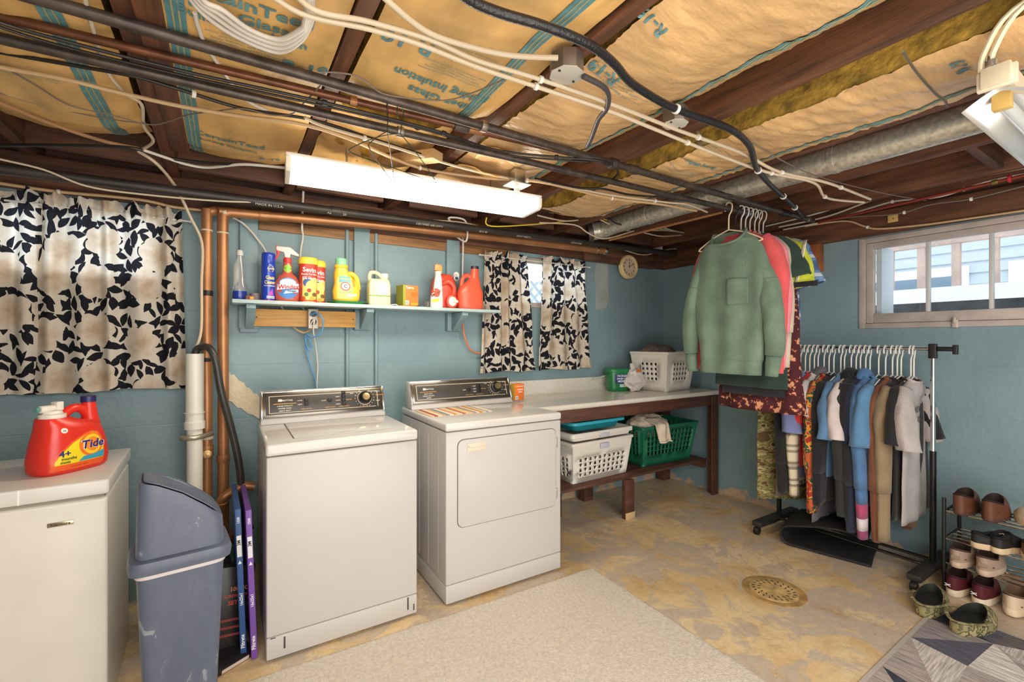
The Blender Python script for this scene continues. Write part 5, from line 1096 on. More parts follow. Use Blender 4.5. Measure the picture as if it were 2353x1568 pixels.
# white trigger bottle
r = thing('trigger_bottle', 'slim white stain remover bottle with orange trigger', 'bottle', (sx(1003, 2.835), 2.835, SZ), -.1); r.scale = (1.3,) * 3
B = Bottle([(0, .030, .02), (.006, .033, .023), (.05, .032, .023), (.09, .024, .02, .006), (.14, .019, .018, .008), (.165, .016, .016, .008), (.172, .012, .012, .008)], 2.5, 28); B.mesh('bottle', mat((240, 236, 226), .3), r)
mb = MB(); mb.lathe([(.0155, .17), (.0155, .186), (.012, .188)], 16, (.008, 0, 0)); mb.build('collar', WHITEP, r); mb = MB(); mb.prism([(-.012, .19), (.026, .19), (.03, .206), (.024, .222), (-.006, .224), (-.012, .214)], -.01, .01); mb.build('trigger_head', mat((246, 170, 96), .35, trans=.2), r, bevel=.003)
mb = MB(); mb.prism([(.012, .192), (.03, .19), (.024, .172), (.018, .174)], -.006, .006); mb.build('trigger', mat((246, 190, 130), .35), r, bevel=.002)
patch('label', mat((222, 80, 50), .4), r, B.front(.0008), -.026, .012, .052, .098, shape='ell'); text('SHOUT', .017, lambda a, b: B.front(.002)(-.006 + a, .066 + b + .6 * a), mat((60, 40, 40), .4), r, True, .8, .006); label_poly([(-.028, .024), (.005, .03), (.008, .046), (-.026, .042)], mat((240, 224, 50), .4), B.front(.0012), 'label_band', r)
# two orange red jugs
ORG = mat((240, 100, 72), .3)
def ojug(label, loc, rz, lying):
    r = thing('plastic_jug', label, 'jug', loc, rz); r.scale = (1.25, 1.1, 1.3)
    if lying: r.rotation_euler = (PI / 2, 0, rz)
    B = Bottle([(0, .068, .042), (.01, .076, .048), (.09, .076, .048), (.125, .062, .042, .0), (.15, .04, .034, .018), (.17, .03, .03, .024)], 2.8, 34); B.mesh('jug_body', ORG, r)
    mb = MB(); mb.tube([(.026, 0, .16), (.03, 0, .225)], [.029, .022], 18); mb.build('spout', ORG, r); mb = MB(); mb.lathe([(.0235, .222), (.0235, .237), (.018, .238)], 20, (.030, 0, 0)); mb.build('cap', mat((60, 44, 70), .4), r)
    mb = MB(); mb.tube(crom([(.005, 0, .175), (-.02, 0, .185), (-.045, 0, .165), (-.052, 0, .125)], 5), .012, 12); mb.build('handle', ORG, r); return r
ojug('upright orange red detergent jug with dark cap at the shelf end', (sx(1080, 2.88), 2.88, SZ), -.05, False)
r = thing('plastic_jug', 'orange red detergent jug lying on its side with white spigot facing out', 'jug', (sx(1022, 2.92), 2.945, SZ), -.12); r.scale = (1.15, .95, 1.32)
ORG2 = mat((232, 84, 62), .3)
B = Bottle([(0, .070, .06), (.01, .078, .068), (.10, .078, .068), (.15, .068, .06), (.175, .052, .05), (.182, .04, .04)], 2.8, 34); B.mesh('jug_body', ORG2, r)
mb = MB(); mb.tube(crom([(-.02, -.065, .13), (.015, -.085, .14), (.045, -.085, .11), (.04, -.075, .06)], 5), .013, 12); mb.build('handle', ORG2, r)
mb = MB(); mb.lathe([(.036, -.02), (.038, .03), (.032, .042), (.02, .046)], 22, M=Matrix.Translation((.028, -.068, .036)) @ RX); mb.build('neck', ORG2, r); mb = MB(); mb.lathe([(.024, .03), (.024, .052), (.018, .054)], 20, M=Matrix.Translation((.028, -.068, .036)) @ RX); mb.build('spigot_collar', WHITEP, r); mb = MB(); mb.tube([(.028, -.125, .036), (.058, -.125, .036)], .007, 10); mb.build('spigot', WHITEP, r)
r = thing('dispenser_tap', 'white tap with dark round button perched between the orange jugs', 'tap', (sx(1052, 2.86), 2.9, SZ + .222)); mb = MB(); mb.lathe([(.02, -.006), (.02, .012)], 18, M=Matrix.Translation((.004, 0, .018)) @ RX); mb.build('tap_body', WHITEP, r, bevel=.001); mb = MB(); mb.tube([(-.004, -.01, .008), (-.012, -.045, -.012)], .016, 14); mb.build('tap_nozzle', mat((236, 230, 222), .4), r); mb = MB(); mb.lathe([(.012, 0), (.012, .005)], 16, M=Matrix.Translation((-.012, -.046, -.012)) @ RX); mb.build('tap_button', mat((44, 60, 84), .4), r)

# ------------------------------------------------------------------ things on and under the countertop
CTZ = .9145
def holewall(mb, P00, P10, P11, P01, cols, rows, mask, kind='round', rr=.32):
    P00, P10, P11, P01 = map(Vector, (P00, P10, P11, P01))
    S = lambda a, b: (P00 * (1 - a) + P10 * a) * (1 - b) + (P01 * (1 - a) + P11 * a) * b
    for j in range(rows):
        for i in range(cols):
            a0, a1, b0, b1 = i / cols, (i + 1) / cols, j / rows, (j + 1) / rows
            if not mask(i, j): mb.add([S(a0, b0), S(a1, b0), S(a1, b1), S(a0, b1)], [(0, 1, 2, 3)]); continue
            ac, bc, da, db = (a0 + a1) / 2, (b0 + b1) / 2, (a1 - a0) / 2, (b1 - b0) / 2
            sq = [(-1, -1), (0, -1), (1, -1), (1, 0), (1, 1), (0, 1), (-1, 1), (-1, 0)]
            if kind == 'round': inn = [(math.cos(PI * (1.25 + k * .25)) * rr * 2.0, math.sin(PI * (1.25 + k * .25)) * rr * 2.2) for k in range(8)]
            elif kind == 'slot': inn = [(-.45, -.82), (0, -.82), (.45, -.82), (.45, 0), (.45, .82), (0, .82), (-.45, .82), (-.45, 0)]
            else:
                sg = 1 if (i + j) % 2 else -1
                inn = [(-.55 if sg > 0 else -.15, -.6), (0, -.7), (.55 if sg > 0 else .15, -.6), (.38, 0), (.15 if sg > 0 else .55, .6), (0, .7), (-.15 if sg > 0 else -.55, .6), (-.38, 0)]
            mb.add([S(ac + x * da, bc + y * db) for x, y in sq] + [S(ac + x * da, bc + y * db) for x, y in inn], [(k, (k + 1) % 8, 8 + (k + 1) % 8, 8 + k) for k in range(8)])
def basket(name, label, loc, rz, w, d, h, m, taper, kind, cols_f, cols_s, rows, mask, rr=.3):
    r = thing(name, label, 'laundry basket', loc, rz)
    W, D = w / 2, d / 2; w0, d0 = W - taper, D - taper
    mb = MB()
    holewall(mb, (-w0, -d0, 0), (w0, -d0, 0), (W, -D, h), (-W, -D, h), cols_f, rows, mask(cols_f), kind, rr)
    holewall(mb, (w0, d0, 0), (-w0, d0, 0), (-W, D, h), (W, D, h), cols_f, rows, mask(cols_f), kind, rr)
    holewall(mb, (-w0, d0, 0), (-w0, -d0, 0), (-W, -D, h), (-W, D, h), cols_s, rows, mask(cols_s), kind, rr)
    holewall(mb, (w0, -d0, 0), (w0, d0, 0), (W, D, h), (W, -D, h), cols_s, rows, mask(cols_s), kind, rr)
    mb.quad((-w0, -d0, 0), (w0, -d0, 0), (w0, d0, 0), (-w0, d0, 0))
    bm = bmesh.new(); me = bpy.data.meshes.new('t')
    me.from_pydata(mb.v, [], mb.f); bm.from_mesh(me); bmesh.ops.remove_doubles(bm, verts=bm.verts[:], dist=.0008); bm.to_mesh(me); bm.free()
    mb2 = MB(); mb2.v = [tuple(v.co) for v in me.vertices]; mb2.f = [tuple(p.vertices) for p in me.polygons]
    mb2.build('basket_body', m, r, solid=.003, ang=30)
    mb = MB(); R_ = .018
    path = [(sx_ * (W - R_) + R_ * math.cos(a0 + k * PI / 8), sy_ * (D - R_) + R_ * math.sin(a0 + k * PI / 8)) for sx_, sy_, a0 in ((1, 1, 0), (-1, 1, PI / 2), (-1, -1, PI), (1, -1, 1.5 * PI)) for k in range(5)]
    rings = [[Vector((x * s + 0, y * s2, z)) for x, y in path] for s, s2, z in ((1.0, 1.0, h - .022), (1.035, 1.05, h - .02), (1.04, 1.055, h - .004), (1.03, 1.04, h), (.98, .97, h), (.975, .965, h - .012))]
    mb.loft(rings, False, False); mb.build('rim', m, r, ang=40)
    return r
PW = mat((232, 226, 216), .35); 
mk = lambda lo, hi, e: (lambda c: (lambda i, j: lo <= j < hi and e <= i < c - e))
p = Vector((3.315, 2.745, CTZ)); bk = basket('laundry_basket', 'white perforated laundry basket standing on the countertop', (p.x + .02, p.y - .01, CTZ + .002), .1, .44, .38, .34, PW, .04, 'round', 9, 8, 8, mk(2, 6, 2), .27)
# grey towels in it
def cloth_heap(name, label, cat, loc, rz, rx_, ry_, rz_, m, seed, amp=.3):
    r = thing(name, label, cat, loc, rz)
    mb = MB(); mb.ell((0, 0, rz_ * .5), (rx_, ry_, rz_), 36, 18, lambda p: p + Vector((p.x, p.y, p.z - rz_ * .5)).normalized() * (amp * min(rx_, rz_) * (noise.noise(p * 14 + Vector((seed, 0, 0))) + .6 * noise.noise(p * 34 + Vector((0, seed, 0))))))
    mb.build('folds', m, r, ang=180)
    mb = MB(); mb.grid(lambda a, b: Vector(((a - .5) * rx_ * 1.7, (b - .5) * ry_ * 1.6, rz_ * 1.25 + .4 * rz_ * noise.noise(Vector((a * 3 + seed, b * 3, 0))) - rz_ * 1.1 * ((a - .5) ** 2 + (b - .5) ** 2) * 2)), 20, 16); mb.build('top_layer', m, r, ang=180, solid=.006)
    return r
cloth_heap('towel_heap', 'grey brown towels piled in the countertop basket', 'towel', (p.x - .02, p.y + .02, CTZ + .27), -.5, .17, .13, .09, mat((128, 116, 102), .95, var=.2, vs=25, bump=.6, bs=150), 2.0)
# green pod tub
p = Vector((2.90, 2.87, CTZ)); r = thing('plastic_tub', 'green dishwasher pod tub with dark blue label on the countertop', 'tub', (p.x, p.y, CTZ), -.35); r.scale = (1.28,) * 3
B = Bottle([(0, .062, .045), (.008, .068, .05), (.125, .074, .056), (.13, .074, .056)], 4, 36); B.mesh('tub', mat((30, 118, 64), .3), r)
Bottle([(.13, .078, .06), (.134, .08, .062), (.148, .079, .061), (.155, .074, .056)], 4, 36).mesh('lid', mat((50, 140, 88), .25, trans=.2), r)
patch('label', mat((34, 54, 108), .4), r, B.front(.001), -.040, .058, .055, .118, 10, 4); 
for i, (s, z) in enumerate((('TACKLES', .100), ('BAKED-ON', .083), ('MESSES', .064))): text(s, .018 if i != 1 else .014, lambda a, b, z=z: B.front(.002)(.009 + a, z + b), mat((240, 244, 246), .4), r, True, 1, .01)
patch('print_pod', mat((190, 206, 214), .4), r, B.front(.0012), -.005, .025, .03, .05, 4, 3); patch('print_pod', mat((240, 216, 60), .4), r, B.front(.0012), .028, .045, .03, .044, 4, 3)
# pale scrub brush resting behind the tub
p = at(1400, 840, Y=2.99); r = thing('paint_brush', 'pale flat brush leaning behind the green tub', 'brush', (p.x, 2.96, CTZ + .14)); M = Matrix.Rotation(-.14, 4, 'Y')
mb = MB(); mb.box(-.22, .05, -.012, .0, -.006, .006, M); mb.build('handle', mat((190, 196, 196), .4), r, bevel=.004); mb = MB(); mb.box(.05, .13, -.022, .01, -.012, .016, M); mb.build('head', mat((206, 206, 200), .4), r, bevel=.004); mb = MB(); mb.box(.055, .09, -.0235, -.022, -.008, .012, M); mb.build('label', mat((110, 150, 190), .4), r, smooth=False)
mb = MB(); M2 = Matrix.Translation((.15, -.02, -.012)) @ Matrix.Rotation(.75, 4, 'Y'); mb.box(-.03, .1, -.02, .0, -.006, .006, M2); mb.build('bristle_guard', mat((196, 190, 178), .5), r, bevel=.003)
p = Vector((3.06, 2.80, CTZ)); r = thing('plastic_bag', 'crumpled white plastic bag beside the green tub', 'bag', (p.x - .01, p.y - .04, CTZ)); r.scale = (1.3, 1.1, 1.3); BAGM = mat((232, 226, 220), .3, trans=.15)
for i, (c, rad, sd) in enumerate((((-.035, .0, .07), (.07, .06, .075), 1), ((.06, .05, .055), (.075, .06, .06), 5), ((-.04, .01, .13), (.035, .03, .04), 9))):
    mb = MB(); mb.ell(c, rad, 28, 16, lambda p: Vector((p.x + .022 * noise.noise(p * 22 + Vector((sd, 0, 0))), p.y + .022 * noise.noise(p * 22 + Vector((0, sd, 0))), max(.001, p.z + .03 * noise.noise(p * 26 + Vector((sd, 3, 1))))))); mb.build(['bag_body', 'bag_fold', 'bag_knot'][i], BAGM, r, ang=25)
mb = MB(); mb.box(-.06, -.02, -.05, -.046, .13, .15); mb.build('print_mark', mat((210, 120, 70), .5), r, bevel=.001)
# nested white baskets with teal tub under the bench
SHZ = .315
p = at(1372, 1090, Y=2.62)
b1 = basket('laundry_basket', 'white laundry basket with triangular holes under the bench', (2.40, 2.715, SHZ), .03, .62, .40, .30, PW, .035, 'tri', 12, 8, 8, mk(1, 5, 1))
mb = MB(); mb.box(-.045, .045, -.216, -.203, .235, .275); mb.build('hand_grip', mat((196, 200, 212), .35), b1, bevel=.008)
for o in list(b1.children):
    pass
b2_ = thing('laundry_basket', 'second white basket rim nested on top of the triangular holed one', 'laundry basket', (2.40, 2.715, SHZ + .312), .03)
mb = MB(); path = rrect(-.315, .315, -.205, .205, .03)
mb.loft([[Vector((x * s, y * s, z)) for x, y in path] for s, z in ((.93, .0), (.96, .02), (1.0, .022), (1.02, .024), (1.02, .05), (1.0, .056), (.94, .056), (.92, .02), (.91, .0))], True, False); mb.build('basket_wall', PW, b2_, ang=40)
mb = MB(); mb.box(-.05, .05, -.214, -.202, .012, .04); mb.build('hand_grip', mat((196, 200, 212), .35), b2_, bevel=.006)
b3_ = thing('wash_tub', 'turquoise plastic tub lying on the nested white baskets', 'tub', (2.38, 2.70, SHZ + .374), .03); TEAL = mat((58, 176, 196), .35)
path = rrect(-.27, .27, -.17, .17, .05)
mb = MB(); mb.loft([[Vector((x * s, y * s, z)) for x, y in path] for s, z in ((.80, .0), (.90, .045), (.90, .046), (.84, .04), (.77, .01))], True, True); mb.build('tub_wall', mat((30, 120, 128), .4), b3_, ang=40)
mb = MB(); mb.loft([[Vector((x * s, y * s, z)) for x, y in path] for s, z in ((.9, .047), (1.04, .047), (1.05, .054), (1.03, .068), (.93, .07), (.91, .05))], False, False); mb.build('tub_rim', TEAL, b3_, ang=40)
GREEN = mat((30, 104, 78), .35)
gb = basket('laundry_basket', 'dark green slotted laundry basket at the right under the bench', (3.19, 2.72, SHZ), -.05, .66, .40, .335, GREEN, .05, 'slot', 14, 8, 8, lambda c: (lambda i, j: 2 <= j < 7 and 1 <= i < c - 1))
for i in range(3):
    pass
cloth_heap('towel_heap', 'cream towels spilling over the dark green basket', 'towel', (3.06, 2.68, SHZ + .28), .1, .2, .14, .09, mat((212, 196, 176), .95, var=.12, vs=14, bump=.4, bs=120), 7.0, .45)
r = thing('hanging_towel', 'cream towel end draped over the front rim of the green basket', 'towel', (3.02, 2.505, SHZ + .335)); TW = mat((216, 200, 180), .95, var=.1, vs=14, bump=.4, bs=120)
mb = MB(); mb.grid(lambda a, b: Vector(((a - .5) * (.17 - .05 * b) + .03 * b, -.02 + (.10 * (1 - b * 4) if b < .25 else 0) + .014 * math.sin(a * 8 + b * 2) - .012 * b, (.04 * (1 - b * 4) + .02 if b < .25 else .02 - (b - .25) * .19) + .012 * noise.noise(Vector((a * 4, b * 4, 1))))), 24, 22); mb.build('drape', TW, r, ang=180, solid=.008)
mb = MB(); mb.grid(lambda a, b: Vector(((a - .5) * .13 + .02, -.032 - .002 * b + .014 * math.sin(a * 8 + 2) - .012, -.115 - .012 * b + .01 * noise.noise(Vector((a * 4, 1, 1))))), 20, 2); mb.build('hem', TW, r, ang=180, solid=.01)
# ------------------------------------------------------------------ cloth materials
def plaid_mat(bg, c1, c2, s=14):
    m = bpy.data.materials.new('plaid_cloth'); m.use_nodes = True; N, L = nodes(m); b = N['Principled BSDF']; b.inputs['Roughness'].default_value = .9
    tc = N.new('ShaderNodeTexCoord'); sp = N.new('ShaderNodeSeparateXYZ'); L.new(tc.outputs['Object'], sp.inputs[0]); prev = None
    col = None
    for ax, c, th in ((2, c1, .05), (0, c1, .05), (2, c2, .85), (0, c2, .85)):
        f = N.new('ShaderNodeMath'); f.operation = 'SINE'; mu = N.new('ShaderNodeMath'); mu.operation = 'MULTIPLY'; mu.inputs[1].default_value = s * 2 * PI / 1.6; L.new(sp.outputs[ax], mu.inputs[0]); L.new(mu.outputs[0], f.inputs[0])
        g = N.new('ShaderNodeMath'); g.operation = 'GREATER_THAN'; g.inputs[1].default_value = th; L.new(f.outputs[0], g.inputs[0])
        h = N.new('ShaderNodeMath'); h.operation = 'MULTIPLY'; h.inputs[1].default_value = .6; L.new(g.outputs[0], h.inputs[0])
        mx = N.new('ShaderNodeMixRGB'); mx.inputs[2].default_value = rgb(c); L.new(h.outputs[0], mx.inputs[0])
        if col is None: mx.inputs[1].default_value = rgb(bg)
        else: L.new(col, mx.inputs[1])
        col = mx.outputs[0]
    L.new(col, b.inputs['Base Color']); return m
CAMO = ramp_mat([(0, (96, 74, 44)), (.42, (150, 134, 84)), (.5, (110, 112, 62)), (.56, (178, 160, 112)), (.64, (80, 62, 40))], 11, 3, stretch=(1, 1, 2.2))
FLORAL = ramp_mat([(0, (72, 24, 28)), (.57, (140, 66, 50)), (.60, (212, 150, 112))], 34, 4)
PRINTO = ramp_mat([(0, (190, 90, 50)), (.45, (40, 80, 60)), (.52, (220, 150, 60)), (.6, (170, 50, 40))], 18, 2)
def cl(c, bump=.35, bs=220, var=.08): return mat(c, .92, var=var, vs=7, bump=bump, bs=bs, sheen=.15)

def hanger(label, loc, rz, c=(236, 232, 224), w=.2, group=None, drop=.14, r=.0042):
    h = thing('clothes_hanger', label, 'hanger', loc, rz, group); m = mat(c, .35); q = -drop
    mb = MB(); mb.tube(crom([(-.021, 0, -.024), (-.024, 0, -.002), (-.012, 0, .021), (.008, 0, .022), (.022, 0, .004), (.018, 0, -.03), (.002, 0, -.06), (0, 0, q + .0)], 5), r, 8); mb.build('hook', m, h, ang=70)
    mb = MB(); mb.tube(crom([(0, 0, q), (-w * .5, 0, q - .032), (-w, 0, q - .085), (-w * .98, 0, q - .1), (-w * .5, 0, q - .1), (w * .5, 0, q - .1), (w * .98, 0, q - .1), (w, 0, q - .085), (w * .5, 0, q - .032), (0, 0, q)], 4), r, 8); mb.build('shoulder_frame', m, h, ang=70)
    return h
def garment(name, label, cat, loc, rz, w, L, t, m, sl=None, seed=0, drop=.15, ms=None, mcuff=None, hemf=1.0, band=None, collar=True, mcol=None, pocket=None, hood=None, group=None, fold=.012, lean=0.0, sy=0.0, neckw=.085, sleeve_r=1.0, sd=.085, dip=.02, wall=1.0, rows_=None, cps=None, seam=None):
    r = thing(name, label, cat, loc, rz, group); z0 = -drop; zs = z0 - sd; n = 44; ms = ms or m
    rows = [(0, neckw, .022), (.012, neckw + .01, .026), (sd * .55, .6 * w + .03, .034), (sd, w * .95, .036), (sd + .04, w, t * .8), (sd + .16, w * .97, t), (L, w * hemf, t * 1.1)]
    if rows_: rows = rows_
    def ringat(q, off=0.0):
        hw, ht = interp(rows, q); A = fold * min(1, max(0, (q - .05) / .3)); rg = []
        for k in range(n):
            an = 2 * PI * k / n; x = (hw + off) * superp(math.cos(an), 2.4); y = (ht + off) * math.sin(an)
            y += A * (math.sin(x * 38 + seed * 1.7 + q * 2) * .6 + 1.3 * noise.noise(Vector((x * 9 + seed, q * 2.2, math.copysign(1, y)))))
            x += .010 * noise.noise(Vector((seed * 3, q * 5, math.cos(an)))) * min(1, q * 3)
            dz = dip * max(0, 1 - q / .07) * max(0, -math.sin(an)) ** .7 * (1 if q < .07 else 0)
            rg.append(Vector((x + lean * q, y - .4 * dz, z0 - q - dz)))
        return rg
    qs = [0, .012, .03, .045, .065, .085, .105, .13, .17] + [.17 + (L - .17) * i / 18 for i in range(1, 19)]
    qb = [q for q in qs if q <= L - (band or 0) + 1e-6]
    if band: qb.append(L - band)
    mb = MB(); mb.loft([ringat(q) for q in qb], False, not band); mb.build('body', m, r, ang=180)
    if band:
        mb = MB(); mb.loft([ringat(L - band + band * i / 4, -.004 - .002 * (i > 0)) for i in range(5)], False, True); mb.build('hem_band', mcol or m, r, ang=180)
    if collar:
        rg = ringat(.004, .002); mb = MB(); mb.tube(rg + [rg[0]], .007, 6); mb.build('collar', mcol or m, r, ang=180)
    if sl:
        kind, ln = sl
        for s in (-1, 1):
            if kind == 'long':
                cp_ = [(w - .075, zs + .018), (w - .022, zs - .07), (w + .004, zs - .2), (w + .012, zs - .42), (w + .004, zs - ln)]; ra = [.045, .066, .066, .056, .046]; rb = [.034, .038, .036, .034, .028]
            else:
                cp_ = [(w - .075, zs + .02), (w - .02, zs - .055), (w + .012, zs - .14), (w + .034, zs - ln)]; ra = [.045, .078, .086, .092]; rb = [.034, .038, .044, .05]
            if cps: cp_, ra, rb = cps; cp_ = [(x_, z0 + z_) for x_, z_ in cp_]
            ra = [v * sleeve_r for v in ra]
            if s > 0 and wall < 1: cp_ = [(w - .075 + (x_ - w + .075) * wall - .02, z_) for x_, z_ in cp_]; ra = [v * wall for v in ra]
            pts = [Vector((x, 0, z)) for x, z in cp_]; path = crom(pts, 6); m_ = len(path); rings = []
            for i, p in enumerate(path):
                tt = (path[min(i + 1, m_ - 1)] - path[max(0, i - 1)]).normalized(); nn = Vector((-tt.z, 0, tt.x)); f_ = i / (m_ - 1) * (len(ra) - 1); j = min(int(f_), len(ra) - 2); g = f_ - j
                a_ = ra[j] * (1 - g) + ra[j + 1] * g; b_ = rb[j] * (1 - g) + rb[j + 1] * g; yo = sy * (i / m_) + .02 * noise.noise(Vector((seed + s, i * .12, 0))) * (i / m_)
                rg = []
                for k in range(20):
                    an = 2 * PI * k / 20; wob = 1 + .22 * noise.noise(Vector((math.cos(an) * 1.3 + seed, math.sin(an) * 1.3 + s * 3, i * .22)))
                    q_ = p + nn * (a_ * math.cos(an) * wob); rg.append(Vector((s * q_.x + lean * (-q_.z + z0), b_ * math.sin(an) * wob + yo, q_.z)))
                rings.append(rg)
            if seam:
                mb = MB(); rg = rings[8]; mb.tube(rg + [rg[0]], .0028, 5); mb.build('shoulder_seam', seam, r, ang=180)
            ncut = 4 if (kind == 'long') else 0
            mb = MB(); mb.loft(rings[:m_ - ncut] if ncut else rings, False, False); mb.build('sleeve', ms, r, ang=180, solid=.003)
            if ncut:
                cr = []
                for i, rg in enumerate(rings[m_ - ncut - 1:]):
                    c_ = sum(rg, Vector()) / len(rg); cr.append([c_ + (p - c_) * .86 for p in rg])
                if isinstance(mcuff, list):
                    for i in range(len(cr) - 1): mb = MB(); mb.loft(cr[i:i + 2], False, False); mb.build('cuff_stripe', mcuff[i % len(mcuff)], r, ang=180, solid=.003)
                else: mb = MB(); mb.loft(cr, False, False); mb.build('cuff', mcuff or ms, r, ang=180, solid=.003)
    if pocket:
        px, pz, pw, ph = pocket
        def fy(x, q):
            hw, ht = interp(rows, q); c_ = max(-.98, min(.98, x / hw)); y = -ht * (1 - abs(c_) ** 2.4) ** .5; A = fold * min(1, max(0, (q - .05) / .3))
            return y + A * (math.sin(x * 38 + seed * 1.7 + q * 2) * .6 + 1.3 * noise.noise(Vector((x * 9 + seed, q * 2.2, -1)))) - .004
        mb = MB(); mb.grid(lambda a, b: (px + pw * (a - .5) * (1 if b > .2 else 1 - .4 * (.2 - b)), fy(px + pw * (a - .5), pz + ph * (1 - b)) - (.012 * math.sin(a * PI) if b > .98 else 0), z0 - pz - ph * (1 - b)), 10, 8); mb.build('pocket', m, r, ang=180, solid=.003)
    if hood:
        mb = MB(); mb.ell((0, .02, z0 - .03), (.085, .05, .075), 24, 14, lambda p: p + Vector((0, .012 * noise.noise(p * 20), .01 * noise.noise(p * 16 + Vector((seed, 0, 0)))))); mb.build('hood', hood, r, ang=180)
    return r
# ------------------------------------------------------------------ clothes on the ceiling pipe
RD = (CLOTHES_B - CLOTHES_A).normalized()
def on_pipe(X): t = (X - CLOTHES_A.x) / RD.x; return CLOTHES_A + RD * t + Vector((0, 0, .0155 - .002))
HG = 'hangers hooked on the ceiling pipe'
p0 = on_pipe(2.58)
hl = [(2.58, (232, 214, 178), 'cream plastic hanger carrying the green sweater'), (2.645, (30, 28, 28), 'black hanger carrying the coral sweater'), (2.70, (234, 230, 224), 'white hanger carrying the pink sweater'), (2.745, (234, 230, 224), 'white hanger carrying the cream top'), (2.79, (234, 230, 224), 'white hanger carrying the dark green top'), (2.84, (234, 230, 224), 'white hanger carrying the yellow work shirt'), (2.885, (232, 220, 196), 'white hanger carrying the red floral skirt'), (2.93, (234, 230, 224), 'rearmost white hanger on the ceiling pipe')]
for X, c, lab in hl: q = on_pipe(X); hanger(lab, (q.x, q.y, q.z + .0), -PI / 2, c, .195)
def hung(nm, lab, cat, X, **k): q = on_pipe(X); return garment(nm, lab, cat, (q.x, q.y, q.z), -PI / 2, **k)
SAGE = cl((112, 134, 114), .5, 160, .12)
hung('sweater', 'sage green sweater with chest pocket at the front of the pipe', 'sweater', 2.585, w=.235, L=.86, t=.05, m=SAGE, sl=('long', .72), seed=1.3, band=.085, pocket=(.085, .30, .12, .15), hemf=.93, fold=.022, neckw=.105, sd=.2, dip=.085, seam=cl((84, 102, 88)),
    rows_=[(0, .10, .03), (.012, .112, .032), (.06, .165, .038), (.12, .207, .042), (.2, .236, .046), (.32, .258, .05), (.42, .238, .052), (.52, .217, .052), (.86, .205, .056)],
    cps=([(.195, -.19), (.222, -.28), (.248, -.40), (.264, -.52), (.268, -.68), (.256, -.86)], [.012, .04, .056, .055, .048, .036], [.012, .04, .05, .047, .042, .032]))
hung('sweater', 'coral sweater right behind the green one', 'sweater', 2.65, w=.235, L=.62, t=.03, m=cl((226, 92, 94)), sl=('long', .76), seed=3.1, band=.06, neckw=.085)
hung('sweater', 'lighter pink sweater behind the coral one', 'sweater', 2.70, w=.22, L=.60, t=.025, m=cl((238, 140, 150)), sl=('long', .74), seed=4.6, band=.06)
hung('blouse', 'cream long sleeved top behind the pink sweater', 'top', 2.745, w=.215, L=.62, t=.022, m=cl((206, 188, 168)), sl=('long', .73), seed=5.2)
hung('blouse', 'dark green short sleeved top behind the cream one', 'top', 2.79, w=.225, L=.95, t=.028, m=cl((40, 62, 54)), sl=('short', .22), seed=6.4)
vz = hung('work_shirt', 'neon yellow work shirt with silver stripe and dark trim', 'shirt', 2.835, w=.235, L=.6, t=.025, m=cl((30, 34, 44)), ms=cl((206, 214, 60)), sl=('short', .26), seed=7.7)
mb = MB(); mb.grid(lambda a, b: (.315 + .02 * a - .05 * (1 - b), -.052 - .002 * math.sin(b * 3), -.24 - .24 * (1 - b)), 3, 8)
mb.build('reflective_stripe', mat((200, 192, 170), .35, .3), vz, solid=.002)
mb = MB(); mb.grid(lambda a, b: (.22 + .17 * a, -.058, -.475 - .03 * b), 6, 2); mb.build('sleeve_edge', cl((26, 28, 36)), vz, solid=.003)
hung('skirt', 'dark red floral skirt hanging lowest below the pipe', 'skirt', 2.885, w=.235, L=1.10, t=.055, m=FLORAL, seed=8.1, hemf=1.15, fold=.022, collar=False)
hung('shirt', 'blue plaid short sleeved shirt at the rear of the pipe', 'shirt', 2.92, w=.23, L=.95, t=.025, m=plaid_mat((70, 96, 140), (120, 150, 190), (220, 220, 226)), sl=('short', .25), seed=9.2)
hung('trousers', 'black folded trousers hanging between the floral skirt and green sweater', 'trousers', 2.81, w=.20, L=1.0, t=.03, m=cl((30, 32, 38)), seed=10.5, collar=False)

# ------------------------------------------------------------------ rolling garment rack
RX0 = 3.43; RYN = .915; RYF = 1.77; RZ = 1.305
rk = thing('garment_rack', 'rolling garment rack with chrome rail and black feet', 'garment rack', (RX0, (RYN + RYF) / 2, 0)); h2 = (RYF - RYN) / 2
for s in (-1, 1):
    y = s * h2
    mb = MB(); mb.tube([(0, y, .06), (0, y, .72)], .0155, 14); mb.build('post', mat((30, 30, 32), .3, .4), rk)
    mb = MB(); mb.tube([(0, y, .72), (0, y, RZ - .0)], .012, 14); mb.build('post_extension', CHROME, rk)
    mb = MB(); mb.box(-.30, .22, y - .032, y + .032, .055, .092); mb.build('foot', mat((44, 42, 42), .45), rk, bevel=.008)
    for x in (-.27, .19):
        mb = MB(); mb.lathe([(.026, -.014), (.028, -.01), (.028, .01), (.026, .014)], 18, M=Matrix.Translation((x - .02, y, .028)) @ Matrix.Rotation(PI / 2, 4, 'X')); mb.build('caster', BLACKP, rk)
        mb = MB(); mb.tube([(x - .01, y, .03), (x - .005, y, .056)], .009, 8); mb.build('caster_stem', BLACKP, rk)
    mb = MB(); mb.box(-.018, .018, y - .018, y + .018, RZ - .055, RZ + .03); mb.build('corner_joint', BLACKP, rk, bevel=.005)
mb = MB(); mb.tube([(0, -h2 + .019, RZ), (0, h2 - .019, RZ)], .0105, 14); mb.build('rail', CHROME, rk)
mb = MB(); mb.tube([(0, -h2 - .09, RZ), (0, -h2 - .019, RZ)], .0135, 12); mb.box(-.016, .016, -h2 - .105, -h2 - .085, RZ - .03, RZ + .024); mb.build('side_hook', BLACKP, rk, bevel=.003)
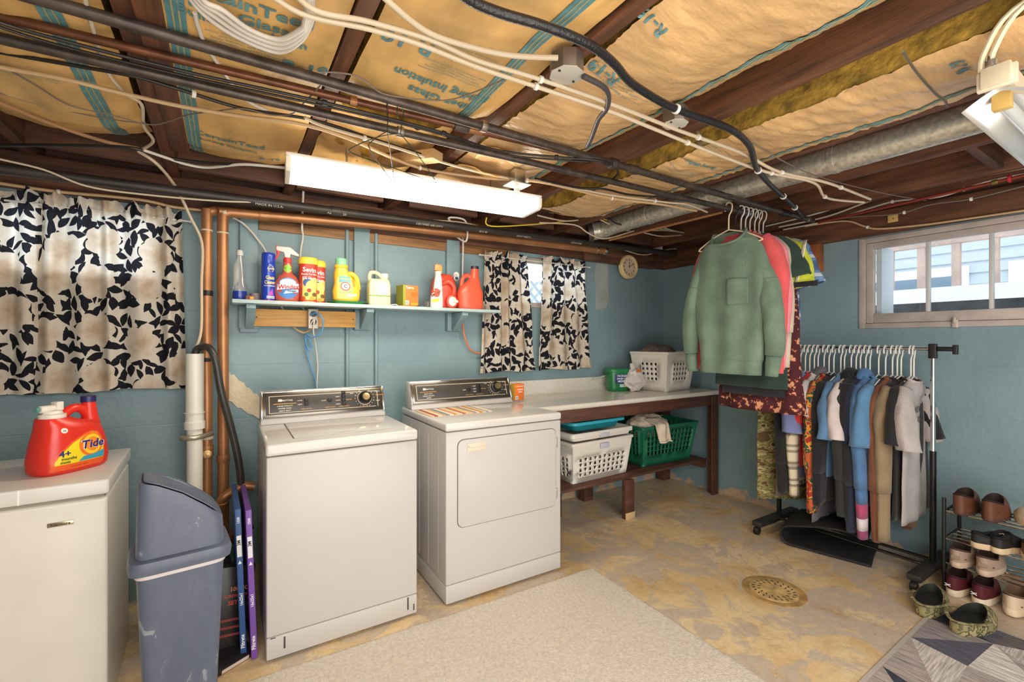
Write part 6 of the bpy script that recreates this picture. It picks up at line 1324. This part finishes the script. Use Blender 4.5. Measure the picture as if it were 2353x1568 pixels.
for x in (-.055, .055):
    mb = MB(); mb.tube([(x, -h2 + .033, .075), (x, h2 - .033, .075)], .0095, 12); mb.build('base_rail', mat((90, 88, 86), .18, .9), rk)
S_, SH_ = 'long', 'short'
BK = cl((28, 28, 31)); CH = cl((52, 52, 56)); NV = cl((34, 40, 62))
G_ = [  # label, name, cat, w, L, mat, sleeve, extra
    ('grey trousers at the far end of the rack', 'trousers', 'trousers', .17, .86, cl((120, 112, 108)), None, dict(collar=False)),
    ('camouflage trousers hanging near the far end of the rack', 'trousers', 'trousers', .24, .90, CAMO, None, dict(collar=False)),
    ('black jacket between camouflage trousers and lavender shirt', 'jacket', 'jacket', .20, .80, BK, (S_, .72), {}),
    ('cream and black plaid flannel shirt near the far end of the rack', 'shirt', 'shirt', .20, .76, plaid_mat((214, 200, 172), (60, 56, 52), (236, 226, 204)), (S_, .73), {}),
    ('lavender blue short sleeved shirt on the rack', 'shirt', 'shirt', .215, .70, cl((124, 130, 176)), (SH_, .30), {}),
    ('bright red shirt squeezed behind the grey hoodie', 'shirt', 'shirt', .185, .62, cl((196, 44, 44)), (SH_, .30), {}),
    ('white tee shirt squeezed between red and grey', 'shirt', 'shirt', .19, .60, cl((216, 206, 200)), (SH_, .2), {}),
    ('long grey hoodie with straight hem', 'hoodie', 'hoodie', .20, .98, cl((116, 112, 116), .5, 160), (S_, .74), dict(hood=cl((108, 104, 108)))),
    ('shirt with orange and green patchwork print', 'shirt', 'shirt', .195, .84, PRINTO, (S_, .80), {}),
    ('black long sleeved shirt beside the patchwork print', 'shirt', 'shirt', .205, .78, BK, (S_, .74), {}),
    ('charcoal long sleeved shirt behind the white shirt', 'shirt', 'shirt', .20, .80, CH, (S_, .72), {}),
    ('light blue short sleeved shirt half hidden by the white one', 'shirt', 'shirt', .205, .64, cl((96, 136, 176)), (SH_, .31), {}),
    ('white short sleeved shirt near the middle of the rack', 'shirt', 'shirt', .215, .64, cl((222, 208, 202)), (SH_, .30), {}),
    ('dark hoodie with white letters down its sleeve', 'hoodie', 'hoodie', .205, .82, cl((44, 46, 46)), (S_, .76), dict(hood=BK)),
    ('black zip jacket next to the dark hoodie', 'jacket', 'jacket', .205, .84, BK, (S_, .78), {}),
    ('navy jacket beside the blue pullover', 'jacket', 'jacket', .205, .88, NV, (S_, .84), {}),
    ('blue pullover whose cuff has pink and white stripes', 'pullover', 'pullover', .215, .80, cl((84, 124, 172), .4, 160), (S_, .86), dict(mcuff=[cl((84, 124, 172)), cl((190, 80, 120)), cl((226, 216, 220)), cl((150, 70, 110))], hood=cl((84, 128, 180)))),
    ('sky blue short sleeved polo over the blue pullover', 'polo_shirt', 'shirt', .215, .60, cl((92, 140, 182)), (SH_, .32), {}),
    ('charcoal trousers between blue and rust clothes', 'trousers', 'trousers', .18, .90, CH, None, dict(collar=False)),
    ('rust brown long sleeved shirt near the front of the rack', 'shirt', 'shirt', .195, .80, cl((138, 84, 54)), (S_, .86), {}),
    ('dusky mauve shirt near the front of the rack', 'shirt', 'shirt', .20, .70, cl((112, 84, 82)), (S_, .60), {}),
    ('tan pullover with black shoulder panel', 'pullover', 'pullover', .205, .78, cl((30, 30, 32)), (S_, .84), dict(ms=cl((150, 128, 98), .4, 160))),
    ('black tee shirt at the front behind the grey one', 'shirt', 'shirt', .215, .80, BK, (SH_, .28), {}),
    ('heather grey tee shirt at the front end of the rack', 'shirt', 'shirt', .215, .82, cl((188, 178, 174), .5, 160), (SH_, .30), {}),
]
NG = len(G_); rr = random.Random(11)
for i, (lab, nm, cat, w, L, m, sl, ex) in enumerate(G_):
    y = RYF - .075 - (RYF - RYN - .15) * i / (NG - 1) + rr.uniform(-.012, .012); rz = rr.uniform(-.12, .12) * .6 - (.55 if 'camouflage trousers hanging' in lab else 0)
    z = RZ + .0105 - .018
    hanger('white plastic hanger holding the ' + ' '.join(lab.split()[:9]), (RX0, y, z), rz, (236, 232, 226), .19, 'white hangers on the garment rack', .155)
    g = garment(nm, lab, cat, (RX0 + rr.uniform(-.02, .005), y, z), rz, w * 1.06, L, .017 + .004 * rr.random(), m, sl, seed=i * 2.37, drop=.165, fold=.008, sy=rr.uniform(-.05, .01), neckw=.07, wall=.6, **ex)
    if 'white letters' in lab:
        for k, s in enumerate('WAVES'): text(s, .05, lambda a, b, k=k: (-.275 + .4 * b, -.046 + .0 * a, -.52 - .055 * k + a * .6), mat((220, 220, 220), .6), g)
    if 'heather' in lab:
        text('NORTH', .05, lambda a, b: (-.02 + .9 * a, -.03, -.36 + b), mat((60, 60, 64), .8), g); text('SHORE', .05, lambda a, b: (-.02 + .9 * a, -.03, -.42 + b), mat((60, 60, 64), .8), g)

# ------------------------------------------------------------------ black mat curled under the rack
bmx = thing('rubber_mat', 'black rubber mat curled up on the floor under the garment rack', 'mat', (3.40, 1.44, .1))
RUB = mat((34, 33, 34), .6, var=.3, vs=60, bump=.5, bs=200)
def matP(a, b):
    s = a  # across the roll
    if s < .45: q = s / .45; x = -.17 + .42 * (1 - q); zz_ = .012 + .0 * q; 
    elif s < .62: q = (s - .45) / .17; an = -PI / 2 - PI * q; x = -.17 + .06 * math.cos(an); zz_ = .072 + .06 * math.sin(an)
    else: q = (s - .62) / .38; x = -.17 + .40 * q; zz_ = .132 + .05 * math.sin(q * 2.2)
    y = (b - .5) * .46
    return Vector((x * math.cos(1.32) + y * math.sin(1.32), -x * math.sin(1.32) + y * math.cos(1.32), zz_ + .012 * math.sin(b * 5)))
mb = MB(); mb.grid(matP, 40, 20); o = mb.build('mat_sheet', RUB, bmx, ang=180, solid=.008); bmx.location.z = .0
mb = MB(); mb.tube([matP(1.0, b / 10) for b in range(11)], .007, 8); mb.build('mat_edge', RUB, bmx)
r = thing('paper_scrap', 'scrap of white paper by the far foot of the rack', 'paper', at(1770, 1200, Z=.002)); mb = MB(); mb.grid(lambda a, b: ((a - .5) * .11, (b - .5) * .05, .003 + .003 * math.sin(a * 4)), 6, 3); mb.build('sheet', mat((226, 216, 202), .8), r, solid=.001)

# ------------------------------------------------------------------ shoe rack and shoes
SX = 3.43; SYA = .835; SYB = -.05
sr = thing('shoe_rack', 'black metal shoe rack with thin chrome bars beside the garment rack', 'shoe rack', (SX, (SYA + SYB) / 2, 0)); hs = (SYA - SYB) / 2
LV = [.435, .285, .155]
for y in (-hs, hs):
    for x in (-.13, .13):
        mb = MB(); mb.tube([(x, y, 0), (x, y, .50)], .009, 10); mb.build('upright', BLACKP, sr)
    for z in LV: mb = MB(); mb.tube([(-.13, y, z - .008), (.13, y, z - .008)], .007, 8); mb.build('side_bar', BLACKP, sr)
for z in LV:
    for x in (-.12, -.06, .0, .06, .12): mb = MB(); mb.tube([(x, -hs + .008, z - .008), (x, hs - .008, z - .008)], .0048, 8); mb.build('shelf_bar', CHROME, sr)
def shoe(name, label, loc, rz, mu, ms, ml, L=.28, W=.098, H=.10, soleh=.03, open_l=.29, open_c=.29, group=None, extra=None, cat='shoe', strap=None, heel=1.0, toe_z=.6):
    """heel at x=0, toe at x=L, local"""
    r = thing(name, label, cat, loc, rz, group); n = 40
    def hw(t): return W / 2 * (.78 + .22 * math.sin(min(1, t * 1.15) * PI * .9 - .3) if t > .12 else .78)
    def outline(an, s=1.0):
        c, sn = math.cos(an), math.sin(an); t = .5 - .5 * c
        wv = W / 2 * (.74 + .30 * math.sin(PI * t ** 1.3)) * (abs(sn) ** .62) * math.copysign(1, sn) if abs(sn) > 1e-6 else 0
        return Vector(((.5 + (t - .5) * s) * L, wv * s, 0))
    A = [2 * PI * k / n for k in range(n)]
    rings = []
    for s, z in ((.97, .0), (1.0, .006), (1.01, soleh * .6), (1.0, soleh)):
        rings.append([outline(a, s) + Vector((0, 0, z + (.012 * max(0, outline(a).x / L - .75) if z < .01 else 0))) for a in A])
    mb = MB(); mb.loft(rings); mb.build('sole', ms, r, ang=50)
    def collar(a, s=1.0): c, sn = math.cos(a), math.sin(a); return Vector((open_c * L - open_l * L * c * s, W * .40 * sn * s, H * heel if c > 0 else H * (.82)))
    def cz(a): c = math.cos(a); return H * heel * .94 * (.5 + .5 * c) + H * 1.0 * (.5 - .5 * c) - H * .22 * (1 - abs(c))
    rings = []
    for i in range(9):
        s = i / 8; rg = []
        for a in A:
            o_ = outline(a, .985); c_ = collar(a); t = s
            far = (o_ - Vector((c_.x, c_.y, 0))).length
            bul = (1 - (1 - s) ** 2.0) if far < .06 else (1 - (1 - s) ** (1.5 + toe_z))
            z = soleh - .004 + (cz(a) - soleh) * bul; xy = o_.lerp(Vector((c_.x, c_.y, 0)), s ** 1.25)
            rg.append(Vector((xy.x, xy.y, z)))
        rings.append(rg)
    mb = MB(); mb.loft(rings, False, False); mb.build('upper', mu, r, ang=180)
    lr = []
    for s, dz in ((1.0, 0), (.96, .004), (.92, -.004), (.95, -H * .45)): lr.append([Vector((collar(a, s).x, collar(a, s).y, max(soleh + .004, cz(a) + dz))) for a in A])
    mb = MB(); mb.loft(lr, False, True); mb.build('lining', ml, r, ang=60)
    if extra == 'laces':
        for k in range(4):
            x = L * (.53 + .055 * k); zt = H * (.86 - .09 * k); mb = MB(); mb.tube([(x, -.022, zt - .004), (x + .004, 0, zt + .006), (x, .022, zt - .004)], .0032, 6); mb.build('lace', ms, r)
    if extra == 'tab': mb = MB(); mb.box(-.003, .003, -.017, .017, H * .45, H * .62); mb.build('heel_tab', mat((150, 130, 110), .6), r, bevel=.001)
    if extra == 'badge':
        mb = MB(); mb.ell((-.002, 0, H * .55), (.003, .018, .010), 16, 8); mb.build('heel_badge', mat((236, 228, 206), .3, .3), r)
    if extra == 'logo':
        for s in (-1, 1): mb = MB(); mb.tube(crom([(-.0025, .004 + s * .0, H * .50 + s * .006), (-.003, .014, H * .50 + s * .002), (-.0025, .026, H * .50 + s * .006)], 4), .0022, 6); mb.build('heel_logo', mat((236, 230, 224), .4), r)
        mb = MB(); mb.tube([(-.003, .012, H * .5), (-.003, .019, H * .5)], .002, 6); mb.build('heel_logo', mat((236, 230, 224), .4), r)
    if strap: mb = MB(); mb.tube(crom([(L * .5, -W * .5, H * .62), (L * .22, -W * .52, H * .72), (-.012, 0, H * .72), (L * .22, W * .52, H * .72), (L * .5, W * .5, H * .62)], 6), .008, 8, flat=.45); mb.build('strap', strap, r)
    return r
def row(z, ys, label_f, xoff=0.0, name='shoe', **k):
    for i, y in enumerate(ys): shoe(name, label_f[i], (SX - .16 + xoff, y + .055, z), 0.0, **k)
BRN = mat((104, 62, 42), .55, var=.2); row(LV[0] - .003, (.715, .605), ('left brown leather shoe on the top shelf of the rack', 'right brown leather shoe on the top shelf of the rack'), mu=BRN, ms=mat((86, 54, 40), .6), ml=mat((44, 28, 24), .8), H=.115, soleh=.018)
shoe('slipper', 'cream slipper turned sideways on the top shelf', (SX - .14, .455, LV[0] - .003), .55, mat((232, 214, 182), .6), mat((226, 206, 170), .6), mat((150, 104, 50), .8), H=.085, soleh=.035, W=.11, open_l=.27, open_c=.28, L=.26)
shoe('sneaker', 'black sneaker lying sideways on the second shelf', (SX - .155, .72, LV[1] - .003), -.75, mat((34, 32, 34), .6), mat((214, 186, 154), .6), mat((22, 22, 24), .8), L=.25, H=.085, extra='laces')
shoe('sneaker', 'black sneaker with pale sole next to the sideways one', (SX - .16, .63, LV[1] - .003), .0, mat((36, 34, 36), .6), mat((222, 196, 156), .6), mat((22, 22, 24), .8), L=.25, H=.085)
for y, lab in ((.46, 'olive sneaker with pale sole and oval heel badge on the second shelf'),): shoe('sneaker', lab, (SX - .165, y + .055, LV[1] - .003), .0, mat((120, 92, 46), .6), mat((228, 206, 164), .6), mat((40, 36, 30), .8), H=.10, extra='badge', W=.105)
TAU = mat((176, 150, 132), .75, var=.08, bump=.3, bs=200); row(LV[2] - .003, (.725, .622), ('left taupe sneaker on the lowest shelf', 'right taupe sneaker on the lowest shelf'), mu=TAU, ms=mat((206, 180, 156), .6), ml=mat((80, 62, 54), .8), name='sneaker', extra='tab', H=.105, xoff=-.01)
MAR = mat((92, 30, 40), .6, var=.15); row(.002, (.735, .635), ('left maroon running shoe with cream sole on the floor', 'right maroon running shoe with cream sole on the floor'), mu=MAR, ms=mat((236, 222, 196), .5), ml=mat((50, 20, 26), .8), name='running_shoe', extra='logo', H=.115, soleh=.036, xoff=-.03)
CRM = mat((218, 196, 170), .6); row(.010, (.52, .41), ('left cream sneaker on the floor under the shoe rack', 'right cream sneaker on the floor under the shoe rack'), mu=CRM, ms=mat((230, 208, 180), .5), ml=mat((110, 86, 66), .8), name='sneaker', H=.11, soleh=.034, xoff=-.04)
CLOG = ramp_mat([(0, (104, 98, 64)), (.42, (150, 140, 98)), (.52, (88, 84, 56)), (.6, (172, 158, 116))], 26, 2, rough=.6)
for x, y, rz, lab in ((2.87, .80, .10, 'left olive camouflage clog in front of the shoe rack'), (2.83, .675, -.16, 'right olive camouflage clog in front of the shoe rack')):
    shoe('clog', lab, (x, y, .007), rz, CLOG, CLOG, mat((22, 24, 22), .7), L=.30, W=.125, H=.088, soleh=.04, open_l=.36, open_c=.38, cat='clog', strap=CLOG, heel=.72)

# ------------------------------------------------------------------ rugs and drain
RUGM = mat((238, 227, 210), .98, var=.07, vs=75, bump=1.0, bs=260)
rg = thing('area_rug', 'large plain beige carpet in front of the washer and dryer', 'rug', (.87, 1.1, 0), math.radians(-1.6))
def rugz(x, y): return .010 + .0025 * noise.noise(Vector((x * 4, y * 4, 0))) + .0035 * noise.noise(Vector((x * 60, y * 60, 1)))
mb = MB(); mb.grid(lambda a, b: Vector((-1.02 + 1.97 * a + .008 * noise.noise(Vector((b * 14, 0, 3))) * (a > .99), -1.5 + 2.46 * b + .008 * noise.noise(Vector((a * 14, 2, 3))) * (b > .99), rugz(a * 2, b * 2.5) if 0 < a < 1 and 0 < b < 1 else .002)), 150, 180); mb.build('pile', RUGM, rg, ang=180, recalc=False)
mb = MB(); mb.box(-1.015, .945, -1.495, .955, .0005, .006); mb.build('backing', mat((180, 160, 130), .95), rg, smooth=False)
# geometric rug: woven facets, each a flat printed patch
gr = thing('patterned_rug', 'grey, blue and cream rug with angular pattern at lower right', 'rug', (2.2, .1, 0), math.radians(1.0))
mb = MB(); mb.box(-1.0, .86, -1.0, .69, .0005, .006); mb.build('rug_base', mat((206, 196, 186), .95, bump=.6, bs=300), gr, bevel=.002)
pal = [(92, 92, 106), (70, 78, 104), (150, 140, 138), (206, 196, 188), (110, 100, 102), (58, 60, 76), (176, 164, 156), (120, 124, 140), (222, 214, 206)]
rr = random.Random(21)
xs = [-.98 + .27 * i for i in range(7)] + [.84]; ys = [-.98 + .205 * i for i in range(8)] + [.67]
jit = {(i, j): (xs[i] + (rr.uniform(-.09, .09) if 0 < i < len(xs) - 1 else 0), ys[j] + (rr.uniform(-.06, .06) if 0 < j < len(ys) - 1 else 0)) for i in range(len(xs)) for j in range(len(ys))}
RM = [mat(c, .95, var=.25, vs=40, bump=.5, bs=300, stretch=(.25, 4, 1) if k % 2 else (4, .3, 1)) for k, c in enumerate(pal)]
for i in range(len(xs) - 1):
    for j in range(len(ys) - 1):
        q = [jit[(i, j)], jit[(i + 1, j)], jit[(i + 1, j + 1)], jit[(i, j + 1)]]
        tris = [(0, 1, 2), (0, 2, 3)] if rr.random() < .5 else [(0, 1, 3), (1, 2, 3)]
        for t in tris:
            mb = MB(); mb.prism([q[k] for k in t], .006, .0072, 'xy'); mb.build('facet', RM[rr.randrange(len(RM))], gr, smooth=False, recalc=True)
# floor drain
fd = thing('floor_drain', 'round perforated floor drain set in a worn concrete ring', 'drain', at(1778, 1358, Z=0.0)); 
mb = MB(); mb.lathe([(.155, .0), (.155, .0015), (.148, .003), (.13, .0015), (.0, .0015)], 40); mb.build('ring', mat((176, 140, 86), .6, var=.25, vs=14), fd)
mb = MB(); mb.lathe([(.118, .0016), (.118, .0045), (.112, .0055), (.0, .0055)], 40); mb.build('grate', mat((196, 164, 110), .5, .0, var=.25, vs=18), fd)
for ring_, cnt in ((.098, 22), (.072, 16)):
    for k in range(cnt):
        an = 2 * PI * k / cnt; mb = MB(); M = Matrix.Translation((math.cos(an) * ring_, math.sin(an) * ring_, .0056)) @ Matrix.Rotation(an + .5, 4, 'Z'); mb.box(-.008, .008, -.0032, .0032, 0, .0006, M); mb.build('slot', mat((66, 50, 34), .8), fd, smooth=False)
# black speaker and timber blocks by the right wall corner
p = at(1842, 612, X=WX - .05); r = thing('speaker', 'black wall speaker half hidden behind the hanging clothes', 'speaker', (WX - .06, p.y, 1.78)); mb = MB(); mb.box(-.06, .058, -.06, .06, 0, .26); mb.build('cabinet', BLACKP, r, bevel=.006); mb = MB(); mb.box(-.064, -.06, -.05, .05, .01, .25); mb.build('grille', mat((18, 18, 20), .8), r, bevel=.002)
p = at(1872, 575, X=WX - .03); r = thing('wood_block', 'bright wood block nailed to the right wall beside the speaker', 'board', (WX - .035, p.y, 1.86)); mb = MB(); mb.box(-.03, .033, -.05, .04, 0, .2); mb.build('block', mat((168, 98, 52), .5, var=.2), r, bevel=.003); mb = MB(); mb.box(-.036, -.03, -.05, .04, .14, .2); mb.build('cleat', mat((150, 84, 44), .5), r, bevel=.002)
p = at(2052, 503, X=3.65); r = thing('wood_tag', 'small yellow wooden tag nailed above the right window', 'board', p); mb = MB(); mb.box(-.006, .004, -.026, .026, -.022, .024); mb.build('tag', mat((214, 176, 104), .5), r, bevel=.001); mb = MB(); mb.box(-.008, -.006, -.006, -.0, -.004, .002); mb.build('nail', STEEL_D, r, smooth=False)

# ------------------------------------------------------------------ sub-parts go under the part they belong to
UNDER = {'paper_facing': ('lettering', 'printed_stripe', 'printed_line'), 'label': ('lettering', 'label_band', 'label_burst', 'logo_disc', 'logo_ring', 'logo_core', 'print_line'), 'upper': ('lace', 'heel_tab', 'heel_badge', 'heel_logo'),
         'body': ('pocket', 'collar', 'hem_band'), 'face': ('lettering', 'hour_hand', 'minute_hand'), 'badge': ('lettering',), 'cover': ('screw',), 'hood': ('swing_flap',), 'carton': ('lettering', 'print_line'), 'box': ('side_panel', 'barcode', 'bar', 'lettering', 'edge_panel', 'print_block'),
         'frame': ('lettering', 'arrow'), 'board': ('screw',), 'outlet_box': ('receptacle',), 'can': ('lettering', 'label_yellow', 'label_red', 'label_blue', 'label_bug', 'leaf_print', 'hex_badge', 'hex_core', 'flash', 'base_ring', 'print_line'), 'pipe': ('solder_ring', 'pipe_strap', 'end_cap', 'clamp', 'tape', 'tape_wrap', 'lettering'),
         'sheath': ('cable_clip', 'zip_tie'), 'jug_body': ('sticker', 'stripe'), 'tap': ('tap_button',), 'grate': ('slot',), 'foot': ('caster_stem',), 'trigger_head': ('trigger',), 'cabinet': ('side_rib',), 'top': ('lid', 'lid_gap', 'finger_pull')}
base = lambda n: n.split('.')[0]
for o in [x for x in bpy.data.objects if x.parent is None and 'category' in x]:
    kids = list(o.children); first = {}
    for k in kids: first.setdefault(base(k.name), k)
    moved = set()
    for par, names in UNDER.items():
        if par not in first or first[par].name in moved: continue
        for k in kids:
            if base(k.name) in names and k.parent == o and not k.children and k != first[par]: k.parent = first[par]; moved.add(k.name)
